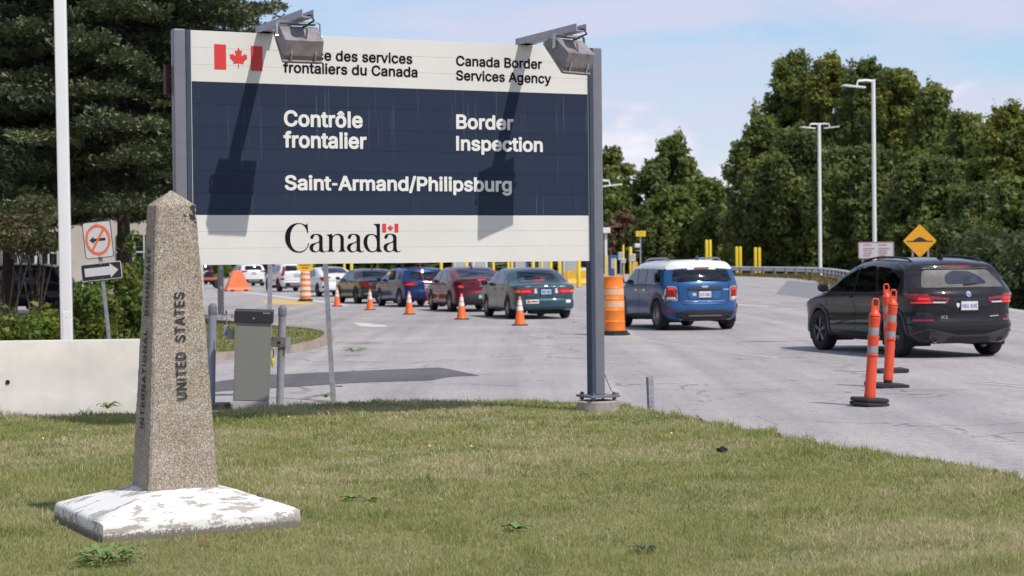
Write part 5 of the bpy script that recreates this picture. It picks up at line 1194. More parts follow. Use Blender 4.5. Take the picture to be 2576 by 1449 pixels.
    def wheels(s, r=.34, w=.22, rim_mat=None, spokes=5, rim_k=.68, arch_mat=None, arch_w=.05, arch_r=None, right=True):
        S = s.S; Ra = arch_r or r + .055
        me_t = me_r = None
        prof = [(r * rim_k * .93, -w * .42), (r * rim_k, -w * .5), (r * .90, -w * .5), (r * .975, -w * .42), (r, -w * .28), (r, w * .28), (r * .975, w * .42), (r * .90, w * .5), (r * rim_k, w * .5), (r * rim_k * .93, w * .42)]
        for xw in (S['xr'], S['xf']):
            for sg in (1, -1):
                yc = sg * (s.hw - w / 2 - .022)
                if me_t is None:
                    t = MB().lathe(prof, 36, (0, 0, 0), Matrix.Rotation(R_(-90), 3, 'X')).build('wheel', M_tyre, s.root, smooth=40); me_t = t.data
                    rm = MB(); rr = r * rim_k
                    rm.lathe([(rr * .96, -w * .3), (rr * .99, w * .40), (rr * .93, w * .44), (rr * .90, w * .30)], 30, (0, 0, 0), Matrix.Rotation(R_(-90), 3, 'X'))
                    rm.lathe([(0, w * .40), (rr * .16, w * .40), (rr * .2, w * .30), (rr * .2, w * .1)], 16, (0, 0, 0), Matrix.Rotation(R_(-90), 3, 'X'))
                    for k in range(spokes):
                        a = 2 * math.pi * k / spokes; ca, sa = math.cos(a), math.sin(a)
                        for da in ((-.05, .05) if spokes <= 7 else (0,)):
                            hw2 = rr * (.055 if spokes <= 7 else .045)
                            vs = []
                            for q, y0 in ((.12, w * .38), (.95, w * .36)):
                                cx, cz = q * rr * math.cos(a + da * (1 + q)), q * rr * math.sin(a + da * (1 + q))
                                for e in (-1, 1):
                                    for y in (y0 - .02, y0): vs.append((cx - sa * e * hw2, y, cz + ca * e * hw2))
                            rm.add(vs, [(0, 1, 3, 2), (4, 6, 7, 5), (0, 4, 5, 1), (2, 3, 7, 6), (1, 5, 7, 3), (0, 2, 6, 4)])
                    ro = rm.build('rim', rim_mat or M_rim, t, smooth=35); me_r = ro.data
                    bd_ = MB().lathe([(0, w * .06), (rr * .62, w * .06), (rr * .62, w * .02)], 20, (0, 0, 0), Matrix.Rotation(R_(-90), 3, 'X')).build('brake_disc', M_rimd, t); me_d = bd_.data
                else:
                    t = link(bpy.data.objects.new('wheel', me_t), s.root); ro = link(bpy.data.objects.new('rim', me_r), t); link(bpy.data.objects.new('brake_disc', me_d), t)
                t.location = (xw, yc, r - .004); t.rotation_euler = (0, random.uniform(0, 1), 0 if sg > 0 else math.pi)
                d = s.C[:, 0] - xw; e = s.C[:, 2] - r
                s.cut |= (d * d + e * e < (Ra - .005) ** 2) & (s.C[:, 1] * sg > s.hw * .45)
                q = MB()
                n = 20; vs = []
                y0, y1 = sg * s.hw * .46, sg * (s.hw - .05)
                for i in range(n + 1):
                    a = R_(-25 + 230 * i / n)
                    vs += [(xw + Ra * math.cos(a), y0, r + Ra * math.sin(a)), (xw + Ra * math.cos(a), y1, r + Ra * math.sin(a))]
                q.add(vs, [(2 * i, 2 * i + 1, 2 * i + 3, 2 * i + 2) for i in range(n)] + [tuple(2 * i for i in range(n + 1))])
                q.build('wheel_well', M_well, s.root)
                s.arch('L' if sg > 0 else 'R', xw, r, Ra - .02, Ra + arch_w, arch_mat or s.mat, .006 if arch_mat is None else .012)
    def sidewin(s, poly, mat, name='side_window', soft=.04, cut=True, trim=None):
        for d in ('L', 'R'):
            if trim: s.patch('window_trim', d, [((p[0] - trim[0]) * 1.0 + trim[0], p[1]) for p in poly], M_trim, .003, soft=soft)
            s.patch(name, d, poly, mat, .007, cut=cut, soft=soft)
    def both(s, name, poly, mat, off=.008, soft=.03, rings=4, parent=None):
        a = s.patch(name, 'rear', poly, mat, off, soft=soft, rings=rings, parent=parent)
        b = s.patch(name, 'rear', [(-y, z) for y, z in poly][::-1], mat, off, soft=soft, rings=rings, parent=parent)
        return a, b
    def mirrors(s, x, z, mat, w=.20):
        for sg in (1, -1):
            p, n = s.hit('L' if sg > 0 else 'R', x, z)
            y = p.y + sg * .13
            bm = bmesh.new(); bmesh.ops.create_icosphere(bm, subdivisions=2, radius=1)
            for v in bm.verts: v.co = Vector((v.co.x * .07 + (.02 if v.co.x > 0 else 0), v.co.y * w / 2, v.co.z * .078))
            for v in bm.verts:
                if v.co.x < -.03: v.co.x = -.03
                v.co += Vector((x, y, z + .05))
            me = bpy.data.meshes.new('mirror'); bm.to_mesh(me); bm.free(); me.materials.append(mat); me.polygons.foreach_set('use_smooth', [True] * len(me.polygons))
            o = link(bpy.data.objects.new('mirror', me), s.root)
            MB().box((x, p.y + sg * .03, z + .0), (.06, .10, .035)).build('mirror_stem', M_trim, o)
    def plate(s, y, z, text, w=.305, h=.155, frame=True, tilt=0, mat=None, ink=None):
        p, n = s.hit('rear', y, z); x = p.x - .012
        o = MB().box((x, y, z), (.008, w, h)).build('number_plate', mat or M_plate, s.root, bevel=.003)
        if frame:
            mb = MB()
            for dy, dz, a, b in ((0, h / 2, w + .03, .018), (0, -h / 2, w + .03, .018), (w / 2, 0, .016, h), (-w / 2, 0, .016, h)): mb.box((x - .003, y + dy, z + dz), (.008, a, b))
            mb.build('plate_frame', M_trim, o)
        if not text:
            mb = MB()
            for q in range(6):
                mb.box((x - .0055, y + w * (.36 - .12 * q - (.10 if q > 2 else 0)), z - .005), (.002, w * .075, .06))
            mb.build('plate_characters', ink or M_pblue, o)
        if text:
            lettering('plate_lettering', text, 'caps', lambda a, b: Vector((x - .0055, y + w * .42 - a, z - .04 + b)), w * .84, .066, ink or M_pblue, o, .03)
        return o
    def exhaust(s, ys, z, r=.038):
        for y in ys:
            p, n = s.hit('rear', y, z + .03)
            q = MB().lathe([(r * .8, .05), (r * .8, -.01), (r, -.014), (r, .06)], 18, (p.x + .01, y, z), Matrix.Rotation(R_(90), 3, 'Y'))
            o = q.build('exhaust_tip', M_rimd, s.root, smooth=40)
            MB().cyl((p.x + .012, y, z), (p.x + .02, y, z), r * .8, n=16).build('exhaust_bore', M_gap, o)
    def seats(s, x_f, x_r, z, mat, w=.48):
        mb = MB()
        for sg in (-1, 1):
            mb.box((x_f, sg * .36, z - .20), (.16, w, .62)); mb.box((x_f - .03, sg * .36, z + .19), (.09, .25, .17))
            mb.box((x_r - .02, sg * .34, z + .10), (.08, .24, .14))
        mb.box((x_r, 0, z - .24), (.18, 1.25, .56))
        mb.build('seats', mat, s.root, bevel=.04)
        MB().box((s.S['xf'] - .55, 0, z - .22), (.35, 1.3, .22)).build('dashboard', M_seat, s.root, bevel=.03)
        MB().lathe([(.17, -.012), (.182, 0), (.17, .012), (.158, 0), (.17, -.012)], 20, (s.S['xf'] - .78, .36, z - .06), Matrix.Rotation(R_(65), 3, 'Y')).build('steering_wheel', M_seat, s.root, smooth=60)
        MB().box((0, 0, .30), (s.L * .62, s.W * .82, .04)).build('cabin_floor', M_seat, s.root)
    def wiper(s, y0, y1, z):
        a, n1 = s.hit('rear', y0, z); b, n2 = s.hit('rear', y1, z + .02)
        MB().tube([a + n1 * .03, a.lerp(b, .5) + n1 * .035, b + n2 * .022], [.016, .012, .007], 6).build('rear_wiper', M_trim, s.root)
    def rails(s, x0, x1, y, mat, lift=.045, r=.018):
        for sg in (1, -1):
            pts = []
            for i in range(15):
                t = i / 14; p, n = s.hit('top', x0 + (x1 - x0) * t, sg * y); e = min(1, min(t, 1 - t) / .12)
                pts.append(p + Vector((0, 0, -.01 + (lift + .01) * math.sin(e * math.pi / 2))))
            MB().tube(pts, r, 8).build('roof_rail', mat, s.root, smooth=60)
    def antenna(s, x, h=.07):
        p, n = s.hit('top', x, 0)
        MB().prism([(-.09, -.01), (.08, -.01), (.02, h * .55), (-.05, h), (-.085, h)], lambda a, b, d: Vector((p.x + a, d, p.z + b)), -.022, .022).build('roof_antenna', s.mat, s.root, bevel=.008)
    def finish(s, roof=None):
        keep = ~s.cut; F_ = s.F[keep]
        if roof:
            hi = s.C[keep][:, 2] > roof[0]; Fr = F_[hi]; F_ = F_[~hi]
            mesh_np('roof', s.V, Fr, np.full(len(Fr), 4), roof[1], s.root, None, True)
        o = mesh_np('body', s.V, F_, np.full(len(F_), 4), s.mat, s.root, None, True)
        return o
random.seed(11)
def strip(z0, z1, x0, x1): return [(x0, z0), (x1, z0), (x1, z1), (x0, z1)]
# ------------------------------------------------ near black crossover
SUV = dict(L=4.44, W=1.84, H=1.57, xr=-1.36, xf=1.31, zb=.22, r=.17, res=.055, tumble=.235, crown=.05, bow=.17, rear_lift=-.01,
           top=[(-2.22, 1.42), (-1.95, 1.475), (-1.3, 1.545), (-.55, 1.57), (.0, 1.535), (.35, 1.425), (.82, 1.17), (1.06, 1.06), (1.55, .99), (2.0, .90), (2.22, .78)],
           belt=[(-2.22, 1.06), (-1, 1.03), (1.2, .98), (2.22, .85)],
           rear=[(.2, .12), (.32, .05), (.45, .0), (.56, .0), (.60, .05), (.80, .05), (.95, .06), (1.05, .11), (1.12, .19), (1.32, .40), (1.45, .47), (1.6, .55)])
p_black = paint('black_metallic_paint', (.020, .019, .023), .3, .22)
c = Car('black_crossover', 'black crossover driving in at the right, rearmost car of the queue', (2243, 898), 106, SUV, p_black)
M_clad = pm('charcoal_cladding', (.030, .029, .034), .45, var=.1, scale=4)
c.sidewin([(.88, 1.03), (.26, 1.40), (-.02, 1.43), (-.06, 1.02)], M_glass)
c.sidewin([(-.13, 1.02), (-.09, 1.432), (-.62, 1.43), (-.86, 1.06), (-.85, 1.03)], M_glass_d)
c.sidewin([(-.94, 1.06), (-.72, 1.42), (-1.15, 1.39), (-1.58, 1.21), (-1.55, 1.09)], M_glass_d)
dg_ = pm('dusty_rear_glass', (.115, .108, .105), .55, var=.2, scale=6)
rw = c.patch('rear_window', 'rear', [(.71, 1.09), (-.71, 1.09), (-.56, 1.36), (.56, 1.36)], dg_, .006, soft=.05)
c.patch('wiped_glass', 'rear', [(.30, 1.14), (-.42, 1.14), (-.36, 1.25), (-.2, 1.335), (.1, 1.345), (.26, 1.27)], pm('clean_dark_glass', (.025, .026, .035), .06, var=0, coat=1), .010, parent=rw, soft=.06)
c.patch('windscreen', 'top', [(.92, .56), (.30, .48), (.30, -.48), (.92, -.56)], M_glass, .006, cut=True, soft=.05)
c.wiper(.02, -.24, 1.125)
c.patch('brake_lamp', 'rear', [(.24, 1.405), (-.24, 1.405), (-.24, 1.425), (.24, 1.425)], M_tail, .008, rings=2)
c.patch('roof_spoiler', 'rear', [(.58, 1.37), (-.58, 1.37), (-.54, 1.40), (.54, 1.40)], M_trim, .02, rings=2)
for sg in (1, -1):
    f = lambda pts: [(sg * y, z) for y, z in pts][::sg]
    q = c.patch('tail_lamp', 'rear', f([(.86, .85), (.38, .852), (.335, .90), (.33, .93), (.62, .962), (.855, .985)]), M_tail, .009, soft=.015)
    c.patch('lamp_bar_lit', 'rear', f([(.855, .85), (.60, .85), (.60, .872), (.855, .875)]), M_tail_lit, .014, parent=q, rings=2)
    c.patch('brake_element', 'rear', f([(.80, .905), (.64, .90), (.64, .93), (.79, .945)]), M_tail_lit, .014, parent=q, rings=2, soft=.02)
    c.patch('reverse_lamp', 'rear', f([(.59, .852), (.40, .852), (.385, .872), (.59, .877)]), M_clear, .014, parent=q, rings=2)
    c.patch('lamp_divider', 'rear', f([(.59, .885), (.40, .88), (.375, .90), (.59, .915)]), M_gap, .0135, parent=q, rings=2)
    c.patch('side_lamp', 'L' if sg > 0 else 'R', [(-2.10, .85), (-1.90, .93), (-1.74, 1.0), (-2.08, .995)], M_tail, .008, soft=.02)
    c.patch('reflector', 'rear', f([(.84, .575), (.60, .575), (.60, .595), (.84, .60)]), M_tail, .009, rings=2)
c.patch('trunk_recess', 'rear', [(.30, .72), (-.30, .72), (-.33, .905), (.33, .905)], p_black, .004, soft=.05)
c.seam('rear', [(.30, .91), (-.30, .91)], .03, M_trim)
c.seam('rear', [(.585, 1.04), (.575, .85), (.56, .66), (.50, .575), (-.50, .575), (-.56, .66), (-.575, .85), (-.585, 1.04)], .013)
c.seam('rear', [(.82, .50), (.74, .505), (.62, .49), (.46, .435), (.36, .42), (-.36, .42), (-.46, .435), (-.62, .49), (-.74, .505), (-.82, .50)], .014)
c.patch('bumper_lower', 'rear', [(.86, .30), (.70, .22), (-.70, .22), (-.86, .30), (-.82, .42), (-.62, .46), (-.42, .36), (.42, .36), (.62, .46), (.82, .42)], pm('dusty_bumper', (.075, .072, .078), .5, var=.15, scale=5), .012, soft=.05)
c.patch('diffuser', 'rear', [(.38, .24), (-.38, .24), (-.34, .33), (.34, .33)], M_trim, .018, soft=.03)
c.exhaust((.56, -.56), .285, .045)
c.plate(0, .81, 'H86 XHE')
em = c.patch('badge', 'rear', ellipse(.043, .043, 16, 0, .985), M_chrome, .012, rings=2)
for a in (0, 180): c.patch('badge_quadrant', 'rear', [(0 + .028 * math.cos(R_(a + t)), .985 + .028 * math.sin(R_(a + t))) for t in (0, 30, 60, 90)] + [(0, .985)], M_pblue, .016, parent=em, rings=1)
def rear_text(car, s, yl, yr, z, cap, mat, par=None):
    x = min(car.hit('rear', yl, z)[0].x, car.hit('rear', yr, z)[0].x) - .006
    return lettering('badge_lettering', s, 'caps', lambda a, b: Vector((car.hit('rear', yl - a, z + b)[0].x - .006, yl - a, z + b)), yl - yr, cap, mat, car.root)
rear_text(c, 'X1', .47, .36, .615, .045, M_chrome)
c.patch('model_badge', 'rear', [(-.36, .632), (-.53, .640), (-.53, .658), (-.36, .65)], M_chrome, .008, rings=1)
c.patch('sticker', 'rear', [(.215, .81), (.19, .775), (.165, .81), (.165, .85), (.215, .85)], M_cut, .008, rings=2)
for d in ('L', 'R'):
    c.seam(d, [(-.055, 1.0), (-.06, .36)], .011); c.seam(d, [(.92, .98), (.98, .70), (.90, .36)], .011); c.seam(d, [(-.86, 1.0), (-.98, .75)], .011)
    c.seam(d, [(.9, .36), (-.9, .36)], .011)
    c.patch('side_sill', d, strip(.23, .33, -.93, .86), M_clad, .012, rings=3)
    for x in (.16, -.72): c.patch('door_handle', d, [(x, .905), (x - .2, .915), (x - .2, .938), (x, .93)], p_black, .022, rings=2)
    c.seam(d, [(1.2, .965), (.2, .99), (-.8, 1.0), (-1.62, 1.04)], .022, M_trim)
c.patch('head_lamp', 'L', [(2.04, .72), (1.72, .80), (1.70, .86), (2.0, .82)], M_clear, .008, soft=.03)
c.wheels(.345, .225, pm('grey_rim', (.22, .22, .23), .35, .7, var=.05), 5, .70, M_clad, .045)
c.mirrors(.80, 1.02, p_black); c.rails(-1.5, .35, .60, M_trim, .035, .016); c.antenna(-1.25)
c.seats(.15, -.75, 1.03, M_seat); c.finish()
c.patch  # conforming pieces done

# ------------------------------------------------ blue car with a white roof
MINI = dict(L=4.30, W=1.82, H=1.57, xr=-1.33, xf=1.34, zb=.20, r=.20, res=.06, tumble=.17, crown=.055, bow=.20, rear_lift=.01,
            top=[(-2.15, 1.52), (-1.9, 1.555), (-1.2, 1.575), (-.3, 1.575), (.3, 1.535), (.62, 1.38), (.95, 1.14), (1.12, 1.05), (1.6, .99), (1.95, .93), (2.15, .84)],
            belt=[(-2.15, 1.04), (0, 1.02), (1.2, .99), (2.15, .9)],
            rear=[(.2, .10), (.30, .04), (.48, .0), (.58, .02), (.64, .06), (.80, .07), (1.0, .10), (1.06, .13), (1.25, .24), (1.42, .30), (1.55, .36)])
p_blue = paint('island_blue_paint', (.022, .080, .205), .45, .25)
M_wroof = pm('white_roof_paint', (.72, .71, .66), .3, var=0, coat=1.0)
c = Car('blue_crossover', 'bright blue small crossover with a white roof and roof rails', (1650, 830.5), 104, MINI, p_blue)
c.sidewin([(.98, 1.06), (.52, 1.36), (.02, 1.375), (-.03, 1.06)], M_glass)
c.sidewin([(-.10, 1.06), (-.06, 1.375), (-.60, 1.375), (-.66, 1.06)], M_glass_d)
c.sidewin([(-.74, 1.07), (-.70, 1.375), (-1.45, 1.355), (-1.60, 1.08)], M_glass_d)
c.patch('rear_window', 'rear', [(.70, 1.09), (-.70, 1.09), (-.63, 1.345), (.63, 1.345)], M_glass_d, .006, cut=True, soft=.05)
c.patch('windscreen', 'top', [(1.0, .60), (.52, .56), (.52, -.56), (1.0, -.60)], M_glass, .006, cut=True, soft=.05)
c.patch('brake_lamp', 'rear', [(.17, 1.372), (-.17, 1.372), (-.17, 1.397), (.17, 1.397)], M_tail, .03, rings=2)
for sg in (1, -1):
    f = lambda pts: [(sg * y, z) for y, z in pts][::sg]
    q = c.patch('tail_lamp', 'rear', f([(.85, .66), (.60, .66), (.62, .95), (.68, .985), (.80, .985), (.84, .94)]), M_chrome, .010, soft=.05)
    c.patch('lamp_lens', 'rear', f([(.833, .675), (.617, .675), (.635, .94), (.685, .968), (.795, .968), (.825, .93)]), M_tail, .016, parent=q, soft=.045)
    c.patch('brake_element', 'rear', f([(.80, .90), (.655, .90), (.69, .95), (.78, .95)]), M_tail_lit, .021, parent=q, rings=2, soft=.02)
    c.patch('reverse_lamp', 'rear', f([(.81, .69), (.64, .69), (.645, .745), (.81, .745)]), M_clear, .021, parent=q, rings=2, soft=.02)
    c.patch('reflector', 'rear', f([(.79, .40), (.72, .40), (.72, .51), (.79, .51)]), M_tail, .010, rings=2)
    c.patch('reflector_recess', 'rear', f([(.80, .385), (.60, .40), (.58, .50), (.80, .525)]), p_blue, .004, soft=.04)
c.patch('bumper_lower', 'rear', [(.88, .30), (.70, .20), (-.70, .20), (-.88, .30), (-.84, .40), (-.56, .415), (-.44, .45), (.44, .45), (.56, .415), (.84, .40)], M_clad, .012, soft=.05)
c.patch('skid_strip', 'rear', [(.40, .325), (-.40, .325), (-.36, .345), (.36, .345)], M_rim, .018, rings=2)
c.patch('exhaust_heat_panel', 'rear', [(.42, .205), (-.42, .205), (-.40, .245), (.40, .245)], pm('dull_olive_metal', (.16, .145, .11), .6, .3), .018, rings=2)
c.exhaust((.56, -.56), .285, .05)
c.patch('handle_bar', 'rear', [(.40, .90), (-.40, .90), (-.38, .965), (-.2, .985), (.2, .985), (.38, .965)], M_clad, .024, soft=.03)
c.patch('plate_recess', 'rear', [(.38, .71), (-.38, .71), (-.40, .89), (.40, .89)], paint('island_blue_light', (.035, .115, .27), .45, .22), .004, soft=.09)
c.seam('rear', [(.395, .89), (.385, .76), (.33, .69), (-.33, .69), (-.385, .76), (-.395, .89)], .02, p_blue, .012, 'plate_recess_rim')
wm = c.patch('badge', 'rear', [(.10, .985), (.04, .985), (.035, .995), (-.035, .995), (-.04, .985), (-.10, .985), (-.08, .958), (-.035, .94), (.035, .94), (.08, .958)], M_chrome, .032, rings=2)
c.plate(0, .80, '839 NB1')
c.patch('sticker', 'rear', rrect(.085, .06, .01, 2, .245, .80), pm('green_white_sticker', (.55, .6, .5), .5, var=.2, scale=60), .008, rings=2)
rear_text(c, 'COUNTRYMAN', .44, -.46, .645, .022, M_chrome)
c.patch('model_badge', 'rear', [(-.44, .893), (-.58, .893), (-.58, .915), (-.44, .915)], M_chrome, .008, rings=1)
c.seam('rear', [(.585, 1.06), (.58, .75), (.56, .63), (.50, .575), (-.50, .575), (-.56, .63), (-.58, .75), (-.585, 1.06)], .013)
for d in ('L', 'R'):
    c.seam(d, [(-.065, 1.04), (-.07, .33)], .011); c.seam(d, [(.98, 1.02), (1.0, .7), (.9, .33)], .011); c.seam(d, [(-.68, 1.04), (-.78, .85), (-.92, .74)], .011)
    c.patch('side_sill', d, strip(.21, .32, -.88, .90), M_clad, .012, rings=3)
    for x in (.10, -.50): c.patch('door_handle', d, [(x, .88), (x - .19, .885), (x - .19, .91), (x, .905)], M_chrome, .024, rings=2)
    c.seam(d, [(1.2, 1.035), (.2, 1.04), (-1.7, 1.05)], .018, M_chrome)
    c.patch('side_marker', d, [(-1.86, .50), (-1.80, .50), (-1.83, .58), (-1.88, .58)], M_tail, .016, rings=2)
c.wheels(.345, .225, M_rim, 10, .70, M_clad, .075)
c.mirrors(.86, 1.05, M_trim); c.rails(-1.45, .25, .60, M_rim, .06, .02); c.antenna(-1.55, .08); c.wiper(.0, -.25, 1.11)
c.seats(.15, -.72, 1.03, M_seat); c.finish((1.362, M_wroof))

# ------------------------------------------------ teal sedan
SED = dict(L=4.76, W=1.78, H=1.405, xr=-1.36, xf=1.31, zb=.19, r=.13, res=.065, tumble=.25, crown=.04, bow=.15, rear_lift=.06,
           top=[(-2.38, .955), (-2.1, .985), (-1.72, 1.01), (-1.55, 1.04), (-1.15, 1.23), (-.85, 1.345), (-.45, 1.40), (.05, 1.405), (.42, 1.35), (.80, 1.16), (1.12, .985), (1.3, .94), (1.9, .86), (2.38, .70)],
           belt=[(-2.38, .93), (-1, .925), (1.2, .90), (2.38, .7)],
           rear=[(.15, .14), (.26, .05), (.36, .0), (.52, .0), (.56, .05), (.70, .06), (.88, .09), (.95, .13), (1.1, .15)])
def sedan_glass(c, g1, g2, rear=None):
    c.sidewin([(.98, .955), (.45, 1.29), (-.02, 1.315), (-.06, .945)], g1)
    c.sidewin([(-.12, .945), (-.09, 1.315), (-.55, 1.30), (-.98, 1.13), (-1.10, 1.0), (-.95, .95)], g2)
    c.patch('rear_window', 'top', rear or [(-1.58, .60), (-.90, .50), (-.90, -.50), (-1.58, -.60)], g1, .006, cut=True, soft=.06)
    c.patch('windscreen', 'top', [(1.08, .60), (.52, .50), (.52, -.50), (1.08, -.60)], g1, .006, cut=True, soft=.05)
def sedan_lines(c, zb=.88):
    for d in ('L', 'R'):
        c.seam(d, [(-.09, .93), (-.10, .30)], .012); c.seam(d, [(1.0, .90), (1.02, .6), (.92, .30)], .012); c.seam(d, [(-1.0, .93), (-1.02, .78)], .012); c.seam(d, [(.92, .30), (-.92, .30)], .012)
        for x in (.10, -.78): c.patch('door_handle', d, [(x, .80), (x - .17, .805), (x - .17, .83), (x, .825)], c.mat, .022, rings=2)
p_teal = paint('teal_grey_paint', (.040, .080, .105), .4, .3)
c = Car('teal_sedan', 'older dark teal sedan with bumper stickers, next to the nearest cone', (1275, 802), 103.5, SED, p_teal)
gg = glass_mat('clear_car_glass', (.62, .70, .67))
sedan_glass(c, gg, gg); sedan_lines(c)
for sg in (1, -1):
    f = lambda pts: [(sg * y, z) for y, z in pts][::sg]
    q = c.patch('tail_lamp', 'rear', f([(.83, .70), (.24, .70), (.26, .84), (.82, .84)]), M_tail, .009, soft=.03)
    c.patch('turn_lamp', 'rear', f([(.83, .71), (.70, .71), (.70, .79), (.82, .80)]), M_amber, .013, parent=q, rings=2)
    c.patch('reverse_lamp', 'rear', f([(.33, .705), (.245, .705), (.265, .835), (.31, .835)]), M_clear, .013, parent=q, rings=2)
    c.patch('brake_element', 'rear', f([(.67, .73), (.42, .73), (.42, .785), (.67, .785)]), M_tail_lit, .013, parent=q, rings=2, soft=.02)
    c.patch('side_lamp', 'L' if sg > 0 else 'R', [(-2.25, .71), (-2.05, .72), (-2.05, .81), (-2.25, .83)], M_tail, .008, soft=.02)
c.plate(0, .745, None, mat=pm('pale_blue_plate', (.42, .52, .66), .5, var=.1), ink=M_pblue)
c.seam('rear', [(.88, .565), (-.88, .565)], .016); c.seam('rear', [(.60, .93), (.62, .86), (.60, .70), (.58, .60), (-.58, .60), (-.60, .70), (-.62, .86), (-.60, .93)], .011)
c.patch('badge', 'rear', ellipse(.05, .035, 14, 0, .90), M_chrome, .012, rings=2)
c.patch('model_badge', 'rear', [(.56, .875), (.42, .875), (.42, .892), (.56, .892)], M_chrome, .008, rings=1); c.patch('model_badge', 'rear', [(-.40, .875), (-.56, .875), (-.56, .897), (-.40, .897)], M_chrome, .008, rings=1)
bs = c.patch('bumper_sticker', 'rear', [(.56, .43), (.22, .43), (.22, .53), (.56, .53)], M_cut, .008, rings=3)
c.patch('sticker_print', 'rear', [(.43, .47), (.25, .465), (.25, .495), (.43, .50)], M_ink, .011, parent=bs, rings=2)
c.patch('sticker_print', 'rear', [(.54, .45), (.44, .45), (.46, .51), (.53, .515)], M_red, .011, parent=bs, rings=2)
c.patch('bumper_sticker', 'rear', rrect(.14, .08, .01, 2, -.62, .48), M_cut, .008, rings=2)
c.seats(.15, -.75, 1.0, M_seatb)
c.wheels(.315, .20, M_rim, 7, .66, None, .03); c.mirrors(.86, .94, M_trim)
MB().box((-2.0, 0, .20), (.5, .8, .12)).build('spare_wheel_pan', M_well, c.root, bevel=.04)
c.patch('brake_lamp', 'top', [(-1.53, .12), (-1.50, .12), (-1.50, -.12), (-1.53, -.12)], M_tail_lit, .012, rings=2)
c.finish()

# ------------------------------------------------ maroon liftback
VOLT = dict(SED, L=4.58, W=1.81, H=1.43, xr=-1.36, xf=1.33, tumble=.24, bow=.2,
            top=[(-2.29, 1.00), (-2.1, 1.06), (-1.75, 1.13), (-1.3, 1.26), (-.85, 1.375), (-.35, 1.43), (.1, 1.425), (.5, 1.34), (.85, 1.15), (1.15, 1.0), (1.4, .94), (1.9, .86), (2.29, .70)],
            rear=[(.15, .12), (.28, .03), (.4, .0), (.56, .02), (.70, .08), (.90, .10), (1.0, .10), (1.1, .12)])
p_mar = paint('maroon_paint', (.115, .012, .026), .4, .25)
c = Car('maroon_liftback', 'dark red liftback between the teal sedan and the blue hatchback', (1129, 784.5), 105, VOLT, p_mar)
sedan_glass(c, M_glass, M_glass_d, [(-1.75, .62), (-.80, .52), (-.80, -.52), (-1.75, -.62)]); sedan_lines(c)
c.patch('upper_tail_panel', 'rear', [(.72, .97), (-.72, .97), (-.66, 1.03), (.66, 1.03)], M_gap, .006, soft=.02)
c.patch('brake_lamp', 'rear', [(.13, .985), (-.13, .985), (-.13, 1.02), (.13, 1.02)], M_tail_lit, .012, rings=2)
for sg in (1, -1):
    f = lambda pts: [(sg * y, z) for y, z in pts][::sg]
    q = c.patch('tail_lamp', 'rear', f([(.84, .73), (.42, .74), (.56, .90), (.84, .95)]), pm('smoked_lamp', (.035, .006, .008), .12, var=0, coat=1), .009, soft=.03)
    c.patch('lamp_element', 'rear', f([(.76, .78), (.58, .77), (.60, .83), (.72, .84)]), M_tail_lit, .013, parent=q, rings=2, soft=.02)
c.patch('badge', 'rear', [(.085, .905), (.05, .905), (.045, .92), (-.045, .92), (-.04, .905), (-.085, .905), (-.085, .885), (-.05, .885), (-.045, .87), (.045, .87), (.04, .885), (.085, .885)], pm('gold_badge', (.7, .5, .16), .3, .8, var=0), .012, rings=2)
rear_text(c, 'VOLT', .09, -.09, .80, .03, M_chrome)
c.patch('bumper_lower', 'rear', [(.80, .24), (-.80, .24), (-.84, .40), (-.50, .58), (.50, .58), (.84, .40)], M_trim, .008, soft=.05)
c.plate(0, .49, None, mat=pm('green_plate', (.10, .36, .26), .5, var=.1), ink=M_cut)
c.seam('rear', [(.62, .72), (-.62, .72)], .012)
c.seats(.15, -.75, 1.0, M_seat); c.wheels(.335, .21, M_rim, 5, .70, None, .03); c.mirrors(.9, .97, p_mar); c.antenna(-.75, .07); c.finish()

# ------------------------------------------------ blue hatchback with roof box and dog
HAT = dict(L=4.29, W=1.77, H=1.42, xr=-1.28, xf=1.30, zb=.19, r=.14, res=.07, tumble=.22, crown=.045, bow=.18,
           top=[(-2.14, 1.30), (-1.9, 1.345), (-1.2, 1.40), (-.3, 1.42), (.2, 1.39), (.55, 1.26), (.95, 1.03), (1.15, .95), (1.6, .89), (1.95, .82), (2.14, .72)],
           belt=[(-2.14, .97), (-1, .94), (1.2, .90), (2.14, .8)],
           rear=[(.15, .12), (.28, .03), (.42, .0), (.55, .0), (.62, .06), (.80, .07), (.92, .11), (1.0, .19), (1.22, .42), (1.35, .48), (1.5, .5)])
p_dblue = paint('deep_blue_paint', (.012, .036, .13), .4, .25)
c = Car('blue_hatchback', 'deep blue hatchback with roof box, a dog at its window', (1003, 772.5), 110, HAT, p_dblue)
c.sidewin([(.90, .95), (.42, 1.27), (.0, 1.30), (-.03, .95)], M_glass)
c.sidewin([(-.10, .95), (-.06, 1.30), (-.66, 1.29), (-.82, 1.0), (-.80, .96)], M_gap, cut=True)
c.sidewin([(-.90, .98), (-.75, 1.28), (-1.15, 1.26), (-1.42, 1.12), (-1.38, 1.0)], M_glass_d)
c.patch('rear_window', 'rear', [(.62, 1.0), (-.62, 1.0), (-.54, 1.25), (.54, 1.25)], M_glass_d, .006, cut=True, soft=.05)
c.patch('windscreen', 'top', [(1.0, .56), (.45, .50), (.45, -.50), (1.0, -.56)], M_glass, .006, cut=True, soft=.05)
for sg in (1, -1):
    f = lambda pts: [(sg * y, z) for y, z in pts][::sg]
    q = c.patch('tail_lamp', 'rear', f([(.83, .77), (.42, .77), (.40, .84), (.48, .90), (.82, .905)]), M_tail, .010, soft=.03)
    c.patch('lamp_element', 'rear', f([(.78, .79), (.55, .79), (.55, .83), (.78, .84)]), M_tail_lit, .014, parent=q, rings=2)
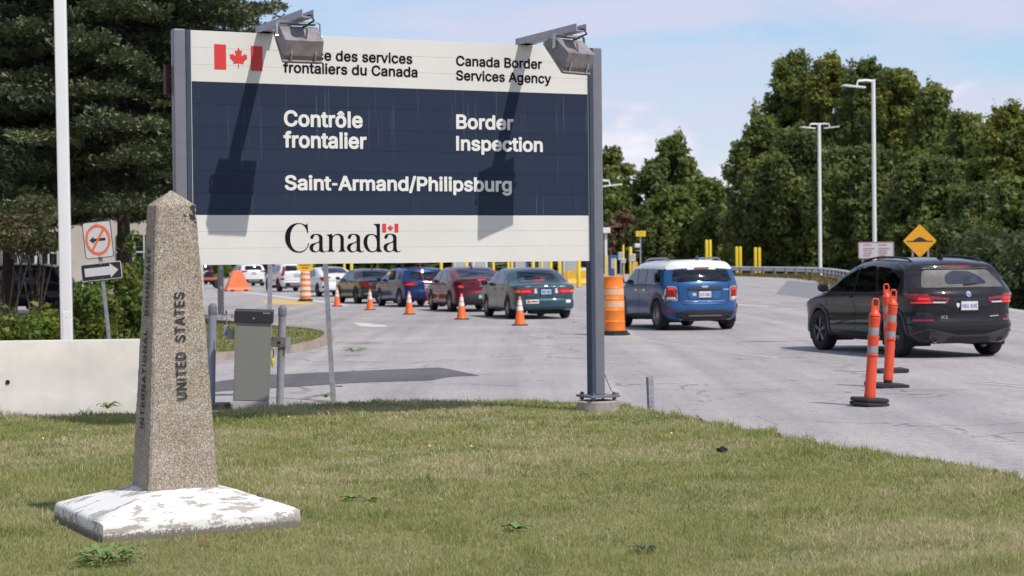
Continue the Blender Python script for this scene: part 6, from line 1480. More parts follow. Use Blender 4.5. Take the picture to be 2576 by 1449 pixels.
c.patch('badge', 'rear', [(.12, .88), (-.12, .88), (-.12, .91), (.12, .91)], M_chrome, .012, rings=2, soft=.012)
c.plate(0, .74, None, w=.33); c.seam('rear', [(.84, .56), (-.84, .56)], .013); c.seam('rear', [(.55, .96), (.54, .70), (.50, .60), (-.50, .60), (-.54, .70), (-.55, .96)], .012)
c.seam('rear', [(.80, .42), (-.80, .42)], .022, p_dblue, .03, 'bumper_crease')
c.patch('bumper_lower', 'rear', [(.72, .22), (-.72, .22), (-.74, .34), (.74, .34)], M_trim, .008, soft=.04)
for d in ('L', 'R'):
    c.seam(d, [(-.065, .93), (-.07, .30)], .012); c.seam(d, [(.92, .92), (.98, .6), (.90, .30)], .012); c.seam(d, [(-.84, .95), (-.95, .76)], .012)
c.seats(.15, -.72, .96, M_seat); c.wheels(.325, .21, M_rim, 10, .68, None, .03); c.mirrors(.80, .95, p_dblue); c.finish()
rb = MB()
for sx in (-.55, .45):
    rb.box((sx, 0, 1.47), (.06, 1.16, .03))
    for sy in (-.5, .5): rb.box((sx, sy, 1.43), (.08, .05, .08))
rb.build('roof_rack', M_trim, c.root, bevel=.008)
rg = []
for x, w_, h_ in ((-1.0, .20, .06), (-.9, .34, .14), (-.5, .40, .19), (.3, .40, .20), (.75, .32, .15), (.92, .14, .06)):
    rg.append([(x, .02 + w_ * math.cos(R_(a)), 1.50 + .05 + max(-.03, h_ * math.sin(R_(a)))) for a in range(0, 360, 24)])
v_, f_ = rings_mesh(rg, True); f_.append(tuple(range(len(rg[0]) - 1, -1, -1)))
mesh_obj('roof_box', v_, f_, pm('black_roof_box', (.016, .016, .018), .35, var=.05), c.root, smooth=60)
bk = MB()
for dx in (-.2, .35):
    bk.tube([(dx, -.42, 1.50), (dx - .1, -.42, 1.66), (dx + .12, -.42, 1.70), (dx + .2, -.42, 1.52)], .02, 6)
bk.build('bike_carrier', M_trim, c.root)
# red whip flag standing at the bumper
fp = c.root.matrix_basis @ Vector((-2.22, .05, .12)); tp = P(1054, 655, fp.y)
wf = thing('marker_whip', 'thin red marker whip rising at the blue hatchback rear', 'marker', fp)
MB().tube([(0, 0, 0), ((tp - fp) * .5), (tp - fp)], .012, 6).build('whip_rod', pm('red_plastic', (.65, .05, .03), .4, var=0), wf)
MB().lathe([(.02, -.02), (.035, .0), (.02, .04), (0, .04)], 10).build('whip_socket', M_trim, wf)
# the dog with its head out of the side window
dog_o = c.root.matrix_basis @ Vector((-.40, .74, 1.0))
dg = thing('dog', 'brown dog with white muzzle looking out of the blue hatchback window', 'dog', dog_o, R_(110 + 60))
def skin(name, joints, edges, mat, parent, sub=2):
    me = bpy.data.meshes.new(name); me.from_pydata([j[0] for j in joints], edges, [])
    o = link(bpy.data.objects.new(name, me), parent)
    sk = o.modifiers.new('skin', 'SKIN'); sk.use_smooth_shade = True
    for v, j in zip(me.skin_vertices[0].data, joints): v.radius = j[1] if isinstance(j[1], tuple) else (j[1], j[1])
    me.skin_vertices[0].data[0].use_root = True
    ss = o.modifiers.new('sub', 'SUBSURF'); ss.levels = ss.render_levels = sub
    bpy.context.view_layer.update()
    ev = o.evaluated_get(bpy.context.evaluated_depsgraph_get()); m2 = bpy.data.meshes.new_from_object(ev)
    o.modifiers.clear(); o.data = m2; m2.materials.clear(); m2.materials.append(mat); m2.polygons.foreach_set('use_smooth', [True] * len(m2.polygons))
    return o
def dog_mat():
    m = bpy.data.materials.new('dog_fur'); m.use_nodes = True
    nt, N, Lk, b = nodes_of(m); t = N('ShaderNodeTexCoord'); sx = N('ShaderNodeSeparateXYZ'); Lk(t.outputs['Object'], sx.inputs[0])
    n = N('ShaderNodeTexNoise'); n.inputs['Scale'].default_value = 14; Lk(t.outputs['Object'], n.inputs['Vector'])
    a = N('ShaderNodeMath'); a.operation = 'MULTIPLY_ADD'; a.inputs[1].default_value = .10; Lk(n.outputs['Fac'], a.inputs[0]); Lk(sx.outputs[0], a.inputs[2])
    r = N('ShaderNodeValToRGB'); e = r.color_ramp.elements; e[0].position, e[0].color = .18, (.21, .085, .03, 1); e[1].position, e[1].color = .235, (.62, .58, .52, 1); Lk(a.outputs[0], r.inputs[0])
    Lk(r.outputs[0], b.inputs['Base Color']); b.inputs['Roughness'].default_value = .8
    return m
skin('body', [((-.32, -.0, -.42), .13), ((-.2, 0, -.2), .13), ((-.05, 0, -.02), .10), ((.05, 0, .12), .085), ((.13, 0, .19), (.10, .095)), ((.20, 0, .175), .07), ((.28, 0, .15), .048), ((.31, 0, .145), .038)], [(i, i + 1) for i in range(7)], dog_mat(), dg)
for sg in (-1, 1):
    MB().add([(.06, sg * .07, .26), (.10, sg * .05, .27), (.09, sg * .125, .20), (.05, sg * .135, .13), (.02, sg * .10, .20)], [(0, 1, 2), (0, 2, 4), (4, 2, 3)]).build('ear', pm('dark_ear_fur', (.07, .03, .015), .8), dg)
    MB().lathe([(0, -.012), (.012, 0), (0, .012)], 8, (.225, sg * .04, .215)).build('eye', M_gap, dg)
MB().lathe([(0, -.018), (.02, 0), (0, .018)], 8, (.345, 0, .155)).build('nose', M_gap, dg)

# ------------------------------------------------ dark grey coupe
p_grey = paint('graphite_paint', (.040, .038, .044), .4, .25)
COU = dict(SED, L=4.64, W=1.83, H=1.37, tumble=.25, bow=.2)
COU['top'] = [(x * .975, z * .972) for x, z in SED['top']]
c = Car('grey_coupe', 'dark grey coupe queuing between the white sedan and blue hatchback', (893, 764), 109, COU, p_grey)
sedan_glass(c, M_glass, M_glass_d); sedan_lines(c)
for sg in (1, -1):
    f = lambda pts: [(sg * y, z) for y, z in pts][::sg]
    c.patch('tail_lamp', 'rear', f([(.84, .70), (.40, .72), (.40, .80), (.80, .85)]), M_tail, .010, soft=.04)
c.plate(0, .70, None, w=.33); c.seam('rear', [(.80, .40), (-.80, .40)], .03, M_chrome, .010, 'bumper_strip'); c.seam('rear', [(.86, .58), (-.86, .58)], .014)
c.patch('lip_spoiler', 'rear', [(.60, .88), (-.60, .88), (-.56, .91), (.56, .91)], p_grey, .03, rings=2)
c.patch('bumper_lower', 'rear', [(.74, .22), (-.74, .22), (-.74, .34), (.74, .34)], M_trim, .008, soft=.04)
c.seats(.15, -.75, .98, M_seat); c.wheels(.335, .22, M_rimd, 10, .70, None, .03); c.mirrors(.86, .94, p_grey); c.antenna(-.6, .05); c.finish()

# ------------------------------------------------ white sedan
p_white = pm('white_car_paint', (.70, .70, .70), .3, 0, var=0, coat=1.0)
CIV = dict(VOLT, L=4.63, W=1.80, H=1.415)
c = Car('white_sedan', 'white fastback sedan behind the banded orange drum', (797, 746.5), 111, CIV, p_white)
sedan_glass(c, M_glass_d, M_glass_d, [(-1.72, .62), (-.80, .52), (-.80, -.52), (-1.72, -.62)]); sedan_lines(c)
for sg in (1, -1):
    f = lambda pts: [(sg * y, z) for y, z in pts][::sg]
    q = c.patch('tail_lamp', 'rear', f([(.86, .80), (.66, .70), (.60, .70), (.70, .84), (.42, .92), (.42, .96), (.84, .95)]), M_tail, .012, soft=.02, rings=3)
    c.patch('bumper_vent', 'rear', f([(.82, .42), (.58, .44), (.60, .52), (.80, .53)]), M_gap, .010, soft=.03)
    c.patch('side_lamp', 'L' if sg > 0 else 'R', [(-2.12, .76), (-1.92, .84), (-1.86, .92), (-2.1, .94)], M_tail, .008, soft=.02)
c.plate(0, .66, None, w=.33); c.seam('rear', [(.62, .76), (-.62, .76)], .012)
c.patch('bumper_lower', 'rear', [(.74, .22), (-.74, .22), (-.76, .32), (.76, .32)], M_trim, .008, soft=.04)
c.patch('brake_lamp', 'top', [(-1.70, .10), (-1.66, .10), (-1.66, -.10), (-1.70, -.10)], M_tail_lit, .012, rings=2)
c.seats(.15, -.75, 1.0, M_seat); c.wheels(.325, .21, M_rimd, 10, .70, None, .03); c.mirrors(.9, .97, M_trim); c.finish()

# ------------------------------------------------ white SUVs farther along the queue
BIG = dict(SUV, L=4.75, W=1.90, H=1.70, zb=.26, res=.09, xr=-1.42, xf=1.42,
           top=[(x * 1.07, z * 1.085) for x, z in SUV['top']], belt=[(x * 1.07, z * 1.06) for x, z in SUV['belt']], rear=[(z * 1.07, d * .7) for z, d in SUV['rear']])
def big_suv(name, label, px, head, tall, mat):
    c = Car(name, label, px, head, BIG, mat)
    k = 1.07
    for poly, g in (([(.93, 1.05), (.36, 1.43), (.02, 1.455), (-.02, 1.04)], M_glass_d), ([(-.09, 1.04), (-.05, 1.455), (-.62, 1.45), (-.86, 1.06)], M_glass_d), ([(-.94, 1.06), (-.80, 1.44), (-1.55, 1.40), (-1.68, 1.10)], M_glass_d)):
        c.sidewin([(x * k, z * k) for x, z in poly], g)
    c.patch('rear_window', 'rear', [(.66, 1.20), (-.66, 1.20), (-.58, 1.50), (.58, 1.50)], M_glass_d, .006, cut=True, soft=.05)
    for sg in (1, -1):
        f = lambda pts: [(sg * y, z) for y, z in pts][::sg]
        if tall:
            q = c.patch('tail_lamp', 'rear', f([(.88, .92), (.74, .92), (.66, 1.14), (.62, 1.46), (.72, 1.46), (.82, 1.16)]), M_tail, .014, soft=.02)
            c.patch('reflector', 'rear', f([(.88, .66), (.72, .66), (.72, .80), (.88, .80)]), M_tail, .012, rings=2)
        else:
            c.patch('tail_lamp', 'rear', f([(.88, 1.02), (.48, 1.06), (.46, 1.13), (.86, 1.16)]), M_tail, .014, soft=.03)
    c.plate(0, .95, None, w=.33)
    c.patch('bumper_lower', 'rear', [(.86, .26), (-.86, .26), (-.88, .52), (.88, .52)], M_trim, .010, soft=.05)
    c.patch('skid_plate', 'rear', [(.42, .36), (-.42, .36), (-.40, .48), (.40, .48)], M_rim, .016, rings=2, soft=.02)
    c.seam('rear', [(.86, .66), (-.86, .66)], .016)
    for d in ('L', 'R'): c.patch('side_sill', d, strip(.26, .38, -.95, .95), M_trim, .010, rings=3)
    c.patch('tailgate_chrome', 'rear', [(.36, 1.06), (-.36, 1.06), (-.36, 1.09), (.36, 1.09)], M_chrome, .012, rings=2)
    c.wheels(.36, .23, M_rimd, 5, .68, None if not tall else M_trim, .04); c.mirrors(.9, 1.12, M_trim); c.rails(-1.6, .4, .64, M_trim); c.finish()
    return c
big_suv('white_wagon', 'white wagon with tall red tail lamps, left of the white sedan', (698, 734), 110, True, p_white)
big_suv('white_utility', 'white utility vehicle behind the orange barrier block', (601, 720), 111, False, p_white)
big_suv('black_utility', 'black vehicle at the far left end of the queue below the sign', (478, 716), 108, False, p_black)
# orange flatbed trailer
g = G(520, 726)
tr = thing('utility_trailer', 'small orange flatbed trailer left of the barrier block', 'trailer', (g.x, g.y, 0), R_(14))
M_tro = pm('trailer_orange', (.55, .13, .05), .5, var=.2, scale=3)
MB().box((0, 0, .66), (2.3, 1.3, .16)).build('deck', M_tro, tr, bevel=.02)
for x in (-.95, .9): MB().box((x, -.5, .33), (.08, .08, .62)).build('support_leg', M_trim, tr)
for y in (-.62, .62): MB().lathe([(0, -.09), (.3, -.09), (.33, -.05), (.33, .05), (.3, .09), (0, .09)], 20, (.75, y, .33), Matrix.Rotation(R_(90), 3, 'X')).build('wheel', M_tyre, tr, smooth=40)
MB().tube([(-1.1, 0, .6), (-1.6, 0, .45)], .05, 8).build('drawbar', M_tro, tr)
# dark car parked behind the shrubs on the left
c = Car('parked_dark_car', 'dark parked car half hidden behind the left shrubs', (95, 792), 178, dict(BIG, res=.1), p_black)
del c.root['group']
c.sidewin([(.99, 1.13), (.40, 1.52), (.02, 1.55), (-.02, 1.12)], M_glass_d); c.sidewin([(-.10, 1.12), (-.05, 1.55), (-.62, 1.54), (-.86, 1.14)], M_glass_d); c.sidewin([(-.95, 1.14), (-.82, 1.54), (-1.6, 1.5), (-1.7, 1.18)], M_glass_d)
c.wheels(.36, .23, M_rimd, 5, .68, None, .04); c.mirrors(.9, 1.12, M_trim); c.finish()
# ================================================================== inspection plaza in the distance
M_yel = pm('bollard_yellow', (.78, .56, .03), .45, var=.06, scale=2)
M_yelb = pm('barrier_yellow', (.66, .38, .03), .6, var=.15, scale=1.5)
M_box = pm('equipment_beige', (.55, .52, .44), .5, var=.08, scale=2)
M_lamp_w = pm('street_lamp_white', (.80, .79, .76), .35, var=.03)
def ybollard(x, y0, w, Z, label, y1=None, h=None, grp='yellow bollards at the inspection lanes'):
    """x: reference column; Z: distance"""
    p = P(x, 690, Z); h = h or P(x, y0, Z).z
    o = thing('yellow_bollard', label, 'bollard', (p.x, p.y, 0), 0, group=grp)
    r = w / 2 / (FPX / Z)
    MB().lathe([(r, 0), (r, h - r * .6), (r * .8, h - r * .15), (0, h)], 14).build('pipe', M_yel, o, smooth=50)
    MB().lathe([(r * 1.5, .02), (r * 1.5, .06), (r, .06)], 14).build('collar', M_yelb, o)
    return o
ORD = ['first', 'second', 'third', 'fourth', 'fifth', 'sixth', 'seventh', 'eighth', 'ninth', 'tenth', 'eleventh']
for i, (zx, w) in enumerate([(500, 8), (820, 7), (1180, 7), (1375, 6.5), (1420, 7), (1695, 9), (1810, 6), (1925, 9), (2040, 9), (2290, 11)]):
    ybollard(1012.8 + zx * .19326, 655, w, 112 + (i % 3) * 4, ORD[i] + ' yellow bollard from the left under the lower edge of the sign', h=1.75)
for i, (x, y0, w, Z) in enumerate([(866, 655, 6, 118), (884, 655, 8, 118)]):
    ybollard(x, y0, w, Z, ['left', 'right'][i] + ' yellow bollard above the white sedan boot', h=1.7)
for nm, x, y0, w, Z in (('yellow bollard nearest the sign post, by the white booth', 1526.5, 644, 5, 128), ('low yellow bollard beside the blue bin', 1547.5, 652, 5, 124), ('tall thin yellow bollard carrying a beige box', 1568, 616, 5, 130), ('yellow bollard with a beige box left of the small yellow sign', 1586, 621, 8, 128)):
    ybollard(x, y0, w, Z, nm)
for k, (xa, xb, y0, Z) in enumerate([(1777.5, 1786.5, 603, 198), (1853, 1862, 620, 196), (1900, 1910, 622, 190)]):
    for j, x in enumerate((xa, xb)):
        ybollard(x, y0, 7.5, Z, ['left', 'right'][j] + ' bollard of the ' + ['leftmost', 'middle', 'rightmost'][k] + ' pair of tall yellow bollards by the guardrail', grp='paired yellow bollards by the guardrail')
# yellow concrete barriers
def ybarrier(x, y, Z, L_, rz, label, h=.95):
    p = P(x, y, Z); o = thing('yellow_barrier', label, 'barrier', (p.x, p.y, 0), rz, group='yellow concrete barriers')
    prof = [(-.32, 0), (-.32, .08), (-.12, .38), (-.08, h), (.08, h), (.12, .38), (.32, .08), (.32, 0)]
    MB().prism(prof, lambda a, b, d: Vector((d * (1 - .0 * b), a, b)), -L_ / 2, L_ / 2).build('wall', M_yelb, o, bevel=.02)
    MB().prism([(-L_ / 2 - .02, 0), (-L_ / 2 - .6, 0), (-L_ / 2 - .02, h * .95)], lambda a, b, d: Vector((a, d, b)), -.1, .1).build('tapered_end', M_yelb, o)
    return o
ybarrier(1450, 705, 128, 1.5, R_(20), 'yellow concrete barrier with sloped end left of the sign post')
ybarrier(1100, 700, 118, 2.2, R_(15), 'yellow concrete barrier above the maroon car roof')
ybarrier(935, 700, 116, 3.2, R_(12), 'yellow concrete barrier behind the grey coupe roof')
ybarrier(1596, 690, 132, 1.0, R_(70), 'yellow concrete barrier end beside the blue and white car', 1.5)
# equipment boxes on posts, bin, cameras
def ebox(x, y, Z, w, h, d, label, mat, post=True, cat='equipment'):
    p = P(x, y, Z); o = thing('equipment_box', label, cat, (p.x, p.y, 0), R_(12), group='equipment at the inspection lanes')
    bx = MB().box((0, 0, p.z), (w, d, h)).build('housing', mat, o, bevel=.03)
    MB().box((0, -d / 2 - .01, p.z + h * .1), (w * .7, .015, h * .5)).build('front_panel', pm('panel_grey', (.42, .42, .40), .5), bx)
    if post: MB().cyl((0, 0, 0), (0, 0, p.z - h / 2), .06, n=10).build('post', M_steel, o)
    return o
ebox(1561, 644, 129, .36, .55, .3, 'beige equipment box on the thin tall yellow bollard', M_box)
ebox(1567, 656, 128, .3, .3, .3, 'small white equipment box below the beige one', pm('equipment_white', (.7, .69, .66), .5))
ebox(1589.5, 648, 127, .42, .5, .35, 'beige equipment box left of the roof of the blue and white car', M_box)
ebox(1541, 668, 126, .5, 1.4, .5, 'blue bin standing near the white booth', pm('bin_blue', (.03, .08, .30), .45), True, 'bin')
for x, m, lb in ((1158, M_box, 'pale equipment cabinet seen above the maroon car'), (1205, MATS['equipment_white'], 'white equipment cabinet between yellow bollards under the sign'), (1306, MATS['bin_blue'], 'blue equipment cabinet under the sign, above the teal sedan roof'), (1365, pm('equipment_dark', (.05, .05, .07), .5), 'dark equipment cabinet above the teal sedan roof'), (1432, M_box, 'pale equipment cabinet left of the yellow barrier')):
    ebox(x, 672, 134, 1.1, 1.5, .7, lb, m)
def mesh_fence(x0, x1, Z, label):
    a, b = P(x0, 700, Z), P(x1, 700, Z); o = thing('lane_fence', label, 'fence', (a.x, a.y, 0), math.atan2((b - a).y, (b - a).x))
    L_ = (b - a).length
    for k in range(7):
        MB().box((L_ * k / 6, 0, .75), (.06, .06, 1.5)).build('fence_post', M_steel, o)
    for z in (.3, .6, .9, 1.2, 1.45): MB().box((L_ / 2, -.035, z), (L_, .02, .03)).build('fence_rail', M_steel, o)
mesh_fence(1185, 1470, 142, 'low grey rail fence across the inspection lanes')
# booth and its canopy, only its right edge shows past the sign post
bp_ = P(1470, 690, 140)
bo = thing('inspection_booth', 'white inspection booth peeking out right of the sign post', 'booth', (bp_.x, bp_.y, 0), R_(10))
s140 = FPX / 140
we = (1524 - 1470) / s140
M_bw = pm('booth_white', (.68, .67, .64), .5, var=.05)
MB().box((0, 0, 3.85), (we * 2, 3.6, .42)).build('roof', M_bw, bo, bevel=.04)
MB().box((-.2, 0, .55), (we * 2 - .7, 2.8, 1.1)).build('lower_wall', M_bw, bo, bevel=.02)
for x in (-we + .2, we - .28):
    for y in (-1.4, 1.4): MB().box((x, y, 1.85), (.18, .18, 3.7)).build('corner_post', M_bw, bo)
MB().box((-.2, -1.36, 2.35), (we * 2 - .8, .04, 2.4)).build('window', pm('dark_window_glass', (.012, .014, .018), .08, var=0, coat=1), bo)
MB().box((-.2, 1.36, 2.35), (we * 2 - .8, .04, 2.4)).build('window', MATS['dark_window_glass'], bo)
MB().box((we - .5, 0, 2.35), (.04, 2.5, 2.4)).build('window', MATS['dark_window_glass'], bo)
# small yellow sign on a post with a camera
p = P(1611, 690, 118); ys = thing('lane_sign', 'small yellow sign on a grey post beyond the blue and white car', 'sign', (p.x, p.y, 0), 0)
s118 = FPX / 118; zt_ = P(1611, 581, 118).z
MB().cyl((0, 0, 0), (0, 0, zt_ - .1), .045, n=10).build('post', M_steel, ys)
yp = MB().box((.03, -.06, zt_ - .18), (25 / s118, .03, 14 / s118)).build('sign_plate', MATS['sign_yellow'], ys, bevel=.02)
for zz_ in (.08, -.07): MB().box((.03, -.08, zt_ - .18 + zz_), (.38 if zz_ > 0 else .26, .006, .045)).build('lettering_line', M_yelb, yp)
zc = P(1603, 618, 118).z
MB().box((-.20, -.05, zc), (.34, .24, .26)).build('camera', MATS['equipment_white'], ys, bevel=.08, segs=3)
MB().box((-.16, 0, zc - .32), (.42, .05, .05)).build('camera_arm', M_steel, ys)
# street lamps
def street_lamp(x, ytop, Z, w, heads, label):
    p = P(x, 690, Z); h = P(x, ytop, Z).z
    o = thing('street_lamp', label, 'street lamp', (p.x, p.y, 0), 0, group='white street lamps')
    r = w / 2 / (FPX / Z)
    MB().cyl((0, 0, 0), (0, 0, h), r * 1.05, r * .92, 12).build('pole', M_lamp_w, o, smooth=40)
    MB().box((0, 0, .03), (r * 4, r * 4, .06)).build('base_plate', M_lamp_w, o)
    for dx, dy in heads:
        a = MB().tube([(0, 0, h - .12), (dx * .5, dy * .5, h - .06), (dx, dy, h - .10)], [.09, .075, .06], 8).build('arm', M_lamp_w, o, smooth=50)
        ang_ = math.atan2(dy, dx); hd = MB()
        rt = Matrix.Rotation(ang_, 3, 'Z') @ Matrix.Rotation(R_(-5), 3, 'Y')
        hd.box((dx * 1.25, dy * 1.25, h - .42), (1.35, .42, .10), rt); hd.cyl((dx, dy, h - .10), (dx * 1.05, dy * 1.05, h - .40), .04, n=8)
        ho = hd.build('lamp_head', M_lamp_w, a, bevel=.025)
    return o
street_lamp(2063, 310, 168, 8.5, [(-.85, -.25), (.85, -.25)], 'white street lamp with two heads behind the guardrail')
street_lamp(2200, 200, 109, 10.5, [(-.95, -.2)], 'taller white street lamp with a single left head beside the notice board')
street_lamp(1503, 452, 130, 8, [(.85, -.2)], 'white street lamp mostly hidden behind the sign post')
# guardrail
gr_px = [(1640, 688), (1740, 689), (1815, 690), (1900, 692.5), (1970, 695), (2030, 698), (2070, 702), (2103, 709), (2128, 718), (2150, 730)]
gpts = [G(x, y + 3) for x, y in gr_px]
grl = thing('guardrail', 'curved galvanised guardrail on wooden posts in front of the dark trees', 'guardrail', (gpts[0].x, gpts[0].y, 0))
def offset_path(pts, n=60):
    L_ = [0]
    for i in range(1, len(pts)): L_.append(L_[-1] + (pts[i] - pts[i - 1]).length)
    out = []
    for k in range(n + 1):
        t = L_[-1] * k / n; i = max(0, min(len(pts) - 2, int(np.searchsorted(L_, t)) - 1)); q = (t - L_[i]) / (L_[i + 1] - L_[i]); out.append(pts[i].lerp(pts[i + 1], q))
    return out
op = offset_path([g_ - gpts[0] for g_ in gpts], 48)
wprof = [(0, .50), (-.08, .56), (-.08, .62), (0, .69), (0, .73), (-.08, .80), (-.08, .86), (0, .92)]
mb = MB(); vs = []
for i, q in enumerate(op):
    t = (op[min(i + 1, len(op) - 1)] - op[max(0, i - 1)]).normalized(); nn = Vector((-t.y, t.x, 0))
    vs += [q + nn * a * 1.0 + Vector((0, 0, b)) for a, b in wprof]
m_ = len(wprof); mb.add(vs, [(i * m_ + k, i * m_ + k + 1, (i + 1) * m_ + k + 1, (i + 1) * m_ + k) for i in range(len(op) - 1) for k in range(m_ - 1)])
mb.build('rail', pm('guardrail_zinc', (.58, .58, .60), .5, .15, var=.1, scale=2), grl, smooth=30, fix=False)
M_wood = pm('guardrail_wood', (.30, .23, .16), .85, var=.25, scale=5)
for i in range(0, len(op), 2):
    q = op[i]; MB().box((q.x, q.y + .14, .40), (.2, .22, .86)).build('wooden_post', M_wood, grl)
# notice board and speed hump sign
def board(x0, x1, y0, y1, Z):
    a, b = P(x0, y0, Z), P(x1, y1, Z); return (a.x + b.x) / 2, b.x - a.x, (a.z + b.z) / 2, a.z - b.z
X_, w_, z_, h_ = board(2158, 2248, 609, 650.5, 96)
nb = thing('notice_board', 'white bilingual notice board with pink border behind the black car roof', 'sign', (X_, 96, 0))
bd_ = MB().prism(rrect(w_, h_, .06, 3, 0, z_), lambda a, b, d: Vector((a, d, b)), -.03, 0).build('board', pm('notice_white', (.58, .58, .60), .5, var=.04), nb)
border('board_border', w_, h_, .06, .055, -.034, z_, pm('notice_pink', (.46, .24, .27), .5), bd_)
for cx in (-.38, .40):
    for i, (zz_, ww) in enumerate(((.27, .42), (.09, .58), (-.03, .44), (-.15, .46), (-.27, .36))):
        MB().box((cx * w_ / 1.84 - (.58 - ww) / 2, -.036, z_ + zz_ * h_ / .85), (ww * w_ / 1.84, .004, .062)).build('text_line', MATS['notice_pink'], bd_)
for x in (-w_ * .37, w_ * .37): MB().box((x, .03, z_ / 2), (.09, .05, z_)).build('post', M_steel, nb)
pz = P(2313, 606, 64); s64 = FPX / 64
hs = thing('warning_sign', 'orange diamond speed hump warning sign above the black car roof', 'road sign', (pz.x, 64, 0))
dd = 42.5 / s64
def diam(d, r=.05):
    out = []
    for a in (0, 90, 180, 270):
        for t in (-40, -20, 0, 20, 40): out.append(((d - r * 1.41) * math.cos(R_(a)) + r * math.cos(R_(a + t)), pz.z + (d - r * 1.41) * math.sin(R_(a)) + r * math.sin(R_(a + t))))
    return out
dp_ = MB().prism(diam(dd), lambda a, b, d: Vector((a, d, b)), -.01, 0).build('diamond_plate', pm('warning_amber', (.78, .36, .015), .5, var=.04), hs)
k = dd / .58
flat('hump_symbol', [(a * k, pz.z + b * k) for a, b in [(-.45, -.035), (.45, -.035), (.45, 0), (.27, 0), (.20, .03), (.13, .08), (.06, .12), (0, .13), (-.06, .12), (-.13, .08), (-.20, .03), (-.27, 0), (-.45, 0)]], -.014, M_sgnb, dp_)
for x in (-.24, .29): MB().box((x, .03, (pz.z - .2) / 2), (.06, .04, pz.z - .2)).build('post', M_steel, hs)

# ================================================================== building behind the trees on the left
ba, bb = P(-300, 690, 72), P(405, 690, 72)
bld = thing('beige_building', 'low beige building with dark windows seen between the left trees', 'building', (ba.x, 72, 0), R_(-3))
BL = bb.x - ba.x
M_stucco = pm('beige_stucco', (.60, .53, .45), .85, var=.08, scale=.8, bump=.1)
M_win = MATS['dark_window_glass']
def bx(px): return (P(px, 690, 72).x - ba.x)
bands = [(bx(-300), bx(-40), 0), (bx(-40), bx(150), 1), (bx(150), bx(405), 0)]
MB().box((BL / 2, 4, 2.1), (BL, 8, 4.2)).build('wall', M_stucco, bld)
MB().box((BL / 2, 3.9, 4.3), (BL + .5, 8.6, .3)).build('roof', pm('roof_fascia', (.45, .43, .42), .7), bld)
MB().box((BL / 2, -.03, .55), (BL, .05, .5)).build('plinth_course', pm('stone_course', (.36, .31, .26), .9, var=.15), bld)
for i, x in enumerate([bx(-20), bx(30), bx(80), bx(130), bx(322), bx(372)]):
    w_ = MB().box((x, -.03, 1.95), (.62, .05, 1.6)).build('window', M_win, bld)
    MB().box((x, -.06, 1.95), (.05, .03, 1.6)).build('mullion', M_bw, w_); MB().box((x, -.06, 2.1), (.62, .03, .05)).build('mullion', M_bw, w_)
    MB().box((x, -.07, 1.12), (.74, .12, .07)).build('sill', M_bw, w_)
for x in (bx(22), bx(105)): MB().box((x, -.12, 1.9), (.22, .2, 3.4)).build('pilaster', M_bw, bld)
# background vehicle roof line, hose reel etc. are hidden by the planting
# ================================================================== trees and shrubs
RNG = np.random.default_rng(7)
M_leaf = attr_mat('broad_leaf', .5, .48)
M_needle = attr_mat('spruce_needle', .6, .12)
M_bark = pm('tree_bark', (.075, .055, .042), .95, var=.3, scale=6, bump=.6, bscale=25)
def unit(n):
    v = RNG.normal(size=(n, 3)); return v / np.linalg.norm(v, axis=1, keepdims=True)
def leaves(name, C, nrm, size, cols, mat, parent, aspect=.55, axis=None, tri=False):
    """one folded diamond per leaf: C centres, nrm facing, size lengths"""
    n = len(C)
    if axis is None: axis = unit(n)
    a = axis - (axis * nrm).sum(1, keepdims=True) * nrm; a /= np.linalg.norm(a, axis=1, keepdims=True) + 1e-9
    b = np.cross(nrm, a); s = size[:, None]
    if tri:
        V = np.stack([C - a * s * .5, C + b * s * aspect * .62 + a * s * .22, C - b * s * aspect * .62 + a * s * .30], 1).reshape(-1, 3)
        return mesh_np(name, V, np.arange(3 * n), np.full(n, 3), mat, parent, np.repeat(cols, 3, 0))
    V = np.stack([C - a * s * .5, C + b * s * aspect * .5 + nrm * s * .06, C + a * s * .5, C - b * s * aspect * .5 + nrm * s * .06], 1).reshape(-1, 3)
    q = np.arange(n)[:, None] * 4
    F_ = np.concatenate([q + [0, 1, 2], q + [0, 2, 3]], 1).reshape(-1)
    return mesh_np(name, V, F_, np.full(2 * n, 3), mat, parent, np.repeat(cols, 4, 0))
def blob_leaves(blobs, density, size, pal, jit=.25):
    Cs, Ns, Sz, Cl = [], [], [], []
    pal = np.array(pal)
    for cx, cy, cz, r, rz in blobs:
        n = int(density * r * r); u = unit(n)
        rad = (RNG.random(n) ** .42)
        wob = 1 + .28 * np.sin(u[:, 0] * 5 + cx * 3) * np.sin(u[:, 1] * 4 + cy) + .2 * np.sin(u[:, 2] * 7 + cz * 2)
        p = u * (rad * wob)[:, None] * np.array([r, r, rz]) + np.array([cx, cy, cz])
        nr = u * .6 + unit(n) * .9 + np.array([0, 0, .45]); nr /= np.linalg.norm(nr, axis=1, keepdims=True)
        tone = pal[RNG.integers(len(pal))] * RNG.uniform(.8, 1.2)
        c = tone * RNG.uniform(1 - jit, 1 + jit, (n, 1)) * (1 + RNG.normal(0, .06, (n, 3)))
        Cs.append(p); Ns.append(nr); Sz.append(size * RNG.uniform(.6, 1.35, n)); Cl.append(np.clip(c, .004, 1))
    return np.concatenate(Cs), np.concatenate(Ns), np.concatenate(Sz), np.concatenate(Cl)
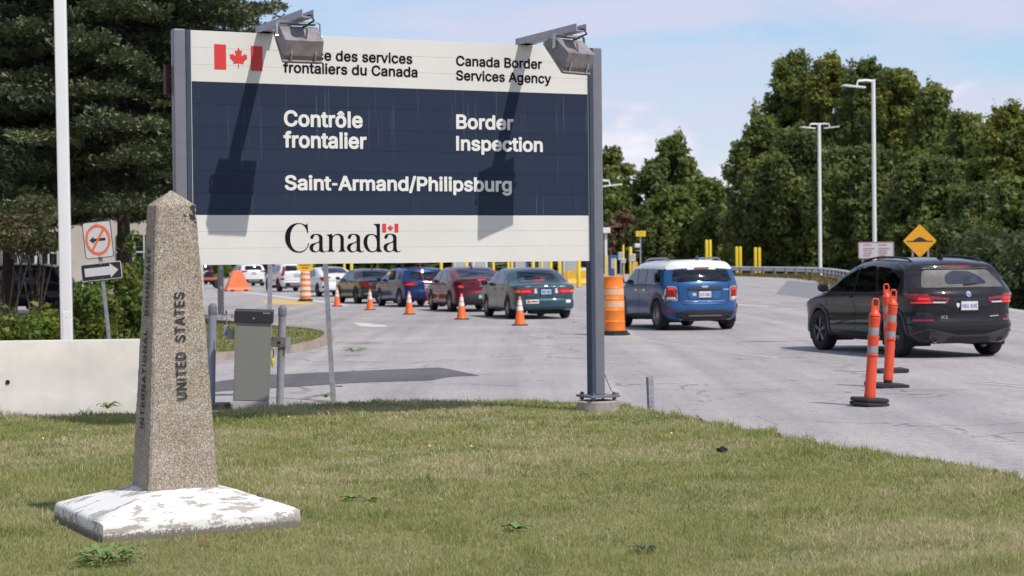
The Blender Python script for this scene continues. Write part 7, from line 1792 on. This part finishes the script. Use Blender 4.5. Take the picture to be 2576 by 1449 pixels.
def broad_tree(name, label, x, y, h, r, pal, seed, density=520, size=.34, group=None, base=.12, nblob=26, lean=0, shape='round'):
    rnd = random.Random(seed)
    o = thing(name, label, 'tree', (x, y, 0), rnd.uniform(0, 6), group=group)
    tr = MB(); top = h * .8
    path = [(0, 0, -.1)] + [(rnd.uniform(-.12, .12) * k, rnd.uniform(-.12, .12) * k, top * k / 5) for k in range(1, 6)]
    r0 = max(.12, h * .018)
    tr.tube(path, [r0 * (1 - .16 * i) for i in range(6)], 9)
    blobs = []
    for i in range(nblob):
        t = (i + .5) / nblob; z = h * (base + (1 - base) * t)
        prof = (math.sin(min(1, (t * .92 + .08)) * math.pi) ** .6) if shape == 'round' else (1 - t) ** .55 * .95 + .1
        a = i * 2.4 + rnd.uniform(-.5, .5); rr = r * prof * rnd.uniform(.2, .82)
        br = r * rnd.uniform(.24, .42) * (.55 + .45 * prof)
        blobs.append((rr * math.cos(a), rr * math.sin(a), min(z, h - br * .7), br, br * rnd.uniform(.75, 1.1)))
    for k in range(int(nblob * .5)):            # ragged leader tufts round the outline
        a = rnd.uniform(0, 6.28); t = rnd.uniform(.25, 1.0); prof = math.sin(min(1, t * .92 + .08) * math.pi) ** .6
        br = r * rnd.uniform(.10, .19); blobs.append((r * prof * .95 * math.cos(a), r * prof * .95 * math.sin(a), h * (base + (1 - base) * t) - br * .3, br, br * 2.0))
    for b in blobs[:nblob:2]:
        z0 = max(h * .12, b[2] - h * .16); s0 = Vector((0, 0, min(z0, top * .95))); e = Vector(b[:3])
        tr.tube([s0, s0.lerp(e, .5) + Vector((0, 0, h * .015)), e], [r0 * .42, r0 * .26, r0 * .08], 6)
    tr.build('trunk', M_bark, o, smooth=60)
    C, N_, S_, K = blob_leaves(blobs, density * (1.0), size, pal)
    leaves('crown', C, N_, S_, K, M_leaf, o, .75, tri=True)
    return o
DK = [(0.123, 0.159, 0.047), (0.14, 0.176, 0.051), (0.161, 0.192, 0.053), (0.114, 0.146, 0.044)]
MID = [(0.166, 0.212, 0.055), (0.198, 0.241, 0.06), (0.14, 0.182, 0.05), (0.21, 0.238, 0.062)]
LT = [(0.189, 0.245, 0.062), (0.216, 0.269, 0.064), (0.164, 0.215, 0.054)]
YEL = [(0.192, 0.231, 0.051), (0.214, 0.239, 0.051), (0.166, 0.201, 0.049), (0.222, 0.228, 0.048)]
RST = [(.14, .12, .055), (.11, .125, .045), (.17, .10, .055)]
def t_at(px, Z): return P(px, 690, Z).x, Z
def top_h(px, py, Z): return P(px, py, Z).z
GR = 'tall trees beyond the guardrail'
specs = [ # px, top py, Z, radius px, palette, label
    (1915, 300, 222, 100, MID, 'leftmost dark tree of the tall tree line, its edge against the sky gap'),
    (1995, 142, 226, 115, MID, 'tall pointed tree left of the two headed street lamp'),
    (2090, 150, 222, 112, YEL, 'tall yellowing tree directly behind the two headed street lamp'),
    (2185, 155, 214, 115, DK, 'tall dark tree behind the single headed street lamp'),
    (2270, 175, 205, 110, YEL, 'tall yellow tinged tree right of the single headed street lamp'),
    (2350, 215, 196, 105, MID, 'tall tree stepping down above the orange diamond sign'),
    (2010, 330, 204, 130, DK, 'low dark tree between the yellow bollards and the two headed lamp'),
    (2170, 370, 186, 140, DK, 'low dark spreading tree behind the notice board'),
    (1895, 430, 208, 75, DK, 'small dark tree above the rightmost bollard pair'),
]
for i, (px, py, Z, rp, pal, lb) in enumerate(specs):
    x, y = t_at(px, Z); broad_tree('broadleaf_tree', lb, x, y, top_h(px, py, Z), rp / (FPX / Z), pal, 20 + i, 400, .45, GR, .03, 46)
specs = [
    (2440, 292, 140, 125, MID, 'rounded tree right of the orange diamond sign'),
    (2545, 280, 124, 130, YEL, 'rounded yellowing tree at the right edge of the picture'),
    (2340, 400, 136, 120, DK, 'dark low tree directly behind the orange diamond sign'),
    (2470, 460, 104, 120, DK, 'low dark tree above the black car tail'),
    (2575, 450, 90, 110, MID, 'low bushy tree cut by the right edge of the picture'),
    (2680, 330, 110, 130, MID, 'tree just outside the right edge of the picture'),
]
for i, (px, py, Z, rp, pal, lb) in enumerate(specs):
    x, y = t_at(px, Z); broad_tree('broadleaf_tree', lb, x, y, top_h(px, py, Z), rp / (FPX / Z), pal, 50 + i, 950, .31, GR, .02, 38)
GM = 'mixed trees in the middle distance'
specs = [
    (1695, 342, 262, 84, MID, 'tallest feathery tree between the sign post and the tall tree line'),
    (1640, 415, 255, 74, DK, 'dark tree left of the feathery middle tree'),
    (1545, 375, 268, 64, MID, 'dark tree top just right of the sign post'),
    (1545, 450, 246, 58, LT, 'light green tree just right of the sign post'),
    (1570, 540, 232, 62, RST, 'rust tinted small tree above the small yellow sign'),
    (1690, 480, 240, 88, MID, 'light green tree behind the roof of the blue and white car'),
    (1775, 446, 250, 80, LT, 'rounded light green tree in the dip of the skyline'),
    (1790, 530, 228, 62, MID, 'low tree behind the leftmost pair of yellow bollards'),
    (1640, 550, 226, 62, DK, 'low dark tree behind the small yellow sign'),
    (1850, 545, 220, 58, YEL, 'low yellowish tree between the bollard pairs'),
    (1470, 470, 265, 70, MID, 'tree hidden mostly behind the right end of the sign'),
]
for i, (px, py, Z, rp, pal, lb) in enumerate(specs):
    x, y = t_at(px, Z); broad_tree('broadleaf_tree', lb, x, y, top_h(px, py, Z), rp / (FPX / Z), pal, 80 + i, 235, .66, GM, .03, 32)
# far wood that reads as one mass, fills the gaps low down; an added wood stands behind the sign
bl = []
rnd = random.Random(3)
for i in range(90):
    px = rnd.uniform(1400, 2750); Z = rnd.uniform(270, 310); x, y = t_at(px, Z); r = rnd.uniform(3, 5); bl.append((x, y, rnd.uniform(1, 7.5), r, r * .9))
for i in range(30):
    px = rnd.uniform(1820, 2150); Z = rnd.uniform(205, 212); x, y = t_at(px, Z); r = rnd.uniform(1.5, 2.3); bl.append((x, y, rnd.uniform(.6, 2.6), r, r))
C, N_, S_, K = blob_leaves(bl, 85, .95, DK)
tag(leaves('undergrowth', C, N_, S_, K, M_leaf, None, .75, tri=True), 'dark undergrowth filling the foot of the tree line', 'undergrowth', kind='stuff')
bl = []
for i in range(40):
    px = rnd.uniform(2440, 2700); Z = float(np.interp(px, [2130, 2250, 2400, 2480, 2560, 2700], [152, 130, 108, 74, 55, 46])) + rnd.uniform(3, 8); x, y = t_at(px, Z); r = rnd.uniform(1.0, 1.6) * Z / 80; bl.append((x, y, rnd.uniform(.4, 1.9) * Z / 80, r, r))
C, N_, S_, K = blob_leaves(bl, 430, .28, [(.060, .080, .026), (.070, .092, .028)])
tag(leaves('thicket', C, N_, S_, K, M_leaf, None, .75, tri=True), 'dark thicket along the kerb right of the black car', 'thicket', kind='stuff')
bl = []  # wood added behind the sign so car sides reflect something dark
for i in range(120):
    t = i / 119; x = 8 - 200 * t + rnd.uniform(-4, 4); y = 250 - 60 * t + rnd.uniform(-6, 6); r = rnd.uniform(4, 6.5)
    bl.append((x, y, rnd.uniform(1, 5.5) + (3.5 if t > .35 else 0), r, r * .9))
for i in range(60):  # added unseen row left of the frame, cuts skylight on the car sides
    t = i / 59; x = -190 + 150 * t ** .8 + rnd.uniform(-4, 4); y = 185 - 170 * t + rnd.uniform(-5, 5); x = min(x, -.274 * y - 13); r = rnd.uniform(3.5, 5.5)
    bl.append((x, y, rnd.uniform(1, 8), r, r * .9))
C, N_, S_, K = blob_leaves(bl, 22, 1.5, MID)
tag(leaves('added_wood', C, N_, S_, K, M_leaf, None, .75, tri=True), 'added wood hidden behind the sign and left of view, darkening car sides', 'wood', kind='stuff')

# spruces on the left
def spruce(label, x, y, h, r, seed, z0, step, pal):
    """whorls of drooping boughs, each a flat pad of needle sprays"""
    rnd = random.Random(seed); rg = np.random.default_rng(seed)
    o = thing('spruce_tree', label, 'tree', (x, y, 0), 0, group='spruces on the left')
    tr = MB(); tr.tube([(0, 0, -.1), (.05, 0, h * .3), (0, .05, h * .7), (0, 0, h)], [.17, .14, .08, .02], 10)
    Cs, Ax, Sz, Cl = [], [], [], []; pal = np.array(pal); z = z0; k0 = 0
    while z < min(h - .3, 13.5):
        t = (z - z0) / (h - z0); nb_ = 11 if t < .7 else 7
        for i in range(nb_):
            L_ = r * (1 - t) ** .72 * rnd.uniform(.70, 1.15) + .25
            a = k0 + i * 6.283 / nb_ + rnd.uniform(-.3, .3); d = np.array([math.cos(a), math.sin(a), 0]); sd_ = np.array([-d[1], d[0], 0]); zz_ = z + rnd.uniform(-.16, .16)
            droop = rnd.uniform(.18, .32)
            def pt(s): return d * L_ * s + np.array([0, 0, zz_ - L_ * droop * (1.5 * s - .75 * s * s) + L_ * .05 * s ** 4])
            tr.tube([Vector(pt(s)) for s in (0, .35, .7, 1)], [.05, .034, .02, .006], 5, cap=False)
            tone = pal[rnd.randrange(len(pal))] * rnd.uniform(.85, 1.15)
            m = int(8 + L_ * 8.5)
            for k in range(m):
                s = .22 + .78 * ((k + rnd.random()) / m) ** .85; w = L_ * .24 * (1.05 - s * .75) + .12
                side = rnd.uniform(-1, 1); c = pt(s) + sd_ * side * w + np.array([0, 0, rnd.uniform(-.12, .07) - abs(side) * .08])
                n = 19
                ax = d * .75 + sd_ * side * .75 + rg.normal(0, .42, (n, 3)) + np.array([0, 0, .22]); ax /= np.linalg.norm(ax, axis=1, keepdims=True)
                off = rg.normal(0, .07, (n, 3)) * np.array([1.5, 1.5, .7])
                Cs.append(c + off + ax * .05); Ax.append(ax); Sz.append(rg.uniform(.12, .24, n)); Cl.append(tone * rg.uniform(.72, 1.3, (n, 1)) * (1 + rg.normal(0, .05, (n, 3))))
        k0 += .45 + rnd.uniform(-.1, .1); z += step * rnd.uniform(.85, 1.15)
    tr.build('trunk', M_bark, o, smooth=60)
    Cs = np.concatenate(Cs); Ax = np.concatenate(Ax); n = len(Cs)
    nr = unit(n) * .7 + np.array([0, 0, 1.0]); nr -= (nr * Ax).sum(1, keepdims=True) * Ax; nr /= np.linalg.norm(nr, axis=1, keepdims=True)
    leaves('crown', Cs, nr, np.concatenate(Sz), np.clip(np.concatenate(Cl), .004, 1), M_needle, o, .34, Ax, True)
    return o
SPR = [(0.107, 0.131, 0.066), (0.123, 0.146, 0.074), (0.092, 0.115, 0.059), (0.131, 0.153, 0.072)]
SPB = [(0.108, 0.132, 0.092), (0.092, 0.114, 0.078), (0.084, 0.1, 0.052)]
x, y = t_at(310, 46); spruce('big spruce with its trunk right behind the leaning road sign', x, y, 18, 4.6, 1, 3.6, .50, SPR)
x, y = t_at(20, 50); spruce('bluish spruce at the left edge, left of the white pole', x, y, 18, 4.6, 2, 4.0, .52, SPB)
x, y = t_at(412, 55); spruce('spruce whose top rises above the left end of the sign', x, y, 20, 4.2, 3, 3.8, .55, SPR)
x, y = t_at(165, 60); spruce('spruce in the gap behind the white pole', x, y, 21, 4.9, 4, 4.3, .6, SPR)
# shrubs
def shrub(label, px, Z, r, h, pal, seed, density=3200, size=.075, z0=.1, stems=7, cat='shrub', name='leafy_shrub', grp='shrubs behind the barrier', nb=14, flat_=1.0):
    rnd = random.Random(seed); x, y = t_at(px, Z)
    o = thing(name, label, cat, (x, y, .05), rnd.uniform(0, 6), group=grp)
    blobs = []
    for i in range(nb):
        a = rnd.uniform(0, 6.28); q = math.sqrt(rnd.random()) * r * .8; br = r * rnd.uniform(.26, .46)
        zz_ = z0 + (h - z0) * rnd.uniform(.12, 1) * (1 - .45 * (q / r) ** 2); blobs.append((q * math.cos(a), q * math.sin(a) * flat_, max(br * .5, zz_ - br * .5), br, br * rnd.uniform(.7, 1.0)))
    st = MB()
    for i in range(stems):
        b = blobs[i % len(blobs)]; st.tube([(rnd.uniform(-.1, .1), rnd.uniform(-.1, .1), -.05), (b[0] * .5, b[1] * .5, b[2] * .55), b[:3]], [.022, .016, .006], 6)
    st.build('stem', M_bark, o, smooth=60)
    C, N_, S_, K = blob_leaves(blobs, density, size, pal, .3)
    leaves('foliage', C, N_, S_, K, M_leaf, o, .7)
    return o
BR = [(.13, .19, .032), (.16, .22, .036), (.10, .155, .03), (.19, .20, .04)]
shrub('bright green maple shrub behind the leaning road sign post', 296, 33, .85, 1.5, BR, 1, 1500, .12, .15, 9, nb=18)
shrub('bright shrub between the white pole and the leaning sign post', 222, 31.5, .62, 1.35, BR, 2, 1700, .11, .15, nb=14)
shrub('low yellow green shrub at the left picture edge', 30, 30, .8, .98, BR, 3, 1700, .10, .1, nb=16)
shrub('low yellow green shrub against the left side of the white pole', 128, 31.5, .5, .92, BR, 4, 1900, .10, .2, nb=11)
shrub('tall bright shrub beside the obelisk left flank', 352, 34.5, .55, 2.2, [(.09, .14, .03), (.12, .17, .034)], 5, 1300, .12, .3, nb=16)
shrub('small bright shrub at the foot of the leaning sign post', 318, 28.6, .28, .55, BR, 6, 3600, .07, .05, 5, nb=8)
shrub('feathery olive shrub with yellow flowers at the left edge', 18, 36, .95, 3.3, [(.10, .11, .045), (.085, .095, .04), (.13, .11, .05)], 7, 1700, .085, 2.0, 10, nb=18)
shrub('feathery brownish shrub left of the white pole', 88, 37, .75, 3.0, [(.10, .11, .045), (.12, .10, .05), (.085, .10, .04)], 8, 1700, .085, 1.9, 10, nb=16)
shrub('dry ornamental grass clump in front of the beige building', 165, 48, .5, 1.7, [(.22, .15, .08), (.18, .13, .07)], 9, 1800, .12, .2, 6, nb=8)
# red ground cover along the barrier
n = 5200; C = np.stack([RNG.uniform(-8.4, -5.0, n), RNG.uniform(25.0, 28.4, n), .06 + RNG.random(n) ** 2 * .16], 1)
K = np.array([(.17, .03, .025), (.12, .035, .025), (.07, .05, .02), (.22, .05, .04)])[RNG.integers(4, size=n)] * RNG.uniform(.7, 1.3, (n, 1))
nr = unit(n) + np.array([0, 0, 1.2]); nr /= np.linalg.norm(nr, axis=1, keepdims=True)
tag(leaves('ground_cover', C, nr, RNG.uniform(.05, .10, n), K, M_leaf, None, .7), 'low red leaved ground cover behind the barrier', 'ground cover', kind='stuff')
# ================================================================== grass blades
M_grass = attr_mat('grass_blade', .5, .42)
GRN = np.random.default_rng(12)
def in_poly(X, Y, poly):
    ins = np.zeros(len(X), bool)
    for i in range(len(poly)):
        x1, y1 = poly[i]; x2, y2 = poly[(i + 1) % len(poly)]
        if y1 == y2: continue
        cr = ((y1 > Y) != (y2 > Y)); ins ^= cr & (X < x1 + (Y - y1) * (x2 - x1) / (y2 - y1))
    return ins
def vnoise(X, Y, s, seed):
    """smooth value noise"""
    g = np.random.default_rng(seed).random((64, 64)); x, y = X / s + 31.7, Y / s + 17.3
    i, j = np.floor(x).astype(int), np.floor(y).astype(int); u, v = x - i, y - j; u = u * u * (3 - 2 * u); v = v * v * (3 - 2 * v)
    a, b, c, d = g[i % 64, j % 64], g[(i + 1) % 64, j % 64], g[i % 64, (j + 1) % 64], g[(i + 1) % 64, (j + 1) % 64]
    return (a * (1 - u) + b * u) * (1 - v) + (c * (1 - u) + d * u) * v
def blades(name, X, Y, z0, H, Wd, cols, label):
    n = len(X); th = GRN.uniform(0, 2 * np.pi, n); lean = GRN.normal(0, .85, n) * H; la = GRN.uniform(0, 2 * np.pi, n)
    bx_, by_ = np.cos(th) * Wd / 2, np.sin(th) * Wd / 2; lx, ly = np.cos(la) * lean, np.sin(la) * lean
    B = np.stack([X, Y, np.full(n, z0 - .005)], 1)
    v0 = B + np.stack([-bx_, -by_, 0 * H], 1); v1 = B + np.stack([bx_, by_, 0 * H], 1)
    m = B + np.stack([lx * .35, ly * .35, H * .6], 1); v2 = m + np.stack([bx_ * .8, by_ * .8, 0 * H], 1); v3 = m - np.stack([bx_ * .8, by_ * .8, 0 * H], 1)
    v4 = B + np.stack([lx * 1.15, ly * 1.15, H], 1)
    V = np.stack([v0, v1, v2, v3, v4], 1).reshape(-1, 3); q = np.arange(n)[:, None] * 5
    F_ = np.concatenate([q + [0, 1, 2, 3], q + [3, 2, 4]], 1).reshape(-1)
    o = mesh_np(name, V, F_, np.tile([4, 3], n), M_grass, None, np.repeat(cols, 5, 0))
    return tag(o, label, 'grass', kind='stuff')
GP = np.array([(.255, .300, .080), (.335, .345, .125), (.50, .445, .245), (.62, .545, .35), (.18, .235, .066)])
def grass_cols(X, Y, n):
    f = vnoise(X, Y, 1.7, 1) * .5 + vnoise(X, Y, .55, 2) * .3 + vnoise(X, Y, .18, 3) * .2
    f2 = vnoise(X, Y, .35, 5)
    dry = np.clip((f - .40) * 3.6, .05, .92)
    u = GRN.random(n); k = np.where(u < dry * .62, 2, np.where(u < dry * .85, 3, np.where(u < .90, 1, 0)))
    k = np.where((k == 1) & (GRN.random(n) < .55 - .3 * dry), 0, k); k = np.where((f2 > .72) & (GRN.random(n) < .5), 4, k)
    return np.clip(GP[k] * GRN.uniform(.75, 1.25, (n, 1)) * (1 + GRN.normal(0, .05, (n, 3))), .005, 1), f
N0 = 900000
X = GRN.uniform(-6.6, 6.8, N0); Y = 8.4 + (21.2 - 8.4) * GRN.random(N0)
keep = (np.abs(X) < Y * .274 + 1.0) & (GRN.random(N0) < (9.0 / Y) ** 1.25) & in_poly(X, Y, lawn_poly)
# leave the plinth and footings clear
ca, sa = math.cos(-OB_A), math.sin(-OB_A); ux, uy = X + 1.985, Y - 10.925; lx_, ly_ = ux * ca - uy * sa, ux * sa + uy * ca
keep &= ~((np.abs(lx_) < bw + .005) & (np.abs(ly_) < bd + .005))
ft = SA + (SB - SA).normalized() * px_
keep &= (X - ft.x) ** 2 + (Y - ft.y) ** 2 > .22 ** 2
keep &= ~((np.abs(X - cg.x) < .22) & (Y > cg.y - .04))
X, Y = X[keep], Y[keep]; n = len(X)
cols, f = grass_cols(X, Y, n)
le = np.array(lawn_edge)
dmin = np.full(n, 9.0)
for ex, ey in le: dmin = np.minimum(dmin, np.hypot(X - ex, Y - ey))
edge = np.clip(1 - dmin / .35, 0, 1)
pl = np.maximum(np.abs(lx_[keep]) - bw, np.abs(ly_[keep]) - bd); edge2 = np.clip(1 - pl / .10, 0, 1)
tall = vnoise(X, Y, .5, 9)
H = GRN.uniform(.016, .038, n) * (.75 + .6 * tall) * (1 + .9 * edge * GRN.random(n) - .55 * edge2 + 1.3 * edge2 * (GRN.random(n) < .12)); H *= np.where(GRN.random(n) < .012, 1.8, 1); H *= 1 + 1.1 * np.clip((vnoise(X, Y, .22, 21) - .74) * 5, 0, 1)
gr_ = np.array([.24, .28, .07])
cols = cols * (1 - .45 * edge[:, None]) + gr_ * .45 * edge[:, None]
blades('grass_blades', X, Y, LAWN_Z, H, .0033 * (Y / 9.5) ** 1.1 * GRN.uniform(.7, 1.3, n), cols, 'short mown grass, half dry, covering the foreground lawn')
# the island and the verge
n = 26000; X = GRN.uniform(-9, -3.2, n); Y = GRN.uniform(29.5, 47, n); k = in_poly(X, Y, [(p.x, p.y) for p in isl]); X, Y = X[k], Y[k]; n = len(X)
cols, _ = grass_cols(X, Y, n)
blades('island_blades', X, Y, .10, GRN.uniform(.02, .05, n), GRN.uniform(.012, .022, n), cols * np.array([.62, .68, .5]), 'short grass on the small kerbed island')
n = 9000; t = GRN.random(n) * (len(gpts) - 1.001); i = t.astype(int); q = (t - i)[:, None]
gv = np.array([[g_.x, g_.y] for g_ in gpts]); XY = gv[i] * (1 - q) + gv[i + 1] * q + GRN.normal(0, .45, (n, 2)) + np.array([0, .2])
blades('verge_blades', XY[:, 0], XY[:, 1], .02, GRN.uniform(.12, .38, n), GRN.uniform(.04, .09, n), np.array([(.18, .14, .05), (.11, .11, .03), (.24, .17, .06)])[GRN.integers(3, size=n)] * GRN.uniform(.7, 1.3, (n, 1)), 'dry tufts of grass under the guardrail')
# ---- broadleaf weeds, dandelions and litter on the lawn
M_weed = pm('weed_leaf', (.17, .27, .06), .5, var=.2, scale=30)
M_weed2 = pm('dark_weed_leaf', (.12, .155, .06), .5, var=.2, scale=30)
def weed(px, r, nl, label, mat, seed, up=.5, wk=.2, scat=.0):
    rnd = random.Random(seed); g = G(*px, LAWN_Z); o = thing('lawn_weed', label, 'weed', (g.x, g.y, LAWN_Z), 0, group='broadleaf weeds in the lawn')
    for i in range(nl):
        a = i * 2.4 + rnd.uniform(-.3, .3); L_ = r * rnd.uniform(.55, 1.1); w = L_ * wk * rnd.uniform(.8, 1.3); e = rnd.uniform(.25, 1) * up
        d = Vector((math.cos(a), math.sin(a), 0)); s_ = Vector((-d.y, d.x, 0)); vs = []; q0 = d * r * scat * rnd.random() + Vector((0, 0, scat * r * .5 * rnd.random()))
        for t, ww in ((0, .15), (.25, .75), (.5, 1), (.75, .75), (1, .02)):
            c = q0 + d * L_ * t + Vector((0, 0, L_ * e * (t * 1.6 - t * t * 1.3) + .012)); ser = 1 + .18 * math.sin(t * 21)
            vs += [c - s_ * w * ww * ser + Vector((0, 0, w * .25)), c, c + s_ * w * ww * ser + Vector((0, 0, w * .25))]
        fs = [(3 * k + j, 3 * k + j + 1, 3 * k + 4 + j, 3 * k + 3 + j) for k in range(4) for j in range(2)]
        mesh_obj('leaf', vs, fs, mat, o, smooth=60)
    return o
weed((262, 1424), .085, 70, 'large bright green weed clump in front of the white plinth', M_weed, 1, .9, .2, 1.5)
weed((885, 1260), .075, 9, 'small green weed right of the white plinth', M_weed, 2, .7, .3)
weed((930, 1263), .07, 7, 'flat green weed, the right one of two right of the plinth', M_weed, 3, .6, .28)
weed((1300, 1338), .10, 9, 'broad leaved green weed near the middle of the lower lawn', M_weed, 4, .8, .3)
weed((1620, 1392), .07, 22, 'dark spiky weed low in the right half of the lawn', M_weed2, 7, .8, .14, .9)
weed((270, 1032), .14, 12, 'green weed growing against the foot of the barrier', M_weed, 8, 1.2, .2)
weed((820, 1003), .13, 10, 'weed at the foot of the slender leaning post', M_weed, 10, 1.3, .2)
weed((890, 889), .16, 22, 'small tuft of weeds growing from a crack in the road', M_weed, 11, .6, .14, .9)
M_dand = pm('dandelion_yellow', (.85, .55, .03), .5, var=0)
def dandelion(px, label):
    g = G(*px, LAWN_Z + .06); o = thing('dandelion', label, 'flower', (g.x, g.y, LAWN_Z), 0, group='dandelions')
    MB().lathe([(0, .058), (.011, .06), (.012, .066), (.008, .071), (0, .075)], 10).build('flower_head', M_dand, o, smooth=50)
    MB().cyl((0, 0, 0), (0, 0, .06), .002, n=6).build('stalk', M_weed, o)
dandelion((725, 1049), 'yellow dandelion below the gate cabinet'); dandelion((108, 1104), 'yellow dandelion on the lawn left of the obelisk')
dandelion((1185, 1124), 'yellow dandelion in the middle of the lawn'); dandelion((1080, 1123), 'yellow dandelion left of the middle one'); dandelion((1688, 1091), 'yellow dandelion right of the sign footing')
g = G(1816, 1134, LAWN_Z + .02)
bm = bmesh.new(); bmesh.ops.create_icosphere(bm, subdivisions=3, radius=1)
for v in bm.verts:
    n_ = v.co; k = 1 + .25 * math.sin(n_.x * 6) * math.cos(n_.y * 5) + .15 * math.sin(n_.z * 9 + n_.x * 4); v.co = Vector((n_.x * .042 * k, n_.y * .035 * k, max(-.2, n_.z) * .032 * k))
me = bpy.data.meshes.new('crumpled_rag'); bm.to_mesh(me); bm.free(); me.materials.append(pm('black_cloth', (.015, .014, .018), .9, var=.2, scale=40, bump=.5, bscale=90))
rag = link(bpy.data.objects.new('crumpled_rag', me)); rag.location = (g.x, g.y, LAWN_Z + .02); tag(rag, 'crumpled black rag lying on the lawn', 'rag')
def dead_leaf(px, label, s, rz):
    g = G(*px, LAWN_Z + .03); o = mesh_obj('dead_leaf', [(-s, 0, 0), (-.4 * s, .45 * s, .2 * s), (.4 * s, .4 * s, .05 * s), (s, 0, .2 * s), (.3 * s, -.4 * s, .1 * s), (-.5 * s, -.4 * s, 0), (0, 0, .12 * s)], [(0, 6, 1), (1, 6, 2), (2, 6, 3), (3, 6, 4), (4, 6, 5), (5, 6, 0)], pm('dead_leaf_brown', (.26, .13, .05), .8, var=.3, scale=60))
    o.location = (g.x, g.y, LAWN_Z + .035); o.rotation_euler = (.1, .1, rz); tag(o, label, 'leaf', 'fallen leaves')
dead_leaf((522, 1361), 'brown fallen leaf in front of the plinth', .05, .2); dead_leaf((2262, 1334 - 140), 'tan fallen leaf on the right part of the lawn', .04, 1.0)
